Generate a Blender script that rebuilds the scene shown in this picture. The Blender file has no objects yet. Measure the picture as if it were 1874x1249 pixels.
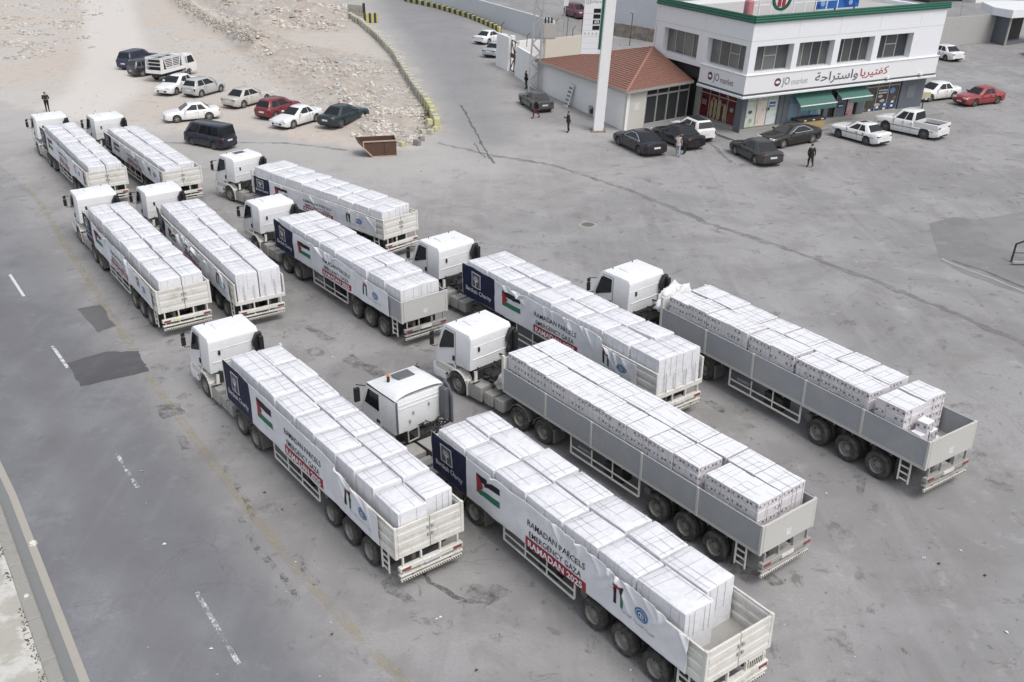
import bpy, bmesh, math, random
from mathutils import Vector, Matrix, noise
R_=math.radians
scene=bpy.context.scene
random.seed(7)

# ------------------------------------------------------------------ camera, sky, sun, exposure
F_PX=1823.1; PITCH=R_(25.663); CAM_H=20.07; PW,PH=1874.,1249.
cd=bpy.data.cameras.new('camera'); cam=bpy.data.objects.new('camera',cd); scene.collection.objects.link(cam)
cam.location=(0,0,CAM_H); cam.rotation_euler=(math.pi/2-PITCH,0,0)
cd.sensor_width=36; cd.lens=36*F_PX/PW; cd.clip_start=.1; cd.clip_end=3000
scene.camera=cam
SUN_EL=R_(58); SUN_AZ=R_(140)          # azimuth clockwise from +Y
w=bpy.data.worlds.new('World'); scene.world=w; w.use_nodes=True
nt=w.node_tree; nt.nodes.clear()
sky=nt.nodes.new('ShaderNodeTexSky'); sky.sky_type='NISHITA'; sky.sun_disc=False
sky.sun_elevation=SUN_EL; sky.sun_rotation=SUN_AZ; sky.air_density=1.2; sky.dust_density=4; sky.ozone_density=1
hs=nt.nodes.new('ShaderNodeHueSaturation'); hs.inputs['Saturation'].default_value=.42
bg=nt.nodes.new('ShaderNodeBackground'); bg.inputs[1].default_value=.15
wo=nt.nodes.new('ShaderNodeOutputWorld')
nt.links.new(sky.outputs[0],hs.inputs['Color']); nt.links.new(hs.outputs[0],bg.inputs[0]); nt.links.new(bg.outputs[0],wo.inputs[0])
sd=bpy.data.lights.new('sun','SUN'); sd.energy=1.05; sd.angle=R_(24); sd.color=(1,.965,.92)
sun=bpy.data.objects.new('sun',sd); scene.collection.objects.link(sun)
sdir=Vector((math.sin(SUN_AZ)*math.cos(SUN_EL),math.cos(SUN_AZ)*math.cos(SUN_EL),math.sin(SUN_EL)))
sun.rotation_euler=sdir.to_track_quat('Z','Y').to_euler(); sun.location=(0,0,60)
vs=scene.view_settings; vs.view_transform='Standard'; vs.look='None'; vs.gamma=1; vs.use_curve_mapping=False
vs.exposure=.19

# ------------------------------------------------------------------ helpers
def G(px,py,z=0.):
    "place on the ground seen at this spot of the photograph"
    c,s=math.cos(PITCH),math.sin(PITCH)
    d=Vector((px-PW/2, c*F_PX-s*(py-PH/2), -s*F_PX-c*(py-PH/2)))
    t=(z-CAM_H)/d.z
    return Vector((d.x*t,d.y*t,z))
COL=scene.collection.objects
LEAN=.061       # the lot slopes across the picture: walls and posts stand this far off its normal
def lean(p): return (p[0]+LEAN*p[2],p[1],p[2])
class MB:
    def __init__(s,xf=None): s.v=[];s.f=[];s.m=[];s.xf=xf
    def add(s,vs,fs,mi=0):
        o=len(s.v)
        s.v+= [tuple(s.xf(p)) for p in vs] if s.xf else [tuple(p) for p in vs]
        s.f+=[tuple(i+o for i in f) for f in fs]; s.m+=[mi]*len(fs) if isinstance(mi,int) else list(mi)
        return s
    def box(s,x0,x1,y0,y1,z0,z1,mi=0):
        return s.add([(x0,y0,z0),(x1,y0,z0),(x1,y1,z0),(x0,y1,z0),(x0,y0,z1),(x1,y0,z1),(x1,y1,z1),(x0,y1,z1)],
            [(0,3,2,1),(4,5,6,7),(0,1,5,4),(1,2,6,5),(2,3,7,6),(3,0,4,7)],mi)
    def hexa(s,b,t,mi=0):
        "b,t: four bottom and four top points, counter-clockwise from above"
        return s.add(list(b)+list(t),[(0,3,2,1),(4,5,6,7),(0,1,5,4),(1,2,6,5),(2,3,7,6),(3,0,4,7)],mi)
    def prism(s,poly,y0,y1,mi=0,axis='y'):
        n=len(poly)
        P={'y':lambda a,b,c:(a,c,b),'x':lambda a,b,c:(c,a,b),'z':lambda a,b,c:(a,b,c)}[axis]
        vs=[P(a,b,y0) for a,b in poly]+[P(a,b,y1) for a,b in poly]
        fs=[tuple(range(n)),tuple(range(2*n-1,n-1,-1))]+[(i,i+n,(i+1)%n+n,(i+1)%n) for i in range(n)]
        return s.add(vs,fs,mi)
    def cyl(s,p0,p1,r0,r1=None,n=10,mi=0,caps=True):
        if r1 is None:r1=r0
        p0=Vector(p0);p1=Vector(p1);d=(p1-p0)
        if d.length<1e-6:return s
        d.normalize();a=d.orthogonal().normalized();b=d.cross(a)
        vs=[];
        for p,r in((p0,r0),(p1,r1)):
            for i in range(n):
                t=2*math.pi*i/n; vs.append(p+a*r*math.cos(t)+b*r*math.sin(t))
        fs=[(i,(i+1)%n,(i+1)%n+n,i+n) for i in range(n)]
        if caps: fs+=[tuple(range(n-1,-1,-1)),tuple(range(n,2*n))]
        return s.add(vs,fs,mi)
    def tube(s,pts,r,n=6,mi=0):
        for a,b in zip(pts,pts[1:]): s.cyl(a,b,r,r,n,mi)
        return s
    def bar(s,p0,p1,w,h,mi=0):
        "square bar between two points"
        p0=Vector(p0);p1=Vector(p1);d=(p1-p0).normalized()
        up=Vector((0,0,1)) if abs(d.z)<.9 else Vector((0,1,0))
        a=d.cross(up).normalized()*w/2;b=a.cross(d).normalized()*h/2
        vs=[p+q for p in(p0,p1) for q in(a+b,-a+b,-a-b,a-b)]
        return s.add(vs,[(0,1,2,3),(7,6,5,4),(0,4,5,1),(1,5,6,2),(2,6,7,3),(3,7,4,0)],mi)
    def lathe(s,prof,c=(0,0,0),n=24,mi=0,axis='y'):
        "prof: (radius, along axis)"
        vs=[];m=len(prof)
        for i in range(n):
            t=2*math.pi*i/n;ct,st=math.cos(t),math.sin(t)
            for r,h in prof:
                vs.append((c[0]+r*ct,c[1]+h,c[2]+r*st) if axis=='y' else (c[0]+r*ct,c[1]+r*st,c[2]+h))
        fs=[];mm=[]
        for i in range(n):
            for j in range(m-1):
                fs.append((i*m+j,i*m+j+1,((i+1)%n)*m+j+1,((i+1)%n)*m+j)); mm.append(mi if isinstance(mi,int) else mi[j])
        return s.add(vs,fs,mm)
    def grid(s,fn,nu,nv,mi=0):
        vs=[fn(i/nu,j/nv) for i in range(nu+1) for j in range(nv+1)];k=nv+1
        fs=[(i*k+j,(i+1)*k+j,(i+1)*k+j+1,i*k+j+1) for i in range(nu) for j in range(nv)]
        mm=[mi]*len(fs) if isinstance(mi,int) else [mi(i,j) for i in range(nu) for j in range(nv)]
        return s.add(vs,fs,mm)
    def mesh(s,name,mats,bevel=0,smooth=False,seg=1,recalc=True):
        me=bpy.data.meshes.new(name); me.from_pydata(s.v,[],s.f)
        if not isinstance(mats,(list,tuple)): mats=[mats]
        for m in mats: me.materials.append(m)
        me.polygons.foreach_set('material_index',s.m)
        if recalc or bevel:
            bm=bmesh.new(); bm.from_mesh(me)
            if recalc: bmesh.ops.recalc_face_normals(bm,faces=bm.faces)
            if bevel:
                es=[e for e in bm.edges if len(e.link_faces)==2 and e.calc_face_angle(0)>R_(28)]
                bmesh.ops.bevel(bm,geom=es,offset=bevel,segments=seg,affect='EDGES',profile=.6,clamp_overlap=True)
            bm.to_mesh(me); bm.free()
        if smooth:
            me.polygons.foreach_set('use_smooth',[True]*len(me.polygons))
            if smooth is not True: me.set_sharp_from_angle(angle=R_(smooth))
        me.update(); return me
    def build(s,name,mats,parent=None,bevel=0,smooth=False,loc=None,rz=0,seg=1,recalc=True):
        return link(name,s.mesh(name,mats,bevel,smooth,seg,recalc),parent,loc,rz)
def link(name,me,parent=None,loc=None,rz=0):
    o=bpy.data.objects.new(name,me); COL.link(o)
    if parent: o.parent=parent
    if loc is not None:o.location=loc
    if rz:o.rotation_euler=(0,0,rz)
    return o
def tag(o,label=None,cat=None,group=None,kind=None):
    if label:o['label']=label
    if cat:o['category']=cat
    if group:o['group']=group
    if kind:o['kind']=kind
    return o
def empty(name,loc=(0,0,0),rz=0,label=None,cat=None,group=None,scale=None):
    o=bpy.data.objects.new(name,None); COL.link(o); o.location=loc;o.rotation_euler=(0,0,rz);o.empty_display_size=.5
    if scale:o.scale=(scale,)*3
    return tag(o,label,cat,group)
def kids(o): return [c for c in bpy.data.objects if c.parent==o]
def copy_tree(o,parent=None,cm=None):
    if cm is None:
        cm={}
        for c in bpy.data.objects:
            if c.parent: cm.setdefault(c.parent,[]).append(c)
    c=o.copy(); COL.link(c); c.parent=parent
    for k in cm.get(o,[]): copy_tree(k,c,cm)
    return c
_tc={}
def text_geo(txt,size=1.,off=0.,align='CENTER'):
    k=(txt,size,off,align)
    if k not in _tc:
        cu=bpy.data.curves.new('t','FONT'); cu.body=txt; cu.size=size; cu.offset=off; cu.align_x=align; cu.align_y='CENTER'; cu.resolution_u=3
        ob=bpy.data.objects.new('t',cu); me=bpy.data.meshes.new_from_object(ob)
        bm=bmesh.new(); bm.from_mesh(me); bmesh.ops.remove_doubles(bm,verts=bm.verts,dist=1e-5)
        bmesh.ops.triangulate(bm,faces=bm.faces); bm.to_mesh(me); bm.free()
        vs=[(v.co.x,v.co.y) for v in me.vertices]; fs=[tuple(p.vertices) for p in me.polygons]
        bpy.data.objects.remove(ob); bpy.data.meshes.remove(me); bpy.data.curves.remove(cu)
        _tc[k]=(vs,fs)
    return _tc[k]
def add_text(mb,txt,size,fn,off=0.,mi=0,align='CENTER'):
    vs,fs=text_geo(txt,size,off,align); mb.add([fn(x,y) for x,y in vs],fs,mi)

# ------------------------------------------------------------------ materials
class NT:
    def __init__(s,name,rough=.6,metal=0.,spec=.5):
        s.m=bpy.data.materials.new(name); s.m.use_nodes=True; s.t=s.m.node_tree
        s.b=s.t.nodes['Principled BSDF']; s.b.inputs['Roughness'].default_value=rough; s.b.inputs['Metallic'].default_value=metal
        s.b.inputs['Specular IOR Level'].default_value=spec
    def n(s,ty,**k):
        o=s.t.nodes.new('ShaderNode'+ty)
        for a,b in k.items(): setattr(o,a,b)
        return o
    def set(s,sock,v):
        if isinstance(v,bpy.types.NodeSocket): s.t.links.new(v,sock)
        elif isinstance(v,(tuple,list)) and len(v)==3 and sock.type=='RGBA': sock.default_value=(*v,1)
        else: sock.default_value=v
    def M(s,op,a,b=0.,c=0.,clamp=False):
        o=s.n('Math',operation=op,use_clamp=clamp); s.set(o.inputs[0],a); s.set(o.inputs[1],b); s.set(o.inputs[2],c); return o.outputs[0]
    def coord(s,kind='Object'):
        return s.n('TexCoord').outputs[kind]
    def world(s): return s.n('NewGeometry').outputs['Position']
    def map(s,v,scale=(1,1,1),rot=(0,0,0),loc=(0,0,0)):
        o=s.n('Mapping'); s.set(o.inputs[0],v); o.inputs['Scale'].default_value=scale;o.inputs['Rotation'].default_value=rot;o.inputs['Location'].default_value=loc; return o.outputs[0]
    def noise(s,v,scale,detail=4,rough=.55,dist=0.):
        o=s.n('TexNoise'); s.set(o.inputs['Vector'],v); o.inputs['Scale'].default_value=scale;o.inputs['Detail'].default_value=detail;o.inputs['Roughness'].default_value=rough;o.inputs['Distortion'].default_value=dist;return o.outputs[0]
    def voro(s,v,scale,feature='F1',out='Distance',rnd=1.):
        o=s.n('TexVoronoi',feature=feature); s.set(o.inputs['Vector'],v);o.inputs['Scale'].default_value=scale;o.inputs['Randomness'].default_value=rnd;return o.outputs[out]
    def ramp(s,f,a,b,c0=0.,c1=1.):
        o=s.n('MapRange',clamp=True,interpolation_type='SMOOTHSTEP'); s.set(o.inputs['Value'],f)
        for i,x in zip(('From Min','From Max','To Min','To Max'),(a,b,c0,c1)): o.inputs[i].default_value=x
        return o.outputs[0]
    def mix(s,f,a,b,bt='MIX'):
        o=s.n('Mix',data_type='RGBA',blend_type=bt); s.set(o.inputs[0],f); s.set(o.inputs[6],a); s.set(o.inputs[7],b); return o.outputs[2]
    def base(s,c): s.set(s.b.inputs['Base Color'],c); return s
    def rough(s,r): s.set(s.b.inputs['Roughness'],r); return s
    def bump(s,h,strength=.3,dist=.01):
        o=s.n('Bump'); o.inputs['Strength'].default_value=strength;o.inputs['Distance'].default_value=dist; s.set(o.inputs['Height'],h); s.t.links.new(o.outputs[0],s.b.inputs['Normal']); return s
    def sep(s,v):
        o=s.n('SeparateXYZ'); s.set(o.inputs[0],v); return o.outputs
    def attr(s,name):
        o=s.n('Attribute'); o.attribute_name=name; return o.outputs['Fac']
def paint(name,col,rough=.4,dirt=.25,dirtcol=(.32,.29,.25),scale=2.2,metal=0.,amount=(.52,.75),bump=0.):
    t=NT(name,rough,metal); g=t.world()
    n1=t.noise(g,scale,5,.65); n2=t.noise(g,scale*9,3,.6)
    f=t.M('MULTIPLY',t.ramp(t.M('ADD',t.M('MULTIPLY',n1,.75),t.M('MULTIPLY',n2,.25)),*amount),dirt)
    c=t.mix(t.ramp(n2,.3,.7,0,.25),col,tuple(x*.88 for x in col))
    t.base(t.mix(f,c,dirtcol)); t.rough(t.M('ADD',t.M('MULTIPLY',n2,.15),rough-.06))
    if bump: t.bump(n2,bump,.01)
    return t.m
def flat(name,col,rough=.6,metal=0.,spec=.5):
    t=NT(name,rough,metal,spec); g=t.world(); n=t.noise(g,11,3)
    t.base(t.mix(t.ramp(n,.35,.7),col,tuple(x*.82 for x in col))); return t.m
def glass(name,col=(.012,.014,.016),rough=.06):
    t=NT(name,rough,0,.5); g=t.world(); n=t.noise(g,.5,2); t.base(t.mix(t.ramp(n,.3,.8),col,tuple(x*1.35 for x in col))); t.rough(t.ramp(n,.2,.9,rough,rough+.08)); return t.m
MW=paint('white_truck_paint',(.79,.80,.82),.33,.34,(.46,.43,.38),1.3,amount=(.48,.75))
MWD=paint('dusty_white_paint',(.66,.65,.61),.55,.55,(.34,.31,.26),1.8)
MWS=paint('trailer_white_steel',(.69,.68,.645),.5,.6,(.40,.36,.29),1.5,amount=(.45,.72))
MGP=paint('grey_sideboard_paint',(.335,.35,.37),.45,.55,(.46,.44,.41),1.4,amount=(.46,.72),bump=.15)
MGT=paint('pale_grey_tailgate_paint',(.52,.52,.50),.45,.35,(.36,.33,.29),1.4)
MCH=paint('chassis_grey',(.135,.13,.12),.7,.6,(.26,.235,.2),3.)
MDK=paint('dark_underbody',(.03,.03,.03),.7,.5,(.10,.09,.08),4.)
MTK=paint('dusty_grey_tank',(.34,.335,.32),.5,.6,(.25,.22,.18),2.5)
MRB=paint('rubber_tyre',(.028,.028,.03),.85,.75,(.14,.13,.115),5.,amount=(.35,.75))
MRIM=paint('dusty_rim',(.27,.265,.25),.6,.6,(.14,.125,.11),6.,metal=.2)
MBK=flat('black_plastic',(.018,.019,.021),.5)
MGL=glass('dark_glass')
MRED=paint('red_lamp_dusty',(.22,.05,.045),.4,.7,(.30,.22,.2),6.)
MAMB=flat('amber_lamp',(.75,.22,.03),.3)
MYEL=flat('pale_yellow_lamp',(.8,.7,.4),.3)
MLAMP=flat('clear_lamp',(.7,.72,.75),.15)
MPLATE=flat('plate_white',(.7,.7,.68),.5)
def carton_mat():
    t=NT('printed_carton',.42,0,.5); g=t.coord('Object'); x,y,z=t.sep(g)
    nx,ny,nz=t.sep(t.n('NewGeometry').outputs['True Normal'])
    oi=t.n('ObjectInfo').outputs['Random']
    # local normal from generated side: use transformed normal
    vt=t.n('VectorTransform',vector_type='NORMAL',convert_from='WORLD',convert_to='OBJECT'); t.t.links.new(t.n('NewGeometry').outputs['True Normal'],vt.inputs[0])
    lx,ly,lz=t.sep(vt.outputs[0])
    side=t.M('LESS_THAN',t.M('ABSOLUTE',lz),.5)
    isx=t.M('GREATER_THAN',t.M('ABSOLUTE',lx),.6)
    u=t.M('ADD',t.M('MULTIPLY',y,isx),t.M('MULTIPLY',x,t.M('SUBTRACT',1.,isx)))
    flip=t.M('SUBTRACT',t.M('MULTIPLY',t.M('GREATER_THAN',oi,.5),2.),1.)
    u=t.M('MULTIPLY',u,flip)
    def rect(u0,v0,w,h): return t.M('MULTIPLY',t.M('LESS_THAN',t.M('ABSOLUTE',t.M('SUBTRACT',u,u0)),w),t.M('LESS_THAN',t.M('ABSOLUTE',t.M('SUBTRACT',z,v0)),h))
    r=t.M('MAXIMUM',rect(-.115,-.13,.045,.042),t.M('MAXIMUM',rect(.0,-.20,.09,.006),t.M('MAXIMUM',rect(.10,-.12,.034,.036),rect(-.0,-.05,.12,.004))))
    fine=t.noise(t.map(g,(90,90,60)),1,2)
    r=t.M('MULTIPLY',r,t.M('MULTIPLY',side,t.ramp(fine,.32,.5,.45,1.)))
    r=t.M('MULTIPLY',r,t.M('GREATER_THAN',t.M('FRACT',t.M('MULTIPLY',oi,7.3)),.22))
    n=t.noise(g,6,3); wn=t.noise(t.map(t.world(),(3,3,9)),4,3,.6)
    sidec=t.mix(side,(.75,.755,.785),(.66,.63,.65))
    c=t.mix(t.ramp(n,.35,.7,0,.3),sidec,(.72,.72,.74))
    t.base(t.mix(t.M('MULTIPLY',r,.92),c,(.06,.045,.075))); t.bump(wn,.25,.012); return t.m
MCT=carton_mat()
def film_mat():
    t=NT('stretch_wrapped_carton_white',.32,0,.5); g=t.world()
    n=t.noise(t.map(g,(1,1,2)),5,4,.6); n2=t.noise(t.map(g,(4,14,4),(0,0,.6)),3,3,.6,1.)
    t.base(t.mix(t.ramp(n,.35,.7),(.755,.76,.79),(.67,.675,.71))); t.bump(t.M('ADD',n,n2),.3,.02); t.rough(t.ramp(n2,.3,.7,.25,.5)); return t.m
MFILM=film_mat()
MSTRAP=flat('grey_strap',(.44,.445,.47),.5)
MCLOTH=None
def cloth_mat(name,col,tr=(.93,.93,.95)):
    t=NT(name,.62,0,.35); g=t.world(); n=t.noise(g,2.5,4,.6); n2=t.noise(t.map(g,(60,60,60)),2,2)
    t.base(t.mix(t.ramp(n,.35,.75),col,tuple(a*b for a,b in zip(col,tr)))); t.bump(t.M('ADD',t.M('MULTIPLY',n,2.),t.M('MULTIPLY',n2,.1)),.25,.02); return t.m
MBAN=cloth_mat('white_banner_vinyl',(.72,.735,.765)); MNAVY=cloth_mat('navy_print',(.010,.014,.048)); MPR=cloth_mat('red_print',(.33,.03,.045))
MPG=cloth_mat('green_print',(.03,.17,.10)); MPK=cloth_mat('black_print',(.018,.018,.02)); MPB=cloth_mat('blue_print',(.045,.16,.36)); MPW=cloth_mat('white_print',(.72,.735,.765)); MPGY=cloth_mat('grey_print',(.2,.2,.22))
MCONC=paint('concrete_block',(.36,.35,.31),.9,.5,(.2,.18,.15),3.,bump=.3)
# ------------------------------------------------------------------ ground
def pip(x,y,poly):
    ins=False;n=len(poly);j=n-1
    for i in range(n):
        xi,yi=poly[i];xj,yj=poly[j]
        if (yi>y)!=(yj>y) and x<(xj-xi)*(y-yi)/(yj-yi)+xi: ins=not ins
        j=i
    return ins
def pdist(x,y,pts,closed=False):
    b=1e9; P=pts+[pts[0]] if closed else pts
    for (ax,ay),(bx,by) in zip(P,P[1:]):
        dx,dy=bx-ax,by-ay; t=max(0,min(1,((x-ax)*dx+(y-ay)*dy)/(dx*dx+dy*dy+1e-9))); b=min(b,math.hypot(x-ax-t*dx,y-ay-t*dy))
    return b
def GP(*p): return [tuple(G(a,b))[:2] for a,b in p]
DIRT=GP((-400,215),(0,190),(150,225),(300,248),(450,238),(560,262),(640,272),(760,272),(802,235),(796,205),(770,160),(745,110),(700,60),(660,28),(625,2),(600,-60),(560,-150),(-500,-150))
WALL=GP((652,42),(690,72),(720,105),(745,145),(760,172),(785,205),(800,238))
ASPH=GP((690,-60),(790,-60),(880,60),(905,130),(930,200),(960,260),(880,290),(820,250),(790,180),(745,90),(690,20))
RIDGE=GP((315,-10),(350,20),(400,55),(440,70),(480,92))
RUB=GP((420,60),(600,90),(745,120),(800,235),(760,270),(660,262),(560,190),(470,120))
RUB2=GP((250,-40),(330,0),(440,85),(480,100),(520,60),(640,60),(650,-20),(600,-120),(300,-140))
def height(x,y):
    if y<60 or x>-4: return 0.
    if not pip(x,y,DIRT): return 0.
    d=pdist(x,y,DIRT[1:16]); k=min(1,d/7)
    h=0
    r1=pip(x,y,RUB); r2=pip(x,y,RUB2)
    n=noise.noise(Vector((x*.16,y*.16,1)))*.5+.5; n2=noise.noise(Vector((x*.7,y*.7,5)))
    h=.10*n
    d1=pdist(x,y,RUB,True) if r1 else 0; d2=pdist(x,y,RUB2,True) if r2 else 0
    n3=noise.noise(Vector((x*1.5,y*1.5,9))); h+=min(1,d1/3)*(.9*n+.45*n2+.15*n3) + min(1,d2/5)*(1.5*n+.7*n2+.2*n3+.1); h-=.6*max(0,1-pdist(x,y,[(-66,165),(-58,140),(-50,118)])/5)
    dr=pdist(x,y,RIDGE); h+=1.3*math.exp(-(dr/1.6)**2)-.7*math.exp(-((dr-3.2)/1.3)**2)
    return max(0,h*k)
def axis(a,b,step,outer):
    L=[a+i*step for i in range(int((b-a)/step)+1)]
    lo=[];s=step;v=a
    while v>-outer: s*=1.5; v-=s; lo.append(v)
    hi=[];s=step;v=L[-1]
    while v<outer: s*=1.5; v+=s; hi.append(v)
    return lo[::-1]+L+hi
gx=axis(-75,-4,.7,500)[:]; gx=[x for x in gx if x<=-4]+[ -4+1.5*i for i in range(1,50)]+[90,130,200,320,500]
gy=[-60,-20,10]+[18+1.5*i for i in range(28)]+[60+.8*i for i in range(146)]+[190,220,270,350,500,800]
vsv=[];att=[];att2=[];att3=[];att4=[];att5=[]
TRK=GP((188,-60),(196,0),(205,60),(215,110),(190,170),(120,215))
for x in gx:
    for y in gy:
        h=height(x,y); vsv.append((x,y,h))
        di=pip(x,y,DIRT); d=pdist(x,y,DIRT,True) if 40<y<200 and x<30 else 60
        sd=d if di else -d
        att.append(max(0,min(1,.5+sd/5.5)))
        att5.append(1. if False else max(0,min(1,(.5+(pdist(x,y,RUB,True) if pip(x,y,RUB) else -pdist(x,y,RUB,True))/5)) if -60<x<0 and 70<y<190 else 0)+max(0,min(1,(.5+(pdist(x,y,RUB2,True) if pip(x,y,RUB2) else -pdist(x,y,RUB2,True))/6)) if -75<x<0 and 90<y<200 else 0)); att4.append(max(0,min(1,1.+sd/26)) if 40<y<200 and x<30 else 0.); dt=pdist(x,y,TRK) if x<-20 and y>60 else 50; att3.append(max(0,min(1,1.35-dt/4.2)))
        da=pdist(x,y,ASPH,True) if 50<y<200 and -30<x<20 else 20; ia=pip(x,y,ASPH)
        att2.append(max(0,min(1,.5+(da if ia else -da)/5)))
ny=len(gy); fcs=[(i*ny+j,(i+1)*ny+j,(i+1)*ny+j+1,i*ny+j+1) for i in range(len(gx)-1) for j in range(ny-1)]
gme=bpy.data.meshes.new('ground'); gme.from_pydata(vsv,[],fcs)
for nm,vals in(('dirt',att),('asph',att2),('track',att3),('dust',att4),('rub',att5)):
    a_=gme.attributes.new(nm,'FLOAT','POINT'); a_.data.foreach_set('value',vals)
gme.polygons.foreach_set('use_smooth',[True]*len(gme.polygons))
def asphalt_nodes(t,base,dark,seed=0.,stain=1.):
    g=t.map(t.world(),loc=(seed,seed,0))
    big=t.noise(g,.11,4,.6,.6); mid=t.noise(g,.55,5,.65); fine=t.noise(g,9,5,.75); grit=t.noise(g,60,2,.6)
    c=t.mix(t.ramp(big,.42,.58),base,tuple(x*.76 for x in base))
    c=t.mix(t.ramp(mid,.45,.75,0,.32),c,tuple(x*1.22 for x in base))
    c=t.mix(t.ramp(t.noise(t.map(g,loc=(50,20,0)),.32,6,.75,.4),.50,.64,0,.5),c,(base[0]*.60,base[1]*.575,base[2]*.55))
    c=t.mix(t.ramp(t.noise(t.map(g,loc=(-50,70,0)),.7,6,.75,.3),.56,.68,0,.45),c,tuple(x*1.35 for x in base))
    # tyre-polished streaks along the driving direction
    st=t.noise(t.map(g,(.9,.06,1),(0,0,R_(33))),1.3,4,.6); c=t.mix(t.ramp(st,.5,.72,0,.28),c,tuple(x*1.22 for x in base))
    st2=t.noise(t.map(g,(.5,.05,1),(0,0,R_(33)),(7,3,0)),1.3,4,.6); c=t.mix(t.ramp(st2,.54,.74,0,.30),c,dark)
    # oil spots and drips
    sp=t.noise(t.map(g,loc=(31,9,0)),.9,6,.75,.5); c=t.mix(t.M('MULTIPLY',t.ramp(sp,.565,.66),.75*stain),c,dark)
    sm=t.noise(t.map(g,(1,.55,1),(0,0,.6),(3,77,0)),3.4,4,.7); c=t.mix(t.M('MULTIPLY',t.ramp(sm,.635,.70),.7*stain),c,tuple(x*.55 for x in dark))
    lt=t.noise(t.map(g,(.8,.35,1),(0,0,-.5),(13,7,0)),2.6,4,.7); c=t.mix(t.ramp(lt,.68,.76,0,.5),c,tuple(min(.75,x*1.7) for x in base))
    c=t.mix(t.ramp(fine,.38,.66,0,.38),c,tuple(x*.72 for x in base)); c=t.mix(t.ramp(grit,.4,.75,0,.3),c,tuple(x*1.35 for x in base))
    # hairline cracks
    v=t.voro(t.map(g,loc=(2,5,0)),.16,'DISTANCE_TO_EDGE'); w_=t.M('ADD',v,t.M('MULTIPLY',t.noise(g,1.3,4),.10)); cr=t.M('LESS_THAN',t.M('ABSOLUTE',t.M('SUBTRACT',w_,.06)),.0022)
    msk=t.ramp(t.noise(g,.07,2),.5,.6); c=t.mix(t.M('MULTIPLY',t.M('MULTIPLY',cr,msk),.28),c,tuple(x*.5 for x in dark))
    return c,fine,grit
def dirt_nodes(t):
    g=t.world(); big=t.noise(g,.09,5,.6); mid=t.noise(g,.8,6,.7); fine=t.noise(g,6,5,.75)
    c=t.mix(t.ramp(big,.38,.62),(.50,.445,.395),(.485,.465,.44)); c=t.mix(t.ramp(mid,.5,.72,0,.6),c,(.33,.30,.27)); c=t.mix(t.ramp(fine,.5,.75,0,.55),c,(.34,.31,.285)); c=t.mix(t.ramp(fine,.2,.42,.4,0),c,(.64,.60,.56))
    return c,mid,fine
def ground_mat():
    t=NT('lot_ground',.85,0,.3)
    lot,f1,g1=asphalt_nodes(t,(.305,.300,.300),(.115,.108,.104)); dc,m2,f2=dirt_nodes(t); w_=t.world()
    rb=t.attr('rub'); rn=t.noise(t.world(),1.1,6,.75); dc=t.mix(t.M('MULTIPLY',t.ramp(rn,.40,.60,.15,.75),t.ramp(rb,.2,.8)),dc,(.33,.295,.26)); tk=t.attr('track'); dc=t.mix(t.ramp(tk,.2,.8,0,.75),dc,(.60,.575,.545)); a=t.attr('dirt'); n=t.noise(w_,.45,6,.7); k=t.ramp(t.M('ADD',a,t.M('MULTIPLY',t.M('SUBTRACT',n,.5),1.3)),.38,.72)
    b=t.attr('asph'); kb=t.ramp(t.M('ADD',b,t.M('MULTIPLY',t.M('SUBTRACT',n,.5),.4)),.3,.9,0,.62)
    lot=t.mix(kb,lot,(.20,.207,.222))
    # dusty pale wash on the lot next to the dirt
    kd=t.ramp(t.M('ADD',t.attr('dust'),t.M('MULTIPLY',t.M('SUBTRACT',n,.5),.8)),.1,1.,0,.75); lot=t.mix(t.M('MULTIPLY',kd,t.M('SUBTRACT',1.,t.M('MULTIPLY',b,.8))),lot,(.44,.425,.41))
    c=t.mix(k,lot,dc); t.base(c); t.bump(t.M('ADD',t.M('MULTIPLY',f1,.6),t.M('MULTIPLY',t.M('MULTIPLY',f2,a),2.5)),.35,.03); return t.m
gme.materials.append(ground_mat()); ground=link('ground',gme); tag(ground,kind='structure')
def road_mat():
    t=NT('road_asphalt',.8,0,.35)
    c,f,g_=asphalt_nodes(t,(.205,.208,.225),(.115,.116,.125),40.,.5)
    # darker wheel band along the outer lane
    w_=t.world(); x,y,z=t.sep(w_); d=t.M('ADD',t.M('MULTIPLY',x,.834),t.M('MULTIPLY',y,.552)); n=t.noise(w_,.3,3)
    d=t.M('ADD',d,t.M('MULTIPLY',n,1.2)); band=t.ramp(t.M('ABSOLUTE',t.M('SUBTRACT',d,4.55)),.2,1.1,.45,0); c=t.mix(band,c,(.15,.15,.158))
    c=t.mix(t.ramp(t.M('ADD',y,t.M('MULTIPLY',n,14.)),55,82,0,.85),c,(.36,.35,.35)); d2=t.ramp(t.M('ABSOLUTE',t.M('SUBTRACT',d,8.3)),.3,1.3,.25,0); c=t.mix(d2,c,(.17,.17,.175))
    lot2,_f,_g=asphalt_nodes(t,(.305,.300,.300),(.115,.108,.104)); c=t.mix(t.ramp(d,6.6,8.9),c,lot2)
    t.base(c); t.bump(f,.3,.02); return t.m
def sheet(name,poly,z,mat,sub=None):
    m=MB(); m.add([(x,y,z) for x,y in poly],[tuple(range(len(poly)))]); 
    o=m.build(name,mat,recalc=False)
    if o.data.polygons[0].normal.z<0: o.data.flip_normals()
    return tag(o,kind='structure')
# road direction runs from lower right to upper left; yellow edge line
YL=[(-82,104),(-62,94),(-50,86),(-41,76),(-34,67)]+GP((75,375),(118,450),(180,545),(270,690),(400,865),(545,1050),(735,1249),(870,1390))
KB=GP((-700,150),(-330,380),(-120,640),(-40,760),(30,905),(165,1249),(230,1420))
ed=[(x-.05,y) for x,y in YL]
road=sheet('road',ed+KB[::-1],.006,road_mat())
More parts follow.
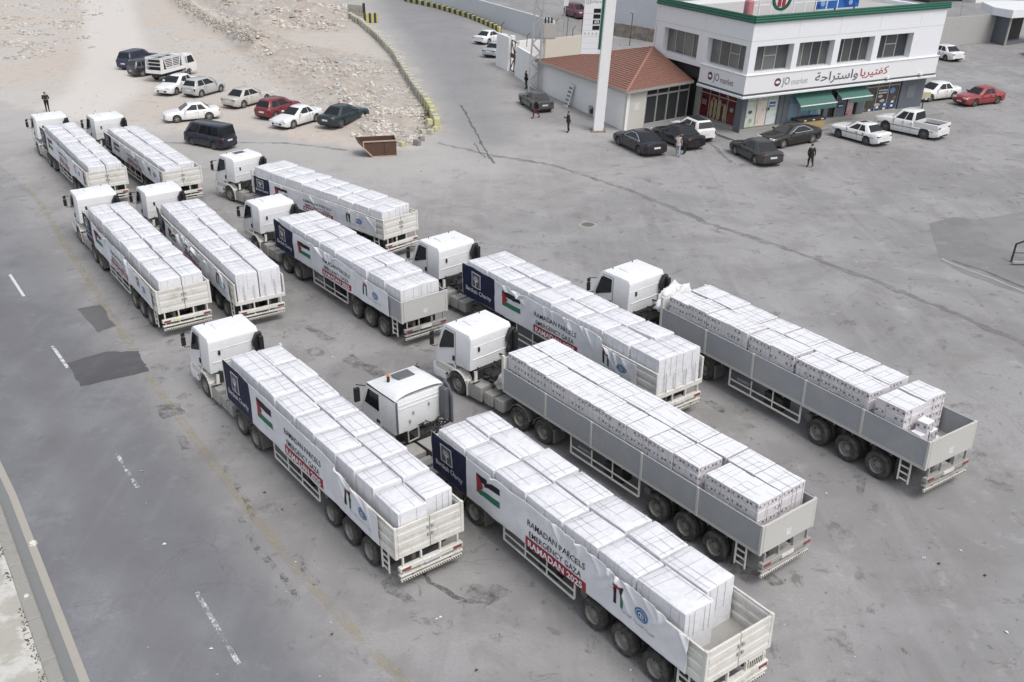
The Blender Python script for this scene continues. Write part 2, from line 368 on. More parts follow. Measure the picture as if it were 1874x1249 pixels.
# concrete gutter strip and kerb stones along the far left
def offs(line,d):
    out=[]
    for i,(x,y) in enumerate(line):
        a=line[max(0,i-1)];b=line[min(len(line)-1,i+1)];dx,dy=b[0]-a[0],b[1]-a[1];l=math.hypot(dx,dy);out.append((x-dy/l*d,y+dx/l*d))
    return out
KL=KB[2:]
# resample
def resample(line,step):
    out=[line[0]];acc=0
    for (ax,ay),(bx,by) in zip(line,line[1:]):
        l=math.hypot(bx-ax,by-ay);d=step-acc
        while d<=l: out.append((ax+(bx-ax)*d/l,ay+(by-ay)*d/l)); d+=step
        acc=(acc+l)%step
    return out
def strip(name,line,d0,d1,z,mat,kind='structure'):
    a=offs(line,d0);b=offs(line,d1);m=MB();n=len(line)
    m.add([(x,y,z) for x,y in a]+[(x,y,z) for x,y in b],[(i,i+1,i+1+n,i+n) for i in range(n-1)]); o=m.build(name,mat,recalc=False)
    if o.data.polygons[0].normal.z<0:o.data.flip_normals()
    return tag(o,kind=kind)
strip('gutter',KL,.0,-.24,.02,paint('gutter_concrete',(.37,.35,.31),.85,.3,(.2,.19,.17),1.))
strip('gutter_channel',KL,-.22,-.58,.014,paint('wet_dust_channel',(.20,.205,.205),.7,.3,(.14,.14,.135),1.))
kroot=tag(empty('kerb',(*KL[0],0)),kind='structure'); ks=resample(KL,1.0); MK=paint('kerb_stone',(.30,.295,.27),.85,.5,(.16,.15,.13),2.,bump=.3)
m=MB(); m.box(-.49,.49,-.2,.2,0,.13); kme=m.mesh('kerb_stone',MK,bevel=.03)
for (ax,ay),(bx,by) in zip(ks,ks[1:]):
    dx,dy=bx-ax,by-ay;l=math.hypot(dx,dy);nx_,ny_=dy/l*.77,-dx/l*.77
    o=link('kerb_stone',kme,kroot,((ax+bx)/2+nx_-KL[0][0],(ay+by)/2+ny_-KL[0][1],random.uniform(-.008,.006)),math.atan2(dy,dx)+random.uniform(-.006,.006))
def verge_mat():
    t=NT('pavement_concrete',.9); g=t.world(); a=t.noise(g,.5,5,.65); b=t.noise(g,5,5,.7)
    c=t.mix(t.ramp(a,.44,.54),(.40,.385,.345),(.55,.54,.51)); c=t.mix(t.ramp(b,.5,.75,0,.5),c,(.27,.255,.22)); t.base(c); t.bump(b,.3,.02); return t.m
VK=offs(KL,-.96)
sheet('pavement',VK+[(VK[-1][0]-25,VK[-1][1]-5),(VK[0][0]-25,VK[0][1])],.10,verge_mat())
# dry weeds and grit along the back of the kerb
m=MB(); rg=random.Random(3)
for x,y in resample(offs(KL,-1.05),.045):
    if noise.noise(Vector((x*.9,y*.9,0)))<-.12: continue
    for k in range(2):
        px,py=x+rg.gauss(0,.07),y+rg.gauss(0,.07);s=rg.uniform(.012,.05);z=.1
        m.add([(px,py,z),(px+s,py+rg.uniform(-s,s),z),(px+s*.4,py+s,z+.005),(px+rg.uniform(-s,s),py+rg.uniform(-s,s),z+s*1.3)],[(0,1,2),(0,1,3),(1,2,3),(2,0,3)])
tag(m.build('dry_weeds',flat('dry_weeds',(.11,.10,.075),.9)),'low dry weeds and grit along the back of the left kerb','weeds',kind='stuff')
# markings: worn yellow edge line and white dashes
def worn(name,col,lo,hi,scale=2.5,under=(.235,.235,.25)):
    t=NT(name,.7); g=t.world(); a=t.noise(g,scale,5,.75); f=t.noise(g,22,4,.7); k=t.ramp(t.M('ADD',t.M('MULTIPLY',a,.6),t.M('MULTIPLY',f,.4)),lo,hi)
    t.base(col); 
    tr=t.n('BsdfTransparent'); mx=t.n('MixShader'); t.t.links.new(k,mx.inputs[0]); t.t.links.new(tr.outputs[0],mx.inputs[1]); t.t.links.new(t.b.outputs[0],mx.inputs[2])
    t.t.links.new(mx.outputs[0],t.t.nodes['Material Output'].inputs[0]); return t.m
strip('yellow_edge_line',YL[4:],-.12,.2,.012,worn('worn_yellow_line',(.43,.375,.235),.40,.78,1.6))
DASH=[((18,503),(44,543)),((96,634),(124,674)),((205,817),(252,893)),((360,1085),(437,1216))]
WD=[worn('white_line_paint',(.62,.62,.61),.2,.45),worn('white_line_paint_b',(.62,.62,.61),.36,.55),worn('white_line_worn',(.62,.62,.62),.5,.56,1.6),worn('white_line_double',(.56,.56,.57),.46,.56,2.)]
for (p,q),mt in zip(DASH,WD):
    L=GP(p,q); strip('lane_dash',L,-.07,.07,.013,mt)
# patches of newer asphalt
def patchmat(n,c):
    t=NT(n,.8); cc,f,g_=asphalt_nodes(t,c,tuple(x*.6 for x in c),9.,.3); t.base(cc); t.bump(f,.4,.02); return t.m
def rag(pts,k,seed):
    P=GP(*pts);out=[];rr=random.Random(seed)
    for (ax,ay),(bx,by) in zip(P,P[1:]+P[:1]):
        for i in range(k): t_=i/k; out.append((ax+(bx-ax)*t_+rr.uniform(-.06,.06)*(i>0),ay+(by-ay)*t_+rr.uniform(-.06,.06)*(i>0)))
    return out
sheet('asphalt_patch',rag([(122,665),(190,645),(255,643),(262,662),(272,680),(240,688),(147,708)],6,1),.013,patchmat('dark_patch',(.105,.105,.112)))
sheet('asphalt_patch',rag([(140,566),(183,558),(212,597),(178,609)],6,2),.013,patchmat('mid_patch',(.15,.15,.155)))
for _k,_q in enumerate(([(285,744),(327,738),(340,757),(298,768)],[(322,798),(342,800),(350,822),(332,824)])): sheet('asphalt_patch',rag(_q,4,20+_k),.0135,worn('faint_patch_%d'%_k,(.145,.145,.15),.42,.68,1.8))
# long joints and drain cracks as thin sheets
def crack(name,pts,w_,mat,z=.006,seed=0):
    P=resample(GP(*pts),.5);rr=random.Random(seed);P=[(x+rr.uniform(-.05,.05),y+rr.uniform(-.05,.05)) for x,y in P];n=len(P)
    a=offs(P,w_/2);b=offs(P,-w_/2);m=MB();vs=[]
    for (x,y) in a: vs.append((x+rr.uniform(-1,1)*w_*.3,y+rr.uniform(-1,1)*w_*.3,z))
    for (x,y) in b: vs.append((x+rr.uniform(-1,1)*w_*.3,y+rr.uniform(-1,1)*w_*.3,z))
    m.add(vs,[(i,i+1,i+1+n,i+n) for i in range(n-1)]); o=m.build(name,mat,recalc=False)
    if o.data.polygons and o.data.polygons[0].normal.z<0:o.data.flip_normals()
    return tag(o,kind='structure')
STN=worn('oil_dark',(.12,.114,.11),.42,.72,2.2); MCR=worn('crack_dark',(.125,.12,.118),.34,.66,3.); MTRK=worn('dark_track',(.215,.21,.21),.36,.74,.9)
crack('drain_crack',[(843,193),(852,207),(868,237),(885,270),(905,301)],.19,MCR,.006,1)
crack('drain_crack',[(868,262),(880,283),(890,290)],.12,MCR,.007,2)
crack('tyre_track',[(800,262),(900,285),(1010,302),(1150,348),(1300,410),(1480,470),(1640,530),(1760,580),(1900,640)],.45,MTRK,.006,3)
crack('tyre_track',[(1250,270),(1300,262),(1340,300)],.3,MTRK,.007,4)
crack('tyre_track',[(120,236),(300,262),(520,262),(640,276)],.4,MTRK,.007,7)
for i,pts in enumerate(([(440,950),(475,1010),(520,1060),(560,1110)],[(540,1010),(590,1090)],[(430,870),(470,960)])): crack('road_joint',pts,.22,worn('joint_tar',(.13,.13,.135),.5,.62,2.2) if i==0 else bpy.data.materials['joint_tar'],.014,i+10)
for pts,w in(([(1150,1000),(1200,1040)],.5),([(1350,1040),(1420,1060),(1440,1090)],.35),([(1560,885),(1600,898)],.9),([(1300,735),(1330,760)],.4),([(860,1085),(905,1100),(930,1120)],.8),([(640,655),(700,690)],.6),([(1500,690),(1540,700)],.3),([(560,600),(610,625)],.5),([(1010,880),(1060,905)],.6),([(700,1060),(760,1110)],.4)): crack('oil_stain',pts,w,STN,.0065,int(w*100))
crack('oil_stain',[(762,1035),(790,1068),(830,1092),(860,1100)],.16,MCR,.007,21)
# darker asphalt of the raised island area on the right edge with its stone kerb
ISL=rag([(1722,478),(1760,500),(1874,540),(2000,590),(2150,560),(2000,420),(1874,388),(1790,402),(1745,398),(1700,410)],5,5)
sheet('tarmac_area',ISL,.007,patchmat('tarmac_dark',(.235,.235,.24)))
crack('island_kerb',[(1722,474),(1760,490),(1820,512),(1900,545)],.12,paint('pale_kerb_line',(.38,.37,.34),.85,.6),.016,6)
crack('island_gap',[(1745,478),(1800,496),(1850,516),(1900,538)],.16,MCR,.02,8)
# manholes
def manhole(px,py,r,lab,seed):
    p=G(px,py); rt=empty('manhole',p,0,lab,'manhole cover')
    m=MB(); m.lathe([(r*1.35,.008),(r*1.02,.018),(r*1.0,.02)],axis='z',n=28); m.build('manhole_frame',MCONC,rt)
    m=MB(); m.lathe([(r,.016),(0.001,.016)],axis='z',n=28)
    for i in range(-3,4):
        for j in range(-3,4):
            if i*i+j*j<10: m.box(i*r*.25-.03,i*r*.25+.03,j*r*.25-.03,j*r*.25+.03,.014,.026)
    m.build('cover',paint('cast_iron',(.16,.15,.145),.6,.5,(.3,.28,.26)),rt)
manhole(1076,412,.42,'round iron manhole cover on open ground above the trucks',1)
#manhole(1474,833,.34,'round worn manhole cover between the two grey-sided trailers',2)
# litter
m=MB(); rg=random.Random(12)
for i in range(240):
    px,py=rg.uniform(250,1874),rg.uniform(180,1249)
    if rg.random()<.5: px,py=rg.uniform(300,1300),rg.uniform(180,330)
    p=G(px,py);s=rg.uniform(.02,.085);a=rg.uniform(0,6.3);c,s_=math.cos(a)*s,math.sin(a)*s
    z=.02+height(p.x,p.y)
    m.add([(p.x-c,p.y-s_,z),(p.x+s_*.6,p.y-c*.6,z+s*.25),(p.x+c,p.y+s_,z),(p.x-s_*.7,p.y+c*.7,z+s*.4)],[(0,1,2),(0,2,3),(0,1,3)],rg.choice((0,0,0,1,2)))
tag(m.build('litter',[flat('litter_white',(.75,.75,.74)),flat('litter_dark',(.06,.055,.05)),flat('litter_blue',(.35,.42,.5))]),'scraps of paper and plastic scattered over the lot','litter',kind='stuff')
def rock(m,c,r,rg,mi=0,flatk=.7):
    "irregular eight-to-twelve faced stone"
    n=6;vs=[]
    a0=rg.uniform(0,6.3)
    for k,(zz,rr) in enumerate(((0,.95),(.55,.85))):
        for i in range(n):
            a=a0+2*math.pi*i/n+k*.4;q=r*rr*rg.uniform(.7,1.15); vs.append((c[0]+math.cos(a)*q,c[1]+math.sin(a)*q,c[2]-r*.25+zz*r*flatk*2*rg.uniform(.75,1.15)))
    vs.append((c[0]+rg.uniform(-.2,.2)*r,c[1]+rg.uniform(-.2,.2)*r,c[2]+r*flatk*1.25*rg.uniform(.8,1.1)))
    m.add(vs,[(i,(i+1)%n,(i+1)%n+n,i+n) for i in range(n)]+[(i+n,(i+1)%n+n,2*n) for i in range(n)],mi)
STM=[paint('limestone',(.53,.49,.44),.9,.5,(.33,.30,.26),3.,bump=.4),paint('grey_stone',(.40,.385,.36),.9,.5,(.25,.23,.2),3.,bump=.4),paint('pale_rubble',(.62,.60,.57),.9,.4,(.4,.37,.33),3.,bump=.4),paint('tan_stone',(.45,.37,.30),.9,.5,(.3,.26,.22),3.,bump=.4)]
m=MB(); rg=random.Random(5)
def scatter(poly,n,r0,r1,seed,dens=None,pw=2.4):
    xs=[p[0] for p in poly];ys_=[p[1] for p in poly];k=0;tries=0
    while k<n and tries<n*12:
        tries+=1;x,y=rg.uniform(min(xs),max(xs)),rg.uniform(min(ys_),min(max(ys_),178))
        if not pip(x,y,poly): continue
        d=noise.noise(Vector((x*.22,y*.22,seed)))+.5*noise.noise(Vector((x*.9,y*.9,seed)))
        if d<rg.uniform(-.05,.55): continue
        r=r0+(r1-r0)*rg.random()**pw; rock(m,(x,y,height(x,y)),r,rg,rg.choice((0,0,1,1,2,3)),rg.uniform(.4,.8)); k+=1
scatter(RUB,4200,.03,.27,1,pw=3.5); scatter(RUB2,5200,.05,.45,2,pw=3.2)
scatter(GP((610,170),(745,150),(798,235),(770,266),(690,262),(640,225)),3400,.03,.24,3,pw=3)
scatter(GP((-100,20),(150,40),(180,90),(60,110),(-100,115)),1500,.05,.3,4); scatter(GP((0,-30),(160,-30),(200,40),(100,60),(0,50)),700,.07,.3,5)
scatter(GP((470,100),(570,150),(620,200),(520,180),(380,130),(300,60)),1100,.035,.16,6)
scatter(DIRT,2600,.03,.12,9)
tag(m.build('rubble',STM,recalc=False),'broken limestone rubble spread over the waste ground at top left','rubble',kind='stuff')
# ridge of stacked field stones
m=MB()
for x,y in resample(RIDGE,.12):
    for k in range(5):
        q=rg.gauss(0,.55);px,py=x+q,y+q*.4+rg.uniform(-.4,.4); rock(m,(px,py,height(px,py)),rg.uniform(.1,.34),rg,rg.choice((1,1,3,0)))
tag(m.build('stone_ridge',[STM[0],STM[1],STM[2],STM[3]],recalc=False),'low ridge of grey field stones crossing the waste ground','stone ridge',kind='stuff')
# weeds by the end of the block wall
m=MB()
for k in range(1500):
    c=G(779+rg.gauss(0,5),212+rg.gauss(0,9)); z=height(c.x,c.y); a=rg.uniform(0,6.3);l=rg.uniform(.06,.26);d=Vector((math.cos(a)*l*.5,math.sin(a)*l*.5,l*rg.uniform(.4,1))); s=d.cross(Vector((0,0,1)))*.25
    p=Vector((c.x,c.y,z)); m.add([p,p+d*.5+s,p+d,p+d*.5-s],[(0,1,2,3)],rg.choice((0,1)))
tag(m.build('weeds',[flat('weed_green',(.06,.09,.035),.8),flat('weed_dry',(.12,.115,.06),.8)],recalc=False),'green weeds growing behind the lower end of the block wall','weeds',kind='stuff')
# single stones in the gutter and pavement
for px,py,r,lb in((60,997,.16,'large pale stone lying in the left gutter'),(50,1098,.11,'cream scrap of stone on the left pavement')):
    p=G(px,py); m=MB(); rock(m,(0,0,.03),r,rg,0,.6); tag(m.build('stone',STM[2],loc=(p.x,p.y,.01 if px==60 else .1),recalc=True,bevel=.01),lb,'stone')
# ------------------------------------------------------------------ market building; frame: a along the shop front, b along the side towards the back, z up
A0=G(1351,248); TH=R_(26); EXv=Vector((math.cos(TH),math.sin(TH),0)); EYv=Vector((-math.sin(TH),math.cos(TH),0))
def AB(a,b,z=0.): return Vector(lean(tuple(A0+EXv*a+EYv*b+Vector((0,0,z)))))
def wab(p): return AB(*p)
def BM(): return MB(wab)
MWALL=paint('white_cladding',(.77,.785,.81),.4,.18,(.5,.49,.47),.5); MWREV=paint('window_reveal',(.55,.56,.58),.5,.2,(.4,.4,.4),.6)
MDG=paint('dark_grey_cladding',(.115,.13,.15),.4,.2,(.2,.2,.2),.8); MGREEN=paint('green_trim',(.014,.105,.066),.35,.15,(.1,.2,.15),1.)
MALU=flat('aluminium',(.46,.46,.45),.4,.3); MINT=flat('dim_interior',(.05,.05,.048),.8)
MWG=glass('office_glass',(.07,.075,.075),.12); MSHOP=glass('shop_glass',(.03,.033,.035),.1)
bld=empty('market_building',A0,0,'two-storey white and grey market building with green roof trim','building')
class OffMB(MB): pass
def bpart(m,name,mats,parent=bld,**k):
    base=A0
    m.v=[(x-base.x,y-base.y,z-base.z) for x,y,z in m.v]
    return link(name,m.mesh(name,mats,**k),parent)
m=BM(); m.box(.45,19.9,.45,14,0,3.4); bpart(m,'interior',MINT)
for x0,x1,y0,y1,mt in((0,.47,0,.88,MDG),(3.75,4.2,.0,.5,MDG),(4.2,4.85,-.06,.5,MDG),(8.68,9.2,-.0,.5,MDG),(12.35,13.2,0,.5,MDG),(17.2,20.0,0,.5,MDG)):
    m=BM(); m.box(x0,x1,y0,y1,.0,3.45); bpart(m,'pier',mt,bevel=.02)
m=BM(); m.box(0,.5,5.85,6.45,0,3.4); bpart(m,'pier',MTK,bevel=.02)
m=BM(); m.box(19.4,19.98,.52,13.5,0,3.4); bpart(m,'end_wall',MDG)
m=BM(); m.box(.0,20,.02,.5,3.05,3.44); m.box(.02,.5,.9,6.4,3.0,3.44); bpart(m,'lintel',MDG)
m=BM(); m.box(.05,20,-.02,.45,0,.45); m.box(.05,.48,.9,5.85,0,.42); bpart(m,'plinth',paint('plinth_stone',(.33,.33,.31),.7,.4))
def prntmat(name,cols,scale=2.,seed=0,rough=.25):
    t=NT(name,rough); g=t.map(t.world(),loc=(seed,seed*2,0)); n=t.noise(g,scale,3,.5,.8); v=t.voro(g,scale*1.6)
    c=t.mix(t.ramp(n,.42,.5),cols[0],cols[1]); c=t.mix(t.ramp(v,.22,.16),c,cols[2]) if False else t.mix(t.ramp(v,.28,.2,0,1.),c,cols[2]); t.base(c); return t.m
def panes(face,s0,s1,z0,z1,n,fr,name,mats,parent,fixed=.06,tr=None,split=None,glz=.03,rec=.0):
    "window of n panes. face 'f' runs along a at b=fr, face 'l' along b at a=fr"
    F=(lambda s,d,z:(s,fr+d,z)) if face=='f' else (lambda s,d,z:(fr+d,s,z))
    root=None
    def bx(m,a,b,d0,d1,za,zb,mi=0):
        p=F(a,d0,za);q=F(b,d1,zb); m.box(min(p[0],q[0]),max(p[0],q[0]),min(p[1],q[1]),max(p[1],q[1]),za,zb,mi)
    m=BM(); bx(m,s0,s1,-.02,.08,z0,z0+fixed); bx(m,s0,s1,-.02,.08,z1-fixed,z1); 
    if tr: bx(m,s0+fixed,s1-fixed,-.018,.078,tr,tr+.07)
    for i in range(n+1):
        s=s0+(s1-s0)*i/n; bx(m,max(s0,s-fixed/2),min(s1,s+fixed/2),-.016,.076,z0+fixed,z1-fixed)
    if split: 
        i=split; bx(m,s0+(s1-s0)*i/n+fixed/2,s0+(s1-s0)*(i+1)/n-fixed/2,-.014,.07,(z0+z1)/2+.1,(z0+z1)/2+.18)
    root=bpart(m,name,MALU,parent)
    for i in range(n):
        a=s0+(s1-s0)*i/n+fixed/2;b=s0+(s1-s0)*(i+1)/n-fixed/2
        mt=mats[i%len(mats)]
        m=BM(); bx(m,a,b,glz,glz+.02,z0+fixed,(tr if tr else z1-fixed)); bpart(m,'pane',mt,root)
        if tr: m=BM(); bx(m,a,b,glz,glz+.02,tr+.07,z1-fixed); bpart(m,'pane',mt,root)
    return root
MAR=[prntmat('maroon_poster_%d'%i,((.13,.022,.025),(.085,.014,.018),c),1.1,i*3) for i,c in enumerate(((.2,.03,.03),(.28,.26,.16),(.30,.25,.17),(.18,.02,.03)))]
w_=panes('l',.92,5.82,.45,2.98,4,.16,'shop_window',MAR,bld,tr=2.45)
for bc,ht,ci in((4.25,1.55,0),(3.75,1.7,1),(3.15,1.75,2),(2.45,1.5,3)):
    m=BM(); n=12; zc=.55+ht/2
    pts=[(.17,bc+math.cos(k*2*math.pi/n)*.2*(1.15 if k%3 else .8),zc+math.sin(k*2*math.pi/n)*ht/2) for k in range(n)]; m.add(pts+[(.17,bc,zc)],[(k,(k+1)%n,n) for k in range(n)])
    bpart(m,'poster_shape',prntmat('poster_shape_%d'%ci,((.30,.32,.20),(.36,.28,.17),(.14,.20,.12)),4.,ci*3),w_,recalc=False)
m=BM(); m.box(.165,.178,1.35,1.75,1.55,1.85); bpart(m,'poster_shape',flat('poster_mint',(.16,.36,.30)),w_)
m=BM(); 
for k in range(3): m.box(.165,.178,5.0,5.6,1.5+k*.16,1.58+k*.16)
bpart(m,'poster_lines',flat('poster_cream',(.42,.30,.26)),w_)
w_=None
PALE=[prntmat('pale_poster_%d'%i,c,.8,i*5+2) for i,c in enumerate((((.50,.56,.42),(.62,.65,.60),(.30,.40,.28)),((.66,.55,.48),(.68,.62,.56),(.62,.50,.42)),((.62,.66,.68),(.52,.60,.50),(.30,.42,.26))))]
w_=panes('f',.5,3.72,.5,3.02,3,.12,'shop_window',PALE,bld,tr=2.62)
m=BM(); m.box(2.85,3.45,.128,.14,2.0,2.4); m.box(2.9,3.4,.12,.127,2.12,2.22,1); bpart(m,'poster_badge',[flat('poster_blue',(.04,.09,.38),.4),MPW],w_)
for cx,cz,r in((.95,1.75,.19),(2.75,1.85,.2)):
    m=BM(); m.lathe([(r,.0),(r,.012),(0.001,.012)],(0,0,0),16,0,'y'); m.v=[]; m.f=[]; m.m=[]
    n=16; m.add([(cx+math.cos(i*math.pi/8)*r,.135,cz+math.sin(i*math.pi/8)*r*.75) for i in range(n)]+[(cx+math.cos(i*math.pi/8)*r,.118,cz+math.sin(i*math.pi/8)*r*.75) for i in range(n)],[tuple(range(n)),tuple(range(2*n-1,n-1,-1))]+[(i,i+n,(i+1)%n+n,(i+1)%n) for i in range(n)])
    bpart(m,'poster_disc',flat('poster_brown',(.12,.09,.07)),w_)
w_=panes('f',4.95,8.6,.45,3.0,3,.2,'shop_window',[prntmat('sky_poster_%d'%i,((.20,.38,.58),(.38,.52,.66),(.45,.56,.62)),.7,i*4+9) for i in range(3)],bld,tr=2.5)
# doorway with glass leaf, red poster, dark gap
m=BM(); m.box(9.2,12.35,.35,.44,0,3.05); bpart(m,'doorway',MINT)
d_=panes('f',10.05,11.15,.25,2.45,1,.1,'glass_door',[flat('grey_door_film',(.17,.20,.235),.25)],bld)
m=BM(); m.box(10.3,10.9,.085,.12,1.2,1.55); m.box(10.36,10.84,.08,.084,1.3,1.42,1); bpart(m,'door_sticker',[flat('sticker_blue',(.02,.05,.2)),MPW],d_)
m=BM(); m.box(11.35,12.05,.08,.14,.35,2.3); bpart(m,'red_poster',prntmat('pink_red_poster',((.55,.28,.30),(.62,.46,.46),(.35,.03,.06)),1.6,3),bld)
DKP=[prntmat('dark_poster_%d'%i,((.05,.047,.05),(.075,.06,.05),(.16,.13,.10)),.9,i*7+1) for i in range(3)]
w_=panes('f',13.3,17.1,.45,3.05,3,.12,'shop_window',DKP,bld,tr=2.6)
m=BM()
for i in range(11):
    for j in range(4):
        if (i+j)%2==0 and j<=(i+1)//2: s=13.9+i*.28; m.box(s,s+.28,.118,.135,.55+j*.17,.72+j*.17,0 if i%3 else 1)
bpart(m,'poster_checks',[flat('check_blue',(.03,.08,.28)),MPW],w_)
m=BM()
for cx,cz,rx_ ,rz_ in((15.0,1.75,.28,.13),(15.3,1.35,.3,.14),(14.8,1.05,.35,.13),(16.3,2.15,.32,.26)):
    n=14; k=3 if cx==16.3 else 0
    m.add([(cx+math.cos(i*2*math.pi/n)*rx_,.105,cz+math.sin(i*2*math.pi/n)*rz_) for i in range(n)]+[(cx,.104,cz)],[(i,(i+1)%n,n) for i in range(n)],1 if k else 0)
bpart(m,'poster_cups',[flat('cup_cream',(.45,.40,.34)),flat('cup_blue',(.15,.28,.5))],w_,recalc=False)
m=BM()
for j in range(2):
    for i in range(6): m.box(14.75+i*.17,14.75+i*.17+.12,.112,.128,2.2-j*.22,2.31-j*.22)
bpart(m,'poster_lines',MPW,w_)
m=BM(); m.box(17.95,18.9,-.03,.02,1.35,2.45); bpart(m,'wall_board',paint('grey_board',(.16,.175,.19),.4,.3))
for a0,a1 in((4.95,8.75),(9.3,12.6)):
    zb=2.15 if a0<6 else 2.35; bo=-1.25
    m=BM(); m.add([(a0,.0,3.0),(a1,.0,3.0),(a1,bo,zb),(a0,bo,zb),(a0,.0,2.96),(a1,.0,2.96),(a1,bo,zb-.04),(a0,bo,zb-.04)],[(0,1,2,3),(7,6,5,4),(0,4,5,1),(1,5,6,2),(2,6,7,3),(3,7,4,0)])
    aw=bpart(m,'awning',paint('awning_green',(.055,.145,.12),.6,.2,(.1,.3,.25)))
    m=BM(); m.box(a0-.05,a1+.05,bo-.06,bo+.02,zb-.08,zb+.0); bpart(m,'awning_bar',MWALL,aw)
    m=BM(); m.box(a0+(.0 if a0<6 else .9),a1,bo-.03,bo-.01,zb-.45,zb-.08); bpart(m,'valance',bpy.data.materials['awning_green'],aw)
# sign band, cornice
SGN=paint('sign_white',(.76,.765,.785),.35,.12,(.6,.6,.6),.6)
m=BM(); m.box(-.8,19.95,-.8,.6,3.5,4.9); m.box(-.8,.6,.601,5.25,3.5,4.9); sb=bpart(m,'sign_band',SGN)
m=BM(); m.box(-.9,20.05,-.9,.5,3.14,3.34); m.box(-.9,.5,.5,5.35,3.14,3.34); m.box(-.86,20,-.86,.5,4.9,5.0); m.box(-.86,.5,.5,5.3,4.9,5.0); bpart(m,'cornice',MWALL,bevel=.03)
m=BM(); m.box(-.82,19.97,-.82,.5,3.34,3.5); m.box(-.82,.5,.5,5.27,3.34,3.5); bpart(m,'dark_reveal',flat('dark_line',(.10,.11,.12)))
def fr_text(txt,a,z,h,mat,name,bold=0.,wid=None,side='f'):
    vs,fs=text_geo(txt,1.,bold,'LEFT'); zs=[b for x,b in vs];xs=[x for x,b in vs]; k=h/.72; kx=k if wid is None else wid/(max(xs)-min(xs))
    m=BM(); m.add([(a+x*kx,-.815,z+y*k) if side=='f' else (-.815,a-x*kx,z+y*k) for x,y in vs],fs); return bpart(m,name,mat,sb,recalc=False)
MTX=flat('sign_dark_text',(.10,.105,.12)); MTG=flat('sign_grey_text',(.42,.43,.45)); MTR=flat('sign_red_text',(.42,.06,.06))
for side,a in(('f',2.45),('l',3.75)):
    m=BM(); n=18
    for r,col,dy in((.33,0,-.812),(.22,1,-.82)):
        cc=(a,4.2) if side=='f' else (a,4.2)
        pts=[(cc[0]+math.cos(i*2*math.pi/n)*r,cc[1]+math.sin(i*2*math.pi/n)*r*(1 if col==0 else .55)) for i in range(n)]+[cc]
        m.add([(p,dy,q) if side=='f' else (dy,p,q) for p,q in pts],[(i,(i+1)%n,n) for i in range(n)],col)
    bpart(m,'sign_roundel',[flat('roundel_plum',(.12,.03,.06)),MPW],sb,recalc=False)
    s=1 if side=='f' else -1
    fr_text('JO',a+s*.5,4.2,.62,MTX,'sign_lettering',0,.75,side); fr_text('market',a+s*1.4,4.1,.5,MTG if side=='f' else MTX,'sign_lettering',0,1.7,side)
AR1=''.join(map(chr,reversed([0xFEDB,0xFED4,0xFE98,0xFEF4,0xFEAE,0xFEF3,0xFE8E]))); AR2=''.join(map(chr,reversed([0xFEED,0xFE8D,0xFEB3,0xFE98,0xFEAE,0xFE8D,0xFEA3,0xFE94])))
fr_text(AR2,6.3,4.2,.72,MTX,'sign_lettering',.012,4.6); fr_text(AR1,11.1,4.2,.62,MTR,'sign_lettering',.012,3.1)
for a in (14.1,17.9): m=BM(); m.box(a,a+.3,-1.05,-.85,3.5,3.68); bpart(m,'spotlight',MWALL)
# upper storey
aW=[(-.06,3.6),(4.15,7.8),(8.4,12.1),(12.73,16.45)]; bW=[(-.14,4.83),(6.14,11.2)]; F0=-.7
m=BM(); m.box(-.7,19.75,F0,0.,7.12,8.95); m.box(-.7,-.1,.0,12.5,7.12,8.95); m.box(-.7,19.75,F0,0.,4.9,5.08); m.box(-.7,-.1,.0,12.5,4.62,5.08); bpart(m,'facade_band',MWALL)
edges=[-.7]+[e for w_ in aW for e in w_]+[19.75]
for i in range(0,len(edges),2):
    m=BM(); m.box(edges[i],edges[i+1],F0-.0,0. if i else -.15,5.08,7.12); bpart(m,'facade_pier',MWALL)
eb=[e for w_ in bW for e in w_]+[12.5]
for i in range(1,len(eb),2):
    m=BM(); m.box(-.7,-.1,eb[i],eb[i+1],5.08,7.12); bpart(m,'facade_pier',MWALL)
CUR=[glass('pane_grey',(.085,.088,.088),.12),glass('pane_dull',(.13,.135,.135),.15),MWG,glass('pane_dark',(.035,.04,.045),.1)]
for i,(a0,a1) in enumerate(aW): panes('f',a0,a1,5.08,7.12,4 if i in(1,2) else 3,-.12,'window',[CUR[(i+j)%4] if i<2 else CUR[3-(j%2)*1] for j in range(4)],bld,split=1 if i in(0,3) else None,fixed=.08)
for i,(b0,b1) in enumerate(bW): panes('l',b0,b1,5.08,7.12,4,-.22,'window',[CUR[j%2] for j in range(4)],bld,split=1 if i==0 else None,fixed=.08)
m=BM(); m.box(.0,19.7,.0,12.4,3.45,8.55); bpart(m,'core',MINT)
m=BM(); m.box(-.1,19.7,.0,12.4,8.56,8.64); bpart(m,'roof_deck',paint('roof_screed',(.42,.41,.40),.8,.4))
m=BM(); m.box(19.2,19.75,0.,12.5,3.45,8.95); m.box(-.7,19.75,12.4,12.7,3.45,8.95); bpart(m,'back_wall',MWALL)
for z in (7.52,):
    m=BM(); m.box(-.705,19.755,F0-.006,F0+.001,z,z+.025); m.box(-.706,-.695,F0,12.5,z,z+.025); bpart(m,'panel_joint',flat('joint_grey',(.45,.46,.47)))
m=BM()
for a in (3.85,8.1,12.4,16.9): m.box(a,a+.015,F0-.005,F0+.001,7.55,8.9)
for b in (5.4,): m.box(-.705,-.7,b,b+.015,7.55,8.9)
bpart(m,'panel_joint',bpy.data.materials['joint_grey'])
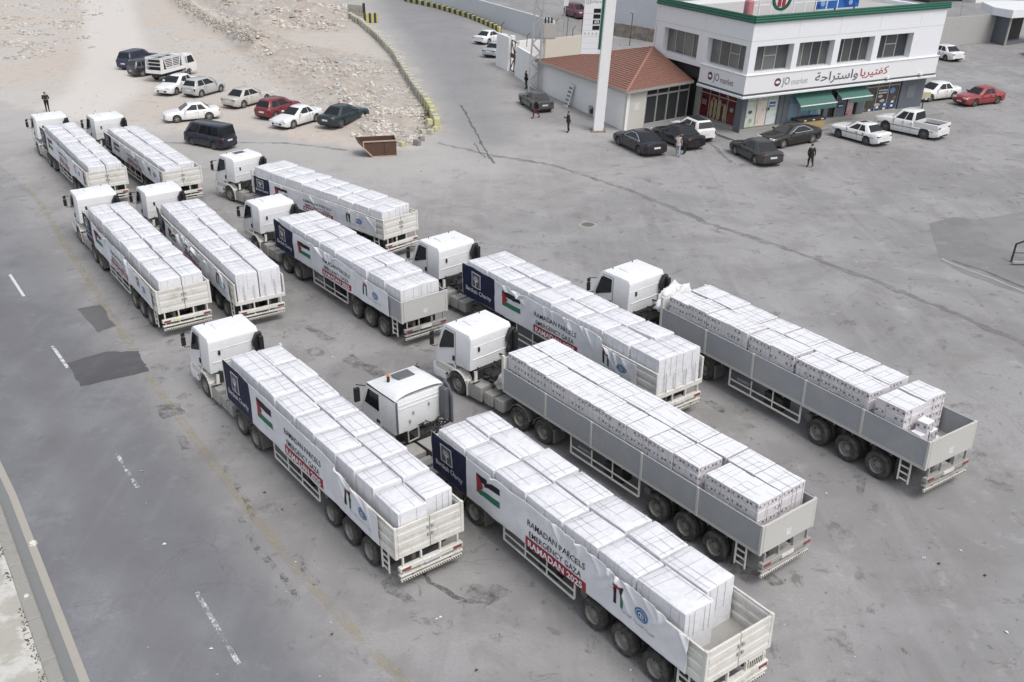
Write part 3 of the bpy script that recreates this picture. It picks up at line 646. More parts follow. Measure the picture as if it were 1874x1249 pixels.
for k,(z,r) in enumerate(((9.03,.125),(9.22,.11),(9.38,.095))):
    m=BM(); o=F0-.10+k*.04; m.cyl((-.7-.1+k*.04,o,z),(19.9,o,z),r,r,10); m.cyl((-.7-.1+k*.04,o,z),(-.7-.1+k*.04,12.6,z),r,r,10); bpart(m,'green_roll',MGREEN,smooth=40)
m=BM(); m.box(-.72,19.8,F0,-.35,8.95,9.3); m.box(-.72,-.35,-.35,12.5,8.95,9.3); bpart(m,'parapet',MGREEN)
# rooftop lettering frame seen above the parapet
rf=empty('rooftop_sign_frame',AB(1,2,8.64),0,'white rooftop frame with round red and green emblem above the parapet','sign frame')
def rpart(m,name,mats,parent,base,**k):
    m.v=[(x-base.x,y-base.y,z-base.z) for x,y,z in m.v]; return link(name,m.mesh(name,mats,**k),parent)
Bf=AB(1,2,8.64)
for i in range(9):
    m=BM(); a=-.1+i*1.15; m.box(a,a+.07,1.2,1.27,8.64,11.5); rpart(m,'post',MWALL,rf,Bf)
m=BM(); m.box(-.1,9.2,1.28,1.33,9.9,9.96); rpart(m,'rail',MWALL,rf,Bf)
m=BM(); n=24
for r0,r1,mi,y in((.95,.72,0,1.1),):
    m.add([(3.2+math.cos(2*math.pi*i/n)*r,y+d,10.35+math.sin(2*math.pi*i/n)*r) for d in(0,.12) for r in(r0,r1) for i in range(n)],
      [(i,(i+1)%n,(i+1)%n+n,i+n) for i in range(n)]+[(i+2*n,(i+1)%n+2*n,(i+1)%n+3*n,i+3*n) for i in range(n)]+[(i,(i+1)%n,(i+1)%n+2*n,i+2*n) for i in range(n)],0)
for dx in(-.22,.22): m.box(3.2+dx-.13,3.2+dx+.13,1.1,1.2,9.72,10.7,1)
rpart(m,'round_emblem',[MGREEN,MPR],rf,Bf)
m=BM(); m.box(7.6,12.2,2.0,2.2,9.15,11.2); Bb=AB(9.9,2.1,9); o=empty('rooftop_billboard',Bb,0,'blue billboard standing on the market roof','billboard')
rpart(m,'panel',prntmat('blue_billboard',((.02,.07,.28),(.03,.13,.42),(.25,.4,.6)),.5,1),o,Bb)
m=BM(); 
for a in (7.8,9.9,12.0): m.box(a-.05,a+.05,2.2,2.3,8.64,11.2)
m.bar((7.0,1.5,8.64),(7.9,2.3,10.6),.1,.1); rpart(m,'support',MBK,o,Bb)
m=BM(); m.box(-.3,.25,.8,1.5,8.66,10.4); tag(rpart(m,'roof_cylinder',flat('pinkish_steel',(.5,.2,.22)),None,Vector((0,0,0)),bevel=.1),'pink upright tank on the market roof behind the parapet','tank').location=(0,0,0)
# pavement in front
m=BM(); m.add([(-1.6,-1.9,0),(21,-1.9,0),(21,.3,0),(.3,.3,0),(.3,7,0),(-1.6,7,0),(-1.6,-1.9,.16),(21,-1.9,.16),(21,.3,.16),(.3,.3,.16),(.3,7,.16),(-1.6,7,.16)],[(5,4,3,2,1,0),(6,7,8,9,10,11)]+[(i,(i+1)%6,(i+1)%6+6,i+6) for i in range(6)])
o=link('pavement_step',m.mesh('pavement_step',paint('pavement_grey',(.27,.27,.265),.8,.5,(.16,.15,.14),1.5)),None); tag(o,kind='structure')
# display chest by the awning
cb=AB(6.5,-.9,.16); ch=empty('display_chest',cb,TH,'dark brown display chest with yellow front under the first awning','display chest')
m=MB(); m.box(-1.5,1.3,-.45,.45,0,.62); link('chest',m.mesh('chest',flat('chest_tan',(.42,.30,.15)),bevel=.02),ch)
m=MB(); m.box(-1.55,1.35,-.5,.5,.62,.86); link('lid',m.mesh('lid',flat('chest_dark',(.035,.03,.028)),bevel=.03),ch)
m=MB(); 
for i in range(3): m.box(-1.+i*.9,-.75+i*.9,-.515,-.5,.70,.77)
link('label_print',m.mesh('label_print',MPW),ch)
# ------------------------------------------------------------------ annex with red roof
C1=(-7.7,5.2);C2=(-.75,6.35);C0=(-6.4,23.0)
ax=empty('annex',AB(*C1),0,'low white annex with red ribbed roof and glazed front beside the market','building')
Ba=AB(*C1)
def seg(m,p,q,z0,z1,th,mi=0,inward=1):
    d=Vector((q[0]-p[0],q[1]-p[1])).normalized();n=Vector((-d.y,d.x))*th*inward
    m.hexa([(p[0],p[1],z0),(q[0],q[1],z0),(q[0]+n.x,q[1]+n.y,z0),(p[0]+n.x,p[1]+n.y,z0)],[(p[0],p[1],z1),(q[0],q[1],z1),(q[0]+n.x,q[1]+n.y,z1),(p[0]+n.x,p[1]+n.y,z1)],mi)
lp=lambda p,q,t:(p[0]+(q[0]-p[0])*t,p[1]+(q[1]-p[1])*t)
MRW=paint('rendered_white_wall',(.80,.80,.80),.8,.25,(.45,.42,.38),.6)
m=BM(); d_=Vector((C1[0]-C0[0],C1[1]-C0[1])).normalized(); nx_,ny_=-d_.y*.25,d_.x*.25
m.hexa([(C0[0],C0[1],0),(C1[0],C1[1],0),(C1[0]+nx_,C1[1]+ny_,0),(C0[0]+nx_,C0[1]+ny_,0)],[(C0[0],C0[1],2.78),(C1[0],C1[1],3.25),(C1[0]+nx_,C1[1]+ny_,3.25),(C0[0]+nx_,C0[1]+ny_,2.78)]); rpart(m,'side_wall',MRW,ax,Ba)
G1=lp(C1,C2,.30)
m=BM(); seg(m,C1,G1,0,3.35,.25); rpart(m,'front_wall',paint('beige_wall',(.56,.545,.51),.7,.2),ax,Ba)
m=BM(); seg(m,G1,C2,0,.33,.3); seg(m,G1,C2,3.22,3.4,.3); rpart(m,'sill_and_head',MALU,ax,Ba)
m=BM(); seg(m,lp(G1,C2,.01),C2,.3,3.2,.12); m.v=m.v; 
d2=Vector((C2[0]-C1[0],C2[1]-C1[1])).normalized();n2=Vector((-d2.y,d2.x))
m=BM(); m.add([(lp(G1,C2,t)[0]+n2.x*.9,lp(G1,C2,t)[1]+n2.y*.9,z) for t,z in((0,0),(1,0),(1,3.3),(0,3.3))],[(0,1,2,3)]); rpart(m,'interior',MINT,ax,Ba,recalc=False)
for i in range(4):
    p=lp(G1,C2,i/4+.008);q=lp(G1,C2,(i+1)/4-.008)
    for z0,z1 in((.33,2.55),(2.72,3.22)):
        m=BM(); seg(m,(p[0]+n2.x*.08,p[1]+n2.y*.08),(q[0]+n2.x*.08,q[1]+n2.y*.08),z0,z1,.02); rpart(m,'pane',MSHOP,ax,Ba)
for i in range(5):
    p=lp(G1,C2,max(0,i/4-.01));q=lp(G1,C2,min(1,i/4+.012)); m=BM(); seg(m,p,q,.33,3.22,.12); rpart(m,'mullion',MALU,ax,Ba)
m=BM(); seg(m,G1,C2,2.56,2.71,.1); rpart(m,'transom',MALU,ax,Ba)
m=BM(); p=lp(C1,C2,.12);q=lp(C1,C2,.2); seg(m,p,q,1.6,2.2,-.02); rpart(m,'notice',MPLATE,ax,Ba)
# ribbed roof: rows of pressed tiles following each eave
P_=(-.72,12.6,5.25)
def roofplane(e0,e1,pk,n,name):
    "e0,e1 eave corners, pk peak; steps parallel to the eave"
    m=BM(); e0,e1,pk=Vector(e0),Vector(e1),Vector(pk)
    for i in range(n):
        t0,t1=i/n,(i+1)/n
        a,b=e0.lerp(pk,t0),e1.lerp(pk,t0);c,d=e1.lerp(pk,t1),e0.lerp(pk,t1)
        up=Vector((0,0,.055)); m.add([a,b,a+up,b+up,c+up*.1,d+up*.1],[(0,1,3,2),(2,3,4,5)])
        # pan joints across the row
        L=(b-a).length; k=max(1,int(L/.55))
        for j in range(1,k):
            p=a.lerp(b,j/k)+up; 
            q=d.lerp(c,j/k)+up*.1; w=(b-a).normalized()*.05; m.add([p-w,p+Vector((0,0,.03)),p+w,q-w,q+Vector((0,0,.03)),q+w],[(0,1,4,3),(1,2,5,4)])
    o=rpart(m,name,ROOFM,ax,Ba,recalc=False); tag(o,kind='stuff'); return o
ROOFM=paint('terracotta_roof',(.235,.118,.088),.6,.35,(.34,.22,.18),1.2)
E0=(-6.9,23.2,2.9);E1=(-8.1,4.8,3.35);E2=(-.72,6.0,3.4)
roofplane(E0,E1,P_,24,'roof_tiles'); roofplane(E1,E2,P_,20,'roof_tiles'); roofplane((-.72,23.2,2.9),E0,P_,14,'roof_tiles')
m=BM(); m.bar(E1,P_,.18,.1); m.bar(E0,P_,.18,.1); rpart(m,'hip_ridge',paint('hip_tile',(.36,.17,.13),.6,.3),ax,Ba)
m=BM()
for p,q in((E0,E1),(E1,E2)):
    p=Vector(p);q=Vector(q); m.bar(p-Vector((0,0,.08)),q-Vector((0,0,.08)),.16,.2)
rpart(m,'gutter',MTK,ax,Ba)
# ------------------------------------------------------------------ perimeter wall and gate
pw=empty('perimeter_wall',AB(-6.4,23),0,'white rendered perimeter wall running back from the annex to the gate','wall'); Bp=AB(-6.4,23)
W0=(-6.4,23.1);W1=(-5.05,30.6);W2=(-4.6,33.3);W3=(-4.3,36.9)
m=BM(); seg(m,W1,W0,0,3.0,-.25); rpart(m,'wall',MRW,pw,Bp); m=BM(); seg(m,W3,W2,0,3.45,-.25); rpart(m,'wall',MRW,pw,Bp)
m=BM(); m.box(W2[0]-.05,W2[0]+.4,W2[1]-.1,W2[1]+.35,0,3.6); rpart(m,'pillar',MRW,pw,Bp); m=BM(); m.box(W1[0]-.1,W1[0]+.35,W1[1]-.35,W1[1]+.1,0,3.5); rpart(m,'pillar',MRW,pw,Bp)
m=BM(); seg(m,W3,(W3[0]+6,W3[1]+1.5),0,2.3,-.25); rpart(m,'wall',MRW,pw,Bp)
gt=empty('gate',AB(*W1),0,'rusty cross-braced metal gate in the white perimeter wall','gate'); Bg=AB(*W1); MRUST=paint('rusty_brown',(.075,.05,.038),.7,.5,(.16,.09,.06),3.)
m=BM(); p,q=W1,W2
def gl(t,z): x,y=lp(p,q,t); return (x+.05,y,z)
for a,b in(((.03,.15),(.03,3.2)),((.97,.15),(.97,3.2)),((.5,.15),(.5,3.2)),((.03,.15),(.97,.15)),((.03,3.2),(.97,3.2)),((.03,.2),(.5,1.55)),((.5,1.55),(.97,.2)),((.03,3.1),(.5,1.9)),((.5,1.9),(.97,3.1))): m.bar(gl(*a),gl(*b),.09,.09)
rpart(m,'gate_frame',MRUST,gt,Bg); m=BM(); seg(m,lp(p,q,.05),lp(p,q,.95),1.5,1.95,.03); rpart(m,'lock_plate',MRUST,gt,Bg)
# metal lattice tower, transformer
tb=G(976,167); tw=empty('lattice_tower',tb,0,'grey steel lattice power pole beside the white perimeter wall','tower')
m=MB(lean)
H_=15;
def wd(z): return .48-.012*z
for sx in(-1,1):
    for sy in(-1,1): m.bar((sx*wd(0),sy*wd(0),0),(sx*wd(H_),sy*wd(H_),H_),.14,.14)
z=0;k=0
while z<H_-.9:
    z2=z+.9;s=1 if k%2 else -1
    for sy in(-1,1): m.bar((-s*wd(z),sy*wd(z),z),(s*wd(z2),sy*wd(z2),z2),.07,.07); m.bar((sy*wd(z),-s*wd(z),z),(sy*wd(z2),s*wd(z2),z2),.07,.07)
    z=z2;k+=1
link('lattice',m.mesh('lattice',MALU),tw)
tr=empty('transformer',tb+Vector((1.4,.3,5.0)),0,'grey box transformer with three dark insulators beside the lattice pole','transformer')
m=MB(); m.box(-.5,.5,-.4,.4,0,1.3); 
for i in range(5): m.box(.5,.72,-.36+i*.17,-.30+i*.17,.1,1.2)
link('tank',m.mesh('tank',paint('transformer_grey',(.42,.41,.38),.6,.4)),tr)
for i in range(3): m=MB(); m.lathe([(.05,0),(.10,.1),(.06,.15),(.11,.25),(.06,.3),(.10,.4),(.04,.55)],(-.3+i*.3,0,1.3),10,axis='z'); link('insulator',m.mesh('insulator',MDK),tr)
m=MB(); m.bar((-1.3,-.3,-.05),(.6,-.3,-.05),.12,.12);m.bar((-1.3,.3,-.05),(.6,.3,-.05),.12,.12); link('bracket',m.mesh('bracket',MALU),tr)
# cream compound wall behind, bent wire posts
c1=G(996,117);c2=G(1090,104); cw=empty('compound_wall',c1,0,'cream compound wall behind the annex roof','wall')
d=(c2-c1); m=MB(lean); n_=Vector((-d.y,d.x,0)).normalized()*.25
m.hexa([(0,0,0),tuple(d),tuple(d+n_),tuple(n_)],[(0,0,2.6),tuple(d+Vector((0,0,2.6))),tuple(d+n_+Vector((0,0,2.6))),tuple(n_+Vector((0,0,2.6)))]); link('wall',m.mesh('wall',paint('cream_render',(.58,.54,.46),.8,.3,(.4,.36,.3),.7)),cw)
def wirepost(p,z0,h,lab,grp='bent wire posts on the compound walls'):
    m=MB(lean); m.tube([(0,0,0),(0,0,h),(.28,0,h+.3)],.035,6); o=link('wire_post',m.mesh('wire_post',MRUST),None,(p.x+LEAN*z0,p.y,z0)); tag(o,lab,'post',grp)
for px,py,z0,h,lab in((914,118,3.2,1.0,'bent wire post at the far end of the white wall'),(960,143,3.1,1.1,'bent wire post on the white wall next to the gate'),(1012,108,2.5,1.6,'bent wire post on the cream wall near the transformer'),(1044,110,.0,3.4,'tall bent post in front of the cream wall'),(1062,84,.5,2.6,'bent post just left of the price sign'),(1036,80,.5,2.6,'thick forked post behind the cream wall')): wirepost(G(px,py),z0,h,lab)
# small sign on a post behind
p=G(1030,72); sg=empty('road_sign',p,0,'small white square sign on a thin post in the back yard','sign'); m=MB(lean); m.cyl((0,0,0),(0,0,4.2),.06); link('pole',m.mesh('pole',MALU),sg); m=MB(lean); m.box(-.25,.35,-.08,-.03,4.0,4.8); link('sign_plate',m.mesh('sign_plate',MPLATE),sg)
# ------------------------------------------------------------------ white pylon and price sign
pb=G(1094,240); py_=empty('pylon',pb,0,'tall white steel pylon in front of the annex','pylon')
m=MB(lean); m.box(-.42,.42,-.35,.35,0,16); link('column',m.mesh('column',paint('pylon_white',(.76,.76,.77),.4,.2,(.5,.5,.48),.5),bevel=.05),py_)
m=MB(lean); m.box(-.62,.62,-.55,.55,0,.08); 
link('base_plate',m.mesh('base_plate',paint('rusty_plate',(.25,.17,.13),.8,.5)),py_)
for i in range(8): m=MB(); a=i*math.pi/4; m.cyl((math.cos(a)*.52,math.sin(a)*.46,.08),(math.cos(a)*.52,math.sin(a)*.46,.13),.035,n=6); link('bolt',m.mesh('bolt',MCH),py_)
pr=empty('price_sign',pb+Vector((-.4,0,5.5)),0,'white fuel price board with green edge stripe mounted on the pylon','sign')
def prx(p): return (p[0]+LEAN*(p[2]+5.5),p[1],p[2]) 
X0s,X1s=-1.62,-.02
m=MB(prx); m.box(X0s,X1s,-.2,.2,.75,8); link('board',m.mesh('board',paint('board_white',(.72,.72,.75),.35,.15,(.6,.6,.6))),pr)
m=MB(prx); m.box(X1s-.24,X1s-.04,-.215,-.2,1.1,8); link('green_stripe',m.mesh('green_stripe',MGREEN),pr)
m=MB(prx); 
for z in (1.15,1.6,2.1,2.55,2.98,3.41,3.84): m.box(X0s+.02,X1s-.26,-.206,-.2,z,z+.018)
link('row_line',m.mesh('row_line',MTG),pr)
for i,z in enumerate((3.9,3.47,3.04,2.61)):
    m=MB(prx); m.box(-.86,-.3,-.212,-.2,z,z+.32); b_=link('price_display',m.mesh('price_display',flat('display_black',(.012,.012,.012),.2)),pr)
    if i==2:
        m=MB(prx); add_text(m,'675',.3,lambda x,y:(-.55+x*.8,-.222,z+.16+y),.01); link('digits',m.mesh('digits',MPW,recalc=False),b_)
m=MB(prx); add_text(m,'JoPetrol',.34,lambda x,y:(-.72+x*.85,-.212,4.75+y),.004); link('lettering',m.mesh('lettering',MTG,recalc=False),pr)
m=MB(prx); n=20; m.add([(-1.35+math.cos(i*2*math.pi/n)*r,-.212,4.75+math.sin(i*2*math.pi/n)*r) for r in(.2,.15) for i in range(n)],[(i,(i+1)%n,(i+1)%n+n,i+n) for i in range(n)]); m.box(-1.4,-1.3,-.212,-.205,4.66,4.84); link('round_logo',m.mesh('round_logo',MTG,recalc=False),pr)
m=MB(prx)
for i,x in enumerate((-1.4,-1.1,-.8,-.5)): m.box(x-.06,x+.06,-.21,-.2,2.25,2.4)
link('service_icon',m.mesh('service_icon',MTG),pr)
# sheet leaning against the annex wall
p=G(1031,194); ux,uy=.29,-.76; tx_,ty_=.62,.20
def lpn(u,v,o=0.): return (ux*u+tx_*v-.02*o,uy*u+ty_*v-.05*o,2.0*v)
m=MB(); m.hexa([lpn(0,0),lpn(1,0),(lpn(1,0)[0]+.06,lpn(1,0)[1],0),(lpn(0,0)[0]+.06,lpn(0,0)[1],0)],[lpn(0,1),lpn(1,1),(lpn(1,1)[0]+.06,lpn(1,1)[1],2.0),(lpn(0,1)[0]+.06,lpn(0,1)[1],2.0)]); o=link('leaning_panel',m.mesh('leaning_panel',paint('panel_white',(.70,.70,.70),.5,.2)),None,p); tag(o,'white slatted panel leaning against the annex side wall','panel')
for i in range(5):
    for j in range(3):
        m=MB(); u0,u1=.10+.29*j,.28+.29*j; v=.10+.17*i; m.add([tuple(Vector(lpn(u0,v))+Vector((-.02,-.006,0))),tuple(Vector(lpn(u1,v))+Vector((-.02,-.006,0))),tuple(Vector(lpn(u1,v+.08))+Vector((-.02,-.006,0))),tuple(Vector(lpn(u0,v+.08))+Vector((-.02,-.006,0)))],[(0,1,2,3)]); link('slot',m.mesh('slot',MBK,recalc=False),o)
p=G(1084,212); m=MB(); m.box(-.35,.35,-.25,.25,0,.85); o=link('ac_unit',m.mesh('ac_unit',MTK,bevel=.02),None,p); tag(o,'grey air-conditioner box on the ground behind the pylon','air conditioner'); m=MB(); m.lathe([(.26,-.26),(.2,-.27),(.001,-.265)],(0,0,.45),16); link('fan_grille',m.mesh('fan_grille',MDK),o)
# ------------------------------------------------------------------ upper retaining wall with striped kerb blocks
def wallrun(name,pts,h,th,mat,label,cat='wall'):
    P=[G(*q) for q in pts]; b=P[0]; r=empty(name,b,0,label,cat)
    for p,q in zip(P,P[1:]):
        d=(q-p).normalized();n=Vector((-d.y,d.x,0))*th; m=MB(lean)
        p_=p-b;q_=q-b; m.hexa([tuple(p_),tuple(q_),tuple(q_+n),tuple(p_+n)],[tuple(v+Vector((0,0,h))) for v in(p_,q_,q_+n,p_+n)]); link('wall',m.mesh('wall',mat),r)
    return r
MRT=paint('pale_blue_grey_wall',(.56,.585,.62),.7,.2,(.42,.43,.43),.5)
wallrun('retaining_wall',((690,-14),(760,5),(830,23),(900,45),(960,64),(1010,82)),2.7,.35,MRT,'long pale grey retaining wall along the upper side road')
kb=resample(GP((742,2),(800,15),(860,33),(905,52),(918,60)),.95); r=empty('striped_kerb',(kb[0][0],kb[0][1],0),0,'yellow and black painted kerb blocks at the foot of the retaining wall','kerb')
MY=paint('faded_yellow_paint',(.50,.47,.17),.8,.5,(.4,.38,.3),4.); MKB=paint('worn_black_paint',(.05,.05,.05),.8,.5,(.18,.17,.15),4.)
m=MB(); m.box(-.46,.46,-.22,.22,0,.62); kmY=m.mesh('kerb_block',MY,bevel=.03); kmB=m.mesh('kerb_block',MKB,bevel=.03)
for i,((ax_,ay_),(bx_,by_)) in enumerate(zip(kb,kb[1:])):
    link('kerb_block',kmY if i%2 else kmB,r,((ax_+bx_)/2-kb[0][0],(ay_+by_)/2-kb[0][1]-.3,0),math.atan2(by_-ay_,bx_-ax_))
# ------------------------------------------------------------------ block wall along the waste ground
bl=resample(GP((640,34),(660,46),(690,72),(720,104),(745,145),(762,172),(787,205),(802,240)),.8); r=empty('block_wall',(bl[0][0],bl[0][1],0),0,'curved low wall of faded yellow and grey concrete blocks','wall')
MYF=paint('faded_block_yellow',(.47,.46,.38),.9,.55,(.36,.34,.29),4.,bump=.3); MYG=paint('weathered_block_grey',(.235,.23,.21),.9,.5,(.36,.34,.3),4.,bump=.3); MYB=paint('bright_block_yellow',(.52,.50,.28),.9,.4,(.4,.37,.28),4.,bump=.3)
bmm=[]
for mt,hh,ww in((MYF,.9,.5),(MYG,.72,.40),(MYB,.9,.5)):
    m=MB(); m.box(-.385,.385,-ww/2,ww/2,-.1,hh); bmm.append(m.mesh('block',mt,bevel=.035))
rg=random.Random(8)
for i,((ax_,ay_),(bx_,by_)) in enumerate(zip(bl,bl[1:])):
    k=1 if i%2 else (2 if i>len(bl)-14 and rg.random()<.6 else 0)
    link('block',bmm[k],r,((ax_+bx_)/2-bl[0][0]+rg.uniform(-.05,.05),(ay_+by_)/2-bl[0][1]+rg.uniform(-.05,.05),rg.uniform(-.05,.03)),math.atan2(by_-ay_,bx_-ax_)+rg.uniform(-.09,.09))
for i,(px,py,z,k,lb) in enumerate(((788,246,0,0,'fallen cream block leftmost of the tumbled pile'),(797,240,0,2,'fallen yellow block at the wall end'),(799,232,.45,2,'yellow block lying on top of the tumbled pile'),(785,228,0,0,'cream block behind the tumbled pile'),(786,238,.45,2,'yellow block on the left top of the pile'),(768,238,0,0,'pale block in front of the rubble left of the pile'),(774,246,0,0,'large pale block low in the pile'),(735,268,0,2,'yellow-marked block lying beside the rusty skip'),(763,266,0,1,'dark block lying on the kerb edge near the pile'),(772,258,0,1,'small black block on the ground below the pile'),(763,165,0,2,'yellow block set behind the curved wall'))):
    m=MB(); s=rg.uniform(.5,.75); m.box(-.3*s*1.3,.3*s*1.3,-.3*s,.3*s,0,.65*s); p=G(px,py); o=link('fallen_block',m.mesh('fallen_block',(MYF,MYG,MYB)[k],bevel=.03),None,(p.x,p.y,z),rg.uniform(0,3)); o.rotation_euler=(rg.uniform(-.1,.1),rg.uniform(-.1,.1),rg.uniform(0,3)); tag(o,lb,'concrete block','tumbled painted blocks')
# barrier, slab, post
p=G(679,42); b_=empty('traffic_barrier',p,R_(4),'yellow and black striped concrete barrier at the top of the block wall','barrier')
m=MB(); m.box(-1.0,1.0,-.3,.3,0,1.25); link('body',m.mesh('body',MY,bevel=.03),b_)
for i in range(3): m=MB(); x=-.95+i*.7; m.box(x,x+.33,-.312,.312,.01,1.262); link('black_stripe',m.mesh('black_stripe',MKB),b_)
p=G(652,30); m=MB(); m.hexa([(-1.3,.6,0),(1.3,-.4,0),(1.3,-.2,0),(-1.3,.8,0)],[(-1.3,.6,1.6),(1.3,-.4,1.5),(1.3,-.2,1.5),(-1.3,.8,1.6)]); o=link('concrete_slab',m.mesh('concrete_slab',MCONC,bevel=.03),None,p); tag(o,'grey upright concrete slab behind the striped barrier','slab')
m=MB(); 
for k in range(6): m.bar((-1+k*.35,.47-k*.135-.02,.5+(k%2)*.2),(-.8+k*.35,.40-k*.135-.02,1.1-(k%3)*.15),.05,.02)
link('scrawl',m.mesh('scrawl',MBK),o)
p=G(667,33); m=MB(); m.box(-.18,.18,-.15,.15,0,2.0); tag(link('dark_post',m.mesh('dark_post',MDK,bevel=.03),None,p),'short black post beside the striped barrier','post')
# rusty skip
sk=G(703,287); r=empty('skip',sk,R_(12),'rusty brown open skip with one sloping end on the lot edge','skip')
MSK=paint('rusted_steel',(.095,.05,.035),.75,.6,(.19,.13,.10),2.5,bump=.3); MSE=paint('pale_rust_edge',(.42,.33,.27),.8,.4,(.2,.12,.09),3.)
L0,L1,T0,T1,Hs,Wd=-.85,.95,-2.0,.98,1.2,1.6
def plate(name,pts,n,th=.05,mat=MSK):
    n=Vector(n)*th; m=MB(); k=len(pts); m.add([Vector(q) for q in pts]+[Vector(q)+n for q in pts],[tuple(range(k)),tuple(range(2*k-1,k-1,-1))]+[(i,i+k,(i+1)%k+k,(i+1)%k) for i in range(k)]); return link(name,m.mesh(name,mat),r)
plate('front_plate',[(L0,0,0),(L1,0,0),(T1,0,Hs),(T0+.5,0,Hs),(-1.5,0,Hs*.62)],(0,1,0)); plate('back_plate',[(L0,Wd,0),(L1,Wd,0),(T1,Wd,Hs),(T0,Wd,Hs)],(0,-1,0))
plate('end_plate',[(L1,.05,0),(L1,Wd-.05,0),(T1,Wd-.05,Hs),(T1,.05,Hs)],(-1,0,0)); plate('sloping_plate',[(L0,.05,0),(L0,Wd-.05,0),(T0,Wd-.05,Hs),(T0+.1,.05,Hs-.05)],(.7,0,.7)); plate('floor_plate',[(L0,.05,.03),(L1-.05,.05,.03),(L1-.05,Wd-.05,.03),(L0,Wd-.05,.03)],(0,0,1))
m=MB()
for p,q in(((T1,-.03,Hs),(T0+.5,-.03,Hs)),((T0+.5,-.03,Hs),(-1.5,-.03,Hs*.62)),((-1.5,-.03,Hs*.62),(L0,-.03,.03)),((L0,-.03,.03),(L1,-.03,.03))): m.bar(p,q,.09,.09)
link('edge_trim',m.mesh('edge_trim',MSE),r); m=MB(); m.bar((.1,-.03,.05),(.1,-.03,Hs-.05),.05,.04); link('stiffener',m.mesh('stiffener',MSK),r)
# ------------------------------------------------------------------ far background
wallrun('far_wall',((1700,87),(1760,82),(1822,77)),3.3,.3,paint('far_concrete',(.40,.395,.385),.85,.4,(.28,.27,.25),.3),'grey concrete boundary wall at the far right')
wallrun('white_hall',((1085,26),(1125,42),(1196,63),(1330,104)),9.,6.,paint('hall_white',(.68,.69,.72),.6,.2,(.5,.5,.5),.2),'tall plain white hall wall behind the annex and pylon','building')
for px,py,lb in((1128,40,'left'),(1172,52,'right')):
    pass
wallrun('stone_bank',((1100,62),(1160,72),(1230,84),(1300,96)),1.6,.5,paint('rough_stone_bank',(.30,.27,.235),.9,.8,(.15,.13,.11),1.5,amount=(.4,.6),bump=.5),'low rough stone bank below the white hall')
p=G(1152,84); lp_=empty('lamp_post',p,0,'thin dark lamp post in front of the white hall','lamp post'); m=MB(lean); m.tube([(0,0,0),(0,0,3.6),(-.2,0,3.9)],.05,6); link('pole',m.mesh('pole',MRUST),lp_); m=MB(lean); m.box(-.45,.1,-.1,.1,3.9,4.0); link('lamp_head',m.mesh('lamp_head',MTK),lp_)
# shed at the right edge
s0=G(1812,78);s1=G(1838,84);s2=G(1880,78); sh=empty('shed',s0,0,'dark grey shed with white roof at the right edge','shed')
m=MB(lean); a=Vector((0,0,0));b=s1-s0;c=s2-s0; z=Vector((0,0,1))
m.hexa([a,b,b+Vector((.2,.2,0)),a+Vector((.2,.2,0))],[a+z*3.2,b+z*3.4,b+z*3.4+Vector((.2,.2,0)),a+z*3.2+Vector((.2,.2,0))]); link('side_wall',m.mesh('side_wall',MDG),sh)
m=MB(lean); m.hexa([b,c,c+Vector((0,.3,0)),b+Vector((0,.3,0))],[b+z*.4,c+z*.4,c+z*.4+Vector((0,.3,0)),b+z*.4+Vector((0,.3,0))]); m.hexa([b+Vector((.3,3,0)),c+Vector((.3,3,0)),c+Vector((0,3.2,0)),b+Vector((0,3.2,0))],[b+z*3.4+Vector((.3,3,0)),c+z*3.4+Vector((.3,3,0)),c+z*3.4+Vector((0,3.2,0)),b+z*3.4+Vector((0,3.2,0))],1); link('front_wall',m.mesh('front_wall',[MDG,MINT]),sh)
m=MB(lean); q=[a+Vector((-.8,-.3,3.3)),b+Vector((-.4,-.8,3.3)),c+Vector((2,-.5,3.3)),c+Vector((2,6,3.3)),a+Vector((0,5,3.3))]; n=5
m.add(q+[v+z*.9 for v in q],[(4,3,2,1,0),(5,6,7,8,9)]+[(i,(i+1)%n,(i+1)%n+n,i+n) for i in range(n)]); link('roof_slab',m.mesh('roof_slab',MWALL),sh)
m=MB(lean); m.box(b.x-.1,b.x+.1,b.y-.1,b.y+.1,0,3.3); link('post',m.mesh('post',MTK),sh)
p=G(1773,79); o=empty('green_board',p,0,'green and white sign board leaning against the far grey wall','board'); m=MB(lean); m.hexa([(-.6,-.3,0),(.55,-.3,0),(.55,-.2,0),(-.6,-.2,0)],[(-.6,.1,1.5),(.55,.1,1.5),(.55,.2,1.5),(-.6,.2,1.5)]); link('panel',m.mesh('panel',flat('board_green',(.12,.27,.16))),o); m=MB(lean); m.box(-.12,.18,-.2,-.14,.65,.9); m.box(-.45,-.2,-.34,-.3,.05,.4); link('white_mark',m.mesh('white_mark',MPW),o)
p=G(1789,77); o=empty('white_cabinet',p,R_(20),'white metal cabinet standing by the far grey wall','cabinet'); m=MB(); m.box(-.45,.45,-.35,.35,0,1.25); link('body',m.mesh('body',MWALL,bevel=.03),o); m=MB(); m.box(-.3,-.05,-.365,-.35,.7,1.0); link('vent',m.mesh('vent',MBK),o)
p=G(1805,79); m=MB(lean); m.box(-.45,.45,-.05,.0,2.1,3.0); o=link('wall_hatch',m.mesh('wall_hatch',MTK),None,p+Vector((-.6,.9,0))); tag(o,'small dark hatch high on the far grey wall','hatch')
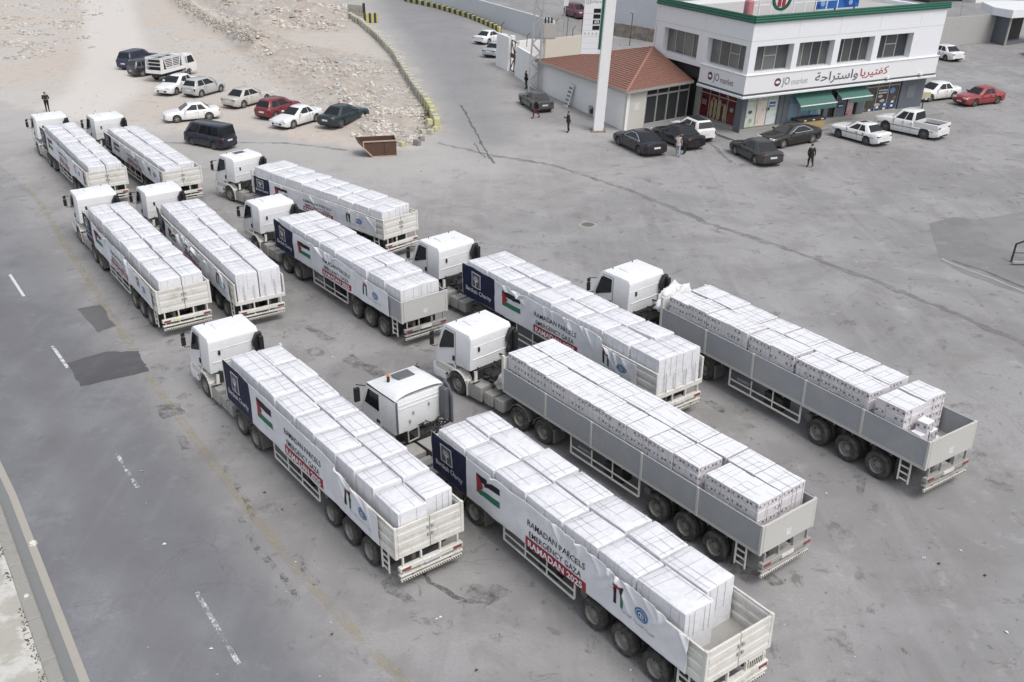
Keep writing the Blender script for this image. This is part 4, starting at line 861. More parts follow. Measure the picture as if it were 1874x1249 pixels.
# dark block building and white shelters beyond, top right
wallrun('dark_block',((1700,6),(1765,2)),4,5,MDK,'dark low block beyond the far grey wall','building')
wallrun('white_shelter',((1785,6),(1880,0)),3,4,MWALL,'white roofed shelter beyond the far grey wall','shelter')
p=G(1757,30); o=empty('far_pole',p,0,'thin pale pole behind the far grey wall','pole'); m=MB(lean); m.cyl((0,0,0),(0,0,8),.07); link('shaft',m.mesh('shaft',MALU),o)
# yellow notice board by the parked white car
p=G(1687,203); o=empty('notice_board',p,0,'yellow notice board on a stand at the building corner','notice board'); m=MB(lean); m.box(-.55,.45,-.05,.0,1.15,1.65); link('panel',m.mesh('panel',flat('cream_yellow',(.56,.52,.33))),o); m=MB(lean); m.box(-.08,0,0,.05,0,1.6); m.box(-.45,-.4,0,.05,0,1.2);  link('stand',m.mesh('stand',MBK),o)
# black pipe rail on the right edge
p=G(1850,480); o=empty('pipe_rail',p,0,'black bent pipe rail with a pale board at the right edge','rail'); m=MB(); m.tube([(0,0,0),(.1,.05,1.05),(.55,.1,1.2),(2.4,-.3,1.2),(2.5,-.35,0)],.055,8); m.tube([(.05,.03,.55),(2.5,-.3,.55)],.03,6); link('pipe',m.mesh('pipe',MBK,smooth=40),o); m=MB(); m.box(-.15,2.4,-.55,-.35,.1,.2); link('board',m.mesh('board',MTK),o)
# ------------------------------------------------------------------ wheels (axis along y, outer face at +y)
def wheel_meshes():
    R=.5
    t=MB(); t.lathe([(.29,-.14),(.31,-.15),(.44,-.155),(.485,-.12),(.5,-.08),(.5,-.05),(.487,-.045),(.487,-.035),(.5,-.03),(.5,.03),(.487,.035),(.487,.045),(.5,.05),(.5,.08),(.485,.12),(.44,.155),(.31,.15),(.29,.14)],n=32)
    tyre=t.mesh('tyre',MRB,smooth=40)
    r=MB(); r.lathe([(.31,.13),(.30,.145),(.285,.12),(.27,.0),(.24,-.03),(.15,-.035),(.14,-.02),(.13,.05),(.07,.06),(0.001,.06)],n=24)
    for i in range(10):
        a=i*math.pi/5; r.cyl((.105*math.cos(a),.05,.105*math.sin(a)),(.105*math.cos(a),.085,.105*math.sin(a)),.016,n=6)
    for i in range(8):
        a=i*math.pi/4+.2; r.cyl((.205*math.cos(a),-.035,.205*math.sin(a)),(.205*math.cos(a),-.022,.205*math.sin(a)),.028,n=8,mi=1)
    deep=r.mesh('rim',[MRIM,MDK],smooth=35)
    r=MB(); r.lathe([(.31,.13),(.30,.145),(.285,.12),(.275,.05),(.24,.06),(.19,.10),(.13,.115),(.12,.135),(.06,.14),(0.001,.14)],n=24)
    for i in range(10):
        a=i*math.pi/5; r.cyl((.15*math.cos(a),.10,.15*math.sin(a)),(.15*math.cos(a),.135,.15*math.sin(a)),.016,n=6)
    for i in range(8):
        a=i*math.pi/4+.2; r.cyl((.235*math.cos(a),.055,.235*math.sin(a)),(.235*math.cos(a),.066,.235*math.sin(a)),.022,n=8,mi=1)
    front=r.mesh('rim',[MRIM,MDK],smooth=35)
    return tyre,deep,front
TYRE,RIM_D,RIM_F=wheel_meshes()
# tractor placed about the kingpin at x=11.3
PIV=Vector((11.3,0,0))
class Place:
    "puts the parts of the tractor, yawed about the kingpin"
    def __init__(s,root,yaw,dx=0): s.root=root;s.c=math.cos(yaw);s.s=math.sin(yaw);s.yaw=yaw;s.dx=dx
    def __call__(s,name,me,p=(0,0,0),rz=0,parent=None):
        o=bpy.data.objects.new(name,me); COL.link(o)
        if parent is not None: o.parent=parent; o.location=p; o.rotation_euler=(0,0,rz); return o
        x,y=p[0]-PIV.x+s.dx,p[1]
        o.parent=s.root; o.location=(PIV.x+x*s.c-y*s.s, x*s.s+y*s.c, p[2]); o.rotation_euler=(0,0,rz+s.yaw); return o
def wheels(pl,x,kind):
    for sy in(1,-1):
        if kind=='steer':
            o=pl('wheel',TYRE,(x,sy*1.02,.5),0 if sy>0 else math.pi); pl('rim',RIM_F,parent=o)
        else:
            o=pl('wheel',TYRE,(x,sy*1.08,.5),0 if sy>0 else math.pi); pl('rim',RIM_D,parent=o)
            o=pl('inner_wheel',TYRE,(x,sy*.73,.5),0 if sy>0 else math.pi)
def arc(cx,cz,r,a0,a1,n): return [(cx+r*math.cos(R_(a0+(a1-a0)*i/n)),cz+r*math.sin(R_(a0+(a1-a0)*i/n))) for i in range(n+1)]
def fender(mb,cx,cz,r,th,a0,a1,y0,y1,n=10,mi=0):
    o=arc(cx,cz,r+th,a0,a1,n);i_=arc(cx,cz,r,a0,a1,n)
    for k in range(n):
        mb.hexa([(*[i_[k][0]],y0,i_[k][1]),(i_[k+1][0],y0,i_[k+1][1]),(i_[k+1][0],y1,i_[k+1][1]),(i_[k][0],y1,i_[k][1])],
                [(o[k][0],y0,o[k][1]),(o[k+1][0],y0,o[k+1][1]),(o[k+1][0],y1,o[k+1][1]),(o[k][0],y1,o[k][1])],mi)
def ys(z,hw=1.14): return hw if z<1.75 else hw-(z-1.75)*.055
# shared meshes of the common cab
def cab_parts_a():
    P={}
    m=MB(); prof=[(15.05,1.36),(15.02,2.66),(15.12,2.80),(16.62,2.84),(16.80,2.74),(17.20,1.80),(17.34,1.45),(17.34,1.0),(16.62,1.0),(16.45,1.2),(16.1,1.3),(15.55,1.36)]
    m.prism(prof,-1.14,1.14)
    m.v=[(x,math.copysign(ys(z),y),z) for x,y,z in m.v]
    P['cab']=m.mesh('cab',MW,bevel=.055,seg=2,smooth=40)
    m=MB()   # roof panel ridges & raised hatch outline, gutters
    m.box(15.75,16.35,-.42,.42,2.815,2.868)
    P['roof_hatch']=m.mesh('roof_hatch',MW,bevel=.02,smooth=40)
    m=MB(); 
    for y in(.62,-.62): m.cyl((16.5,y,2.83),(16.5,y,2.90),.022,n=8)
    P['roof_marker']=m.mesh('roof_marker',MBK)
    def side(q,sy,e):
        n=len(q); a=[(x,sy*(ys(z)+e),z) for x,z in q]; b=[(x,sy*(ys(z)-.02),z) for x,z in q]
        mb=MB(); mb.add(a+b,[tuple(range(n)),tuple(range(2*n-1,n-1,-1))]+[(i,i+n,(i+1)%n+n,(i+1)%n) for i in range(n)]); return mb
    door=[(15.98,1.08),(15.98,2.68),(16.62,2.70),(16.76,2.62),(17.14,1.72),(17.2,1.42),(17.2,1.08),(16.75,1.08),(16.5,1.24),(16.2,1.32),(15.98,1.36)]
    win=[(16.06,2.05),(16.06,2.60),(16.60,2.62),(16.70,2.55),(17.0,1.86),(16.98,1.76),(16.45,1.93)]
    for sy,k in((1,'l'),(-1,'r')):
        P['door_'+k]=side(door,sy,.014).mesh('door',MW,bevel=.01)
        P['window_'+k]=side(win,sy,.022).mesh('side_window',MGL)
        m=MB(); 
        for x0,z0,x1,z1 in ((15.98,1.36,15.98,2.68),(15.98,2.68,16.62,2.70)): m.bar((x0,sy*(ys(z0)+.012),z0),(x1,sy*(ys(z1)+.012),z1),.014,.012)
        P['seam_'+k]=m.mesh('door_seam',MBK)
        m=MB(); m.box(16.02,16.14,sy*1.13,sy*1.175,1.50,1.72); P['handle_'+k]=m.mesh('door_handle',MBK,bevel=.01)
        m=MB(); m.box(17.20,17.28,sy*1.36-.09,sy*1.36+.09,1.86,2.22); m.box(17.20,17.27,sy*1.36-.08,sy*1.36+.08,2.26,2.40)
        m.tube([(17.0,sy*1.1,2.42),(17.23,sy*1.36,2.42),(17.23,sy*1.36,1.8),(17.12,sy*1.14,1.8)],.018)
        P['mirror_'+k]=m.mesh('mirror',MBK,bevel=.02,smooth=35)
        m=MB(); fender(m,15.85,.5,.60,.05,20,178,sy*.78,sy*1.19,12); m.box(16.40,17.25,sy*.85,sy*1.16,.78,1.0); m.box(16.05,17.2,sy*.9,sy*1.17,1.0,1.16)
        P['fender_'+k]=m.mesh('front_fender',MWD,bevel=.02,smooth=35)
        m=MB(); m.box(15.17,15.26,sy*.8,sy*1.18,.22,.9); P['flap_'+k]=m.mesh('mudflap',MWD,bevel=.01)
        m=MB(); m.box(17.36,17.44,sy*.70,sy*1.08,.55,.82); P['head_'+k]=m.mesh('headlight',MLAMP,bevel=.02)
        m=MB(); m.box(16.55,17.1,sy*.95,sy*1.17,.38,.44); m.box(16.55,17.1,sy*.95,sy*1.17,.66,.71); P['step_'+k]=m.mesh('step',MCH,bevel=.01)
    m=MB(); m.hexa([(17.215,-1.0,1.82),(17.255,-1.0,1.80),(17.255,1.0,1.80),(17.215,1.0,1.82)],[(16.83,-.95,2.70),(16.87,-.95,2.70),(16.87,.95,2.70),(16.83,.95,2.70)])
    P['windscreen']=m.mesh('windscreen',MGL)
    m=MB(); m.prism([(16.62,.36),(17.36,.36),(17.47,.5),(17.47,.92),(17.38,1.02),(17.3,1.02),(17.3,.8),(16.62,.8)],-1.17,1.17)
    P['bumper']=m.mesh('bumper',MW,bevel=.05,seg=2,smooth=40)
    m=MB(); 
    for i in range(5): m.box(17.33,17.37,-.85,.85,1.08+i*.11,1.14+i*.11)
    P['grille']=m.mesh('grille',MBK)
    m=MB(); m.box(15.50,15.512,1.135,1.15,1.42,2.6); m.box(15.50,15.512,-1.15,-1.135,1.42,2.6); P['seam_b']=m.mesh('panel_seam',MTK)
    # rear wall ridges and little vent
    m=MB()
    for z in(1.8,2.3): m.box(15.012,15.04,-1.0,1.0,z,z+.012)
    P['rear_rib']=m.mesh('rear_rib',MW,bevel=.003)
    m=MB(); m.box(14.985,15.03,.62,.72,2.08,2.26); P['vent']=m.mesh('cab_vent',MBK,bevel=.01)
    # dark air intake standing at the right rear corner, with a stepped edge
    m=MB(); ed=[(-1.15,1.42),(-.86,1.42),(-.84,1.60),(-.76,1.66),(-.76,1.86),(-.84,1.93),(-.84,2.05),(-.74,2.12),(-.74,2.34),(-.80,2.42),(-.92,2.62),(-1.15,2.64)]
    m.prism(ed,14.80,14.985,axis='x'); m.box(14.62,14.80,-1.14,-.96,1.5,2.55)
    P['intake']=m.mesh('air_intake',MBK,bevel=.018,smooth=30)
    # tangle behind and under the cab
    r=random.Random(4); m=MB(); m.box(14.35,15.2,-.5,.5,.75,1.18); m.box(14.95,15.35,-.75,.78,.8,1.34)
    for i in range(34):
        p=[Vector((r.uniform(14.15,15.15),r.uniform(-.8,.75),r.uniform(.85,1.45)))]
        for k in range(3): p.append(p[-1]+Vector((r.uniform(-.25,.25),r.uniform(-.3,.3),r.uniform(-.15,.15))))
        m.tube(p,r.uniform(.018,.045),6)
    P['engine']=m.mesh('engine_lines',MDK,smooth=35)
    m=MB(); m.tube([(15.02,.86,1.30),(14.98,.88,1.05),(14.93,.95,.72)],.075,10); P['pipe']=m.mesh('air_pipe',MWD,smooth=40)
    for k,me in P.items():
        if k[:4] in('cab','roof','door','wind','seam','mirr','rear','vent','inta','gril'):
            for v in me.vertices:
                if v.co.z>1.4: v.co.z=1.4+(v.co.z-1.4)*1.09
    return P
PA=cab_parts_a()
def cab_parts_b():
    P={};X=.38
    def yb(z): return 1.14 if z<1.9 else 1.14-(z-1.9)*.06
    m=MB(); prof=[(15.05,1.22),(15.0,2.3),(15.02,2.52),(16.9,2.52),(17.25,1.75),(17.38,1.4),(17.38,.98),(16.4,.98),(16.3,1.22)]
    m.prism(prof,-1.14,1.14); m.v=[(x+X,math.copysign(yb(z),y),z) for x,y,z in m.v]
    P['cab']=m.mesh('cab',MW,bevel=.05,seg=2,smooth=40)
    # domed roof
    def roof(u,v):
        x=15.0+u*1.98; a=(v-.5)*2; 
        hw=1.10-.05*max(0,u-.6)*2
        e=1-abs(a)**4
        zr=2.53+(.27*math.sin(min(1,(1-u)*1.5+.02)*math.pi/2))*(e**.75)
        if u<.02: zr=2.53+.16*e
        return (x+X,hw*a,zr)
    m=MB(); m.grid(roof,18,18); 
    P['roof']=m.mesh('roof_cap',MW,smooth=50)
    m=MB(); m.box(15.85+X,16.4+X,-.38,.38,2.77,2.825); P['hatch']=m.mesh('roof_hatch',glass('tinted_hatch',(.09,.095,.1),.25),bevel=.02)
    m=MB(); m.cyl((16.1+X,.66,2.70),(16.1+X,.66,2.96),.06,n=12); P['beacon_base']=m.mesh('beacon',MBK,smooth=30)
    m=MB(); m.cyl((16.1+X,.66,2.96),(16.1+X,.66,3.02),.062,n=12); P['beacon_lens']=m.mesh('lens',MAMB,smooth=30)
    m=MB(); m.box(15.05+X,16.9+X,1.085,1.118,2.49,2.53); P['gutter']=m.mesh('roof_gutter',MBK)
    for sy,k in((1,'l'),(-1,'r')):
        def sidem(q,e):
            n=len(q);a=[(x+X,sy*(yb(z)+e),z) for x,z in q];b=[(x+X,sy*(yb(z)-.02),z) for x,z in q]
            mb=MB();mb.add(a+b,[tuple(range(n)),tuple(range(2*n-1,n-1,-1))]+[(i,i+n,(i+1)%n+n,(i+1)%n) for i in range(n)]);return mb
        P['door_'+k]=sidem([(16.0,1.02),(16.0,2.46),(16.85,2.46),(17.2,1.72),(17.28,1.02)],.012).mesh('door',MW,bevel=.008)
        P['window_'+k]=sidem([(16.10,1.78),(16.10,2.38),(16.80,2.38),(17.06,1.80)],.02).mesh('side_window',MGL)
        m=MB(); m.box(16.05+X,16.28+X,sy*1.13,sy*1.17,1.3,1.42); P['handle_'+k]=m.mesh('door_handle',MBK,bevel=.01)
        m=MB(); m.box(17.2+X,17.32+X,sy*1.36-.11,sy*1.36+.11,1.78,2.3); m.tube([(17.0+X,sy*1.1,2.4),(17.22+X,sy*1.4,2.45)],.02); P['mirror_'+k]=m.mesh('mirror',MBK,bevel=.03,smooth=35)
        m=MB(); fender(m,16.2+X,.5,.60,.05,20,178,sy*.78,sy*1.18,12); m.box(16.7+X,17.3+X,sy*.85,sy*1.15,.35,.98); P['fender_'+k]=m.mesh('front_fender',MW,bevel=.02,smooth=35)
        m=MB(); m.prism([(15.0+X,1.25),(14.5+X,1.2),(14.5+X,2.25),(14.7+X,2.62),(15.02+X,2.78)],sy*1.02,sy*1.12)
        if sy<0: m.box(14.62+X,14.98+X,-1.02,-.80,1.35,2.55)
        else: m=MB(); m.prism([(15.0+X,1.3),(14.93+X,1.3),(14.93+X,2.5),(15.0+X,2.55)],1.04,1.12)
        P['deflector_'+k]=m.mesh('side_deflector',paint('grey_deflector',(.10,.105,.12),.45,.4,(.2,.19,.17),2.),bevel=.03,smooth=30)
    m=MB(); m.hexa([(17.26+X,-1.0,1.78),(17.3+X,-1.0,1.78),(17.3+X,1.0,1.78),(17.26+X,1.0,1.78)],[(16.93+X,-.98,2.5),(16.97+X,-.98,2.5),(16.97+X,.98,2.5),(16.93+X,.98,2.5)]); P['windscreen']=m.mesh('windscreen',MGL)
    m=MB(); m.prism([(16.6+X,.36),(17.4+X,.36),(17.5+X,.6),(17.45+X,1.0),(16.6+X,1.0)],-1.17,1.17); P['bumper']=m.mesh('bumper',MGP,bevel=.05,smooth=40)
    m=MB()
    for y,z in((.35,1.9),(-.35,2.02),(.5,1.62)): m.box(14.97+X,15.02+X,y-.035,y+.035,z-.07,z+.07)
    P['vent']=m.mesh('cab_vent',MTK,bevel=.01)
    m=MB()
    for z in(2.18,2.32): m.box(14.985+X,15.03+X,-1.0,1.0,z,z+.02)
    P['rear_rib']=m.mesh('rear_rib',MW)
    r=random.Random(9); m=MB(); m.box(14.7+X,15.3+X,-.5,.5,.75,1.1)
    for i in range(40):
        p=[Vector((r.uniform(14.7,15.15)+X,r.uniform(-.85,.3),r.uniform(.85,1.3)))]
        for k in range(3): p.append(p[-1]+Vector((r.uniform(-.12,.12),r.uniform(-.25,.25),r.uniform(-.12,.12))))
        m.tube(p,r.uniform(.015,.04),6)
    m.tube([(14.7+X,.8,1.0),(14.7+X,.35,1.05),(14.72+X,.35,1.5),(14.72+X,.8,1.45),(14.7+X,.8,1.0)],.03,8,1)
    P['engine']=m.mesh('engine_lines',[MDK,MTK],smooth=35)
    m=MB(); m.box(12.9,14.6+X,-.5,.5,.93,.97); P['catwalk']=m.mesh('catwalk',MTK,bevel=.01)
    for k,me in P.items():
        for v in me.vertices:
            if v.co.z>1.5: v.co.z=1.5+(v.co.z-1.5)*1.11
    return P
PBc=cab_parts_b()
def chassis_parts():
    P={}
    m=MB()
    for y in(-.42,.42): m.box(9.95,17.1,y-.04,y+.04,.62,.88)
    for x in(10.2,11.3,12.5,13.6,14.8,16.3): m.box(x-.05,x+.05,-.42,.42,.66,.82)
    for x in(10.65,12.0): m.cyl((x,-1.0,.5),(x,1.0,.5),.09,n=8); m.lathe([(.0,-.2),(.22,-.15),(.22,.15),(0,.2)],(x,0,.52),12)
    m.cyl((15.85,-.9,.5),(15.85,.9,.5),.07,n=8)
    P['chassis']=m.mesh('chassis_rails',MCH,smooth=30)
    m=MB(); m.box(10.9,11.8,-.45,.45,.93,1.08); m.cyl((11.35,0,1.08),(11.35,0,1.13),.45,n=16); P['fifth']=m.mesh('fifth_wheel',MDK,bevel=.02)
    for sy,k in((1,'l'),(-1,'r')):
        m=MB(); m.box(14.32,15.12,sy*.55,sy*1.17,.24,.90); P['tank_'+k]=m.mesh('fuel_tank',MTK,bevel=.06,seg=2,smooth=40)
        m=MB(); m.box(13.62,14.16,sy*.55,sy*1.15,.30,.80); m.box(13.02,13.52,sy*.55,sy*1.15,.30,.78)
        m.box(13.86,13.9,sy*.54,sy*1.17,.29,.815); m.box(13.25,13.29,sy*.54,sy*1.17,.29,.795)
        P['box_'+k]=m.mesh('side_tank',MTK,bevel=.05,seg=2,smooth=40)
        m=MB(); fender(m,12.0,.5,.57,.025,25,170,sy*.62,sy*1.22,10); fender(m,10.65,.5,.57,.025,10,155,sy*.62,sy*1.22,10)
        m.box(10.02,10.10,sy*.62,sy*1.22,.28,.86)
        P['guard_'+k]=m.mesh('rear_mudguard',MCH,smooth=30)
        m=MB(); m.box(9.93,10.0,sy*.55,sy*.95,.72,.92); P['lampbox_'+k]=m.mesh('tail_lamp_box',MCH,bevel=.02)
        m=MB(); m.box(9.9,9.94,sy*.68,sy*.84,.76,.88); P['lamp_'+k]=m.mesh('tail_lamp',MRED,bevel=.015)
    return P
PC=chassis_parts()
def tractor_a(root,yaw,dx=0,hatch=False,dirty=False):
    pl=Place(root,yaw,dx)
    def q(name,k,parent=None): return pl(name,PA[k],parent=parent)
    cab=q('cab','cab')
    hm=q('roof_hatch','roof_hatch',cab)
    if hatch:
        o=pl('hatch_glass',HATCHG,parent=cab)
    q('roof_marker','roof_marker',cab); q('windscreen','windscreen',cab); q('grille','grille',cab); q('rear_rib','rear_rib',cab); q('cab_vent','vent',cab)
    for k in 'lr':
        d=q('door','door_'+k); q('door_handle','handle_'+k,d); q('side_window','window_'+k,d); q('door_seam','seam_'+k,d)
        q('mirror','mirror_'+k); q('front_fender','fender_'+k); q('mudflap','flap_'+k); q('step','step_'+k)
    b=q('bumper','bumper')
    for k in 'lr': q('headlight','head_'+k,b)
    q('air_intake','intake'); q('engine_lines','engine'); q('air_pipe','pipe')
    chassis(pl,15.85)
def chassis(pl,xs):
    pl('chassis_rails',PC['chassis']); pl('fifth_wheel',PC['fifth'])
    for k in 'lr':
        pl('fuel_tank',PC['tank_'+k]); pl('side_tank',PC['box_'+k]); g=pl('rear_mudguard',PC['guard_'+k]); pl('tail_lamp_box',PC['lampbox_'+k],parent=g); pl('tail_lamp',PC['lamp_'+k],parent=g)
    wheels(pl,12.0,'dual'); wheels(pl,10.65,'dual'); wheels(pl,xs,'steer')
_h=MB(); _h.box(15.8,16.3,-.36,.36,2.995,3.018); HATCHG=_h.mesh('hatch_glass',glass('hatch_glass_grey',(.05,.05,.052),.3))
def tractor_b(root,yaw):
    pl=Place(root,yaw)
    def q(name,k,parent=None): return pl(name,PBc[k],parent=parent)
    cab=q('cab','cab'); rf=q('roof_cap','roof'); q('roof_hatch','hatch',rf); q('roof_gutter','gutter',rf)
    b=q('beacon','beacon_base'); q('lens','beacon_lens',b)
    q('windscreen','windscreen',cab); q('cab_vent','vent',cab); q('rear_rib','rear_rib',cab)
    for k in 'lr':
        d=q('door','door_'+k); q('door_handle','handle_'+k,d); q('side_window','window_'+k,d)
        q('mirror','mirror_'+k); q('front_fender','fender_'+k); q('side_deflector','deflector_'+k)
    q('bumper','bumper'); q('engine_lines','engine'); q('catwalk','catwalk'); chassis(pl,16.58)

# ------------------------------------------------------------------ trailers (rear at x=0, left side +y)
LT=12.95; ZD=1.36
def trailer_parts():
    P={}
    m=MB(); m.box(.02,LT,-1.22,1.22,ZD-.1,ZD); P['deck']=m.mesh('deck',MTK)
    m=MB()
    for y in(-.5,.5): m.box(.15,8.6,y-.06,y+.06,.86,1.255); m.hexa([(8.6,y-.06,.86),(9.6,y-.06,1.1),(9.6,y+.06,1.1),(8.6,y+.06,.86)],[(8.6,y-.06,1.255),(9.6,y-.06,1.255),(9.6,y+.06,1.255),(8.6,y+.06,1.255)]); m.box(9.6,12.8,y-.06,y+.06,1.1,1.255)
    for i in range(16): x=.5+i*.8; m.box(x-.03,x+.03,-1.2,1.2,1.13,1.25)
    for x in(1.75,3.06,4.37): m.cyl((x,-1.0,.5),(x,1.0,.5),.08,n=8); m.box(x-.5,x+.5,.36,.46,.62,.72); m.box(x-.5,x+.5,-.46,-.36,.62,.72); m.box(x+.5,x+.68,-.62,.62,.55,.86)
    P['frame']=m.mesh('chassis_frame',MCH)
    for col,mm in(('g',MGP),('w',MWS)):
        m=MB(); m.box(0,LT,1.19,1.25,ZD-.12,ZD+.02); m.box(0,LT,-1.25,-1.19,ZD-.12,ZD+.02); P['rave_'+col]=m.mesh('side_rave',MWS if col=='w' else MGT,bevel=.008)
    for sy,k in((1,'l'),(-1,'r')):
        m=MB(); m.bar((8.85,sy*1.15,1.24),(8.85,sy*1.15,.44),.07,.05); m.bar((5.25,sy*1.15,1.24),(5.25,sy*1.15,.46),.07,.05); m.bar((6.6,sy*1.15,1.24),(6.6,sy*1.15,.46),.05,.04);m.bar((7.7,sy*1.15,1.24),(7.7,sy*1.15,.46),.05,.04)
        m.bar((8.85,sy*1.16,.46),(5.25,sy*1.16,.46),.05,.07); m.bar((8.85,sy*1.16,.74),(5.25,sy*1.16,.74),.04,.06)
        P['rail_'+k]=m.mesh('side_guard',MWS,bevel=.008)
    m=MB(); m.box(7.75,8.78,1.10,1.13,.50,1.22); P['panel']=m.mesh('guard_panel',paint('dark_guard_panel',(.085,.09,.10),.5,.4,(.2,.19,.18)))
    m=MB(); m.box(6.2,7.1,.55,1.08,.42,.95); P['toolbox']=m.mesh('toolbox',MDK,bevel=.03)
    m=MB()
    for y in(-.75,.75): m.box(8.95,9.1,y-.07,y+.07,.35,1.25); m.box(8.88,9.17,y-.14,y+.14,.3,.35)
    P['legs']=m.mesh('landing_leg',MCH)
    m=MB(); m.cyl((4.95,.55,.8),(4.95,1.05,.8),.16,n=12); m.cyl((5.1,-.4,.95),(8.4,-.4,.95),.12,n=10); P['airtank']=m.mesh('air_tank',MCH,smooth=30)
    m=MB(); m.box(.98,1.04,-.325,.325,.3,1.24); P['flap']=m.mesh('rear_mudflap',MDK)
    m=MB(); 
    for x in(.5,.9): m.bar((x,1.2,1.26),(x,1.2,.42),.05,.05)
    P['ladder']=m.mesh('ladder',MWS,bevel=.006)
    m=MB(); m.box(.5,.9,1.18,1.22,0,.04); P['rung']=m.mesh('rung',MWS)
    # rear light bar, bumper, hatched underrun bar
    m=MB(); m.box(-.12,.05,-1.15,1.15,.78,.94); m.box(-.12,.05,-1.15,1.15,.60,.66); 
    for y in(-1.0,-.35,.35,1.0): m.box(-.06,.02,y-.03,y+.03,.6,1.26)
    P['lightbar']=m.mesh('light_bar',MWS,bevel=.01); P['lightbar_g']=m.mesh('light_bar',MTK,bevel=.01)
    m=MB(); m.box(-.14,-.12,.78,1.10,.81,.91); P['lamp_l']=m.mesh('tail_lamp',MRED,bevel=.01)
    m=MB(); m.box(-.14,-.12,-1.10,-.78,.81,.91); P['lamp_r']=m.mesh('tail_lamp',MRED,bevel=.01)
    m=MB(); m.box(-.15,-.12,-.28,.28,.80,.92); P['plate']=m.mesh('number_plate',MPLATE)
    m=MB(); m.box(-.17,-.12,.35,.6,.80,.92); P['lampy']=m.mesh('indicator_lamp',MYEL)
    m=MB(); N=26
    m.box(-.1,-.02,-1.12,1.12,.40,.50)
    P['under']=m.mesh('underrun_bar',MWS,bevel=.006)
    m=MB()
    for i in range(N):
        y=-1.1+i*2.2/N; m.hexa([(-.106,y,.41),(-.1,y,.41),(-.1,y+.045,.41),(-.106,y+.045,.41)],[(-.106,y+.035,.49),(-.1,y+.035,.49),(-.1,y+.08,.49),(-.106,y+.08,.49)])
    for y in(-.7,.7): m.box(-.07,-.03,y-.03,y+.03,.5,.62)
    P['stripes']=m.mesh('hazard_stripe',flat('dark_stripe',(.13,.09,.06)))
    # headboards
    m=MB(); m.box(LT-.05,LT,-1.22,1.22,ZD-.06,2.75)
    for y in(-1.2,-.6,0,.6,1.2): m.box(LT,LT+.05,y-.03,y+.03,ZD-.06,2.78)
    m.box(LT-.09,LT+.06,1.16,1.25,ZD-.06,2.85); m.box(LT-.09,LT+.06,-1.25,-1.16,ZD-.06,2.85)
    P['head']=m.mesh('headboard',MWS,bevel=.01)
    return P
TP=trailer_parts()
def side_panel_mesh(x0,x1,zt,mat,ribbed,th=.035):
    m=MB()
    if ribbed:
        h=zt-ZD; pr=[]
        # horizontal corrugations
        n=3
        z=ZD; prof=[(1.235,ZD)]
        for i in range(n):
            a=ZD+h*(i+.22)/n;b=ZD+h*(i+.34)/n;c=ZD+h*(i+.66)/n;d=ZD+h*(i+.78)/n
            prof+=[(1.235,a),(1.205,b),(1.205,c),(1.235,d)]
        prof+=[(1.235,zt-.03),(1.25,zt-.025),(1.25,zt)]
        inn=[(y-.03,z) for y,z in reversed(prof[:-2])]
        poly=prof+[(1.19,zt)]+inn
        m.prism(poly,x0,x1,axis='x')
    else:
        m.box(x0,x1,1.25-th,1.25,ZD,zt-.02); m.box(x0,x1,1.24-th-.01,1.256,zt-.03,zt)
    return m
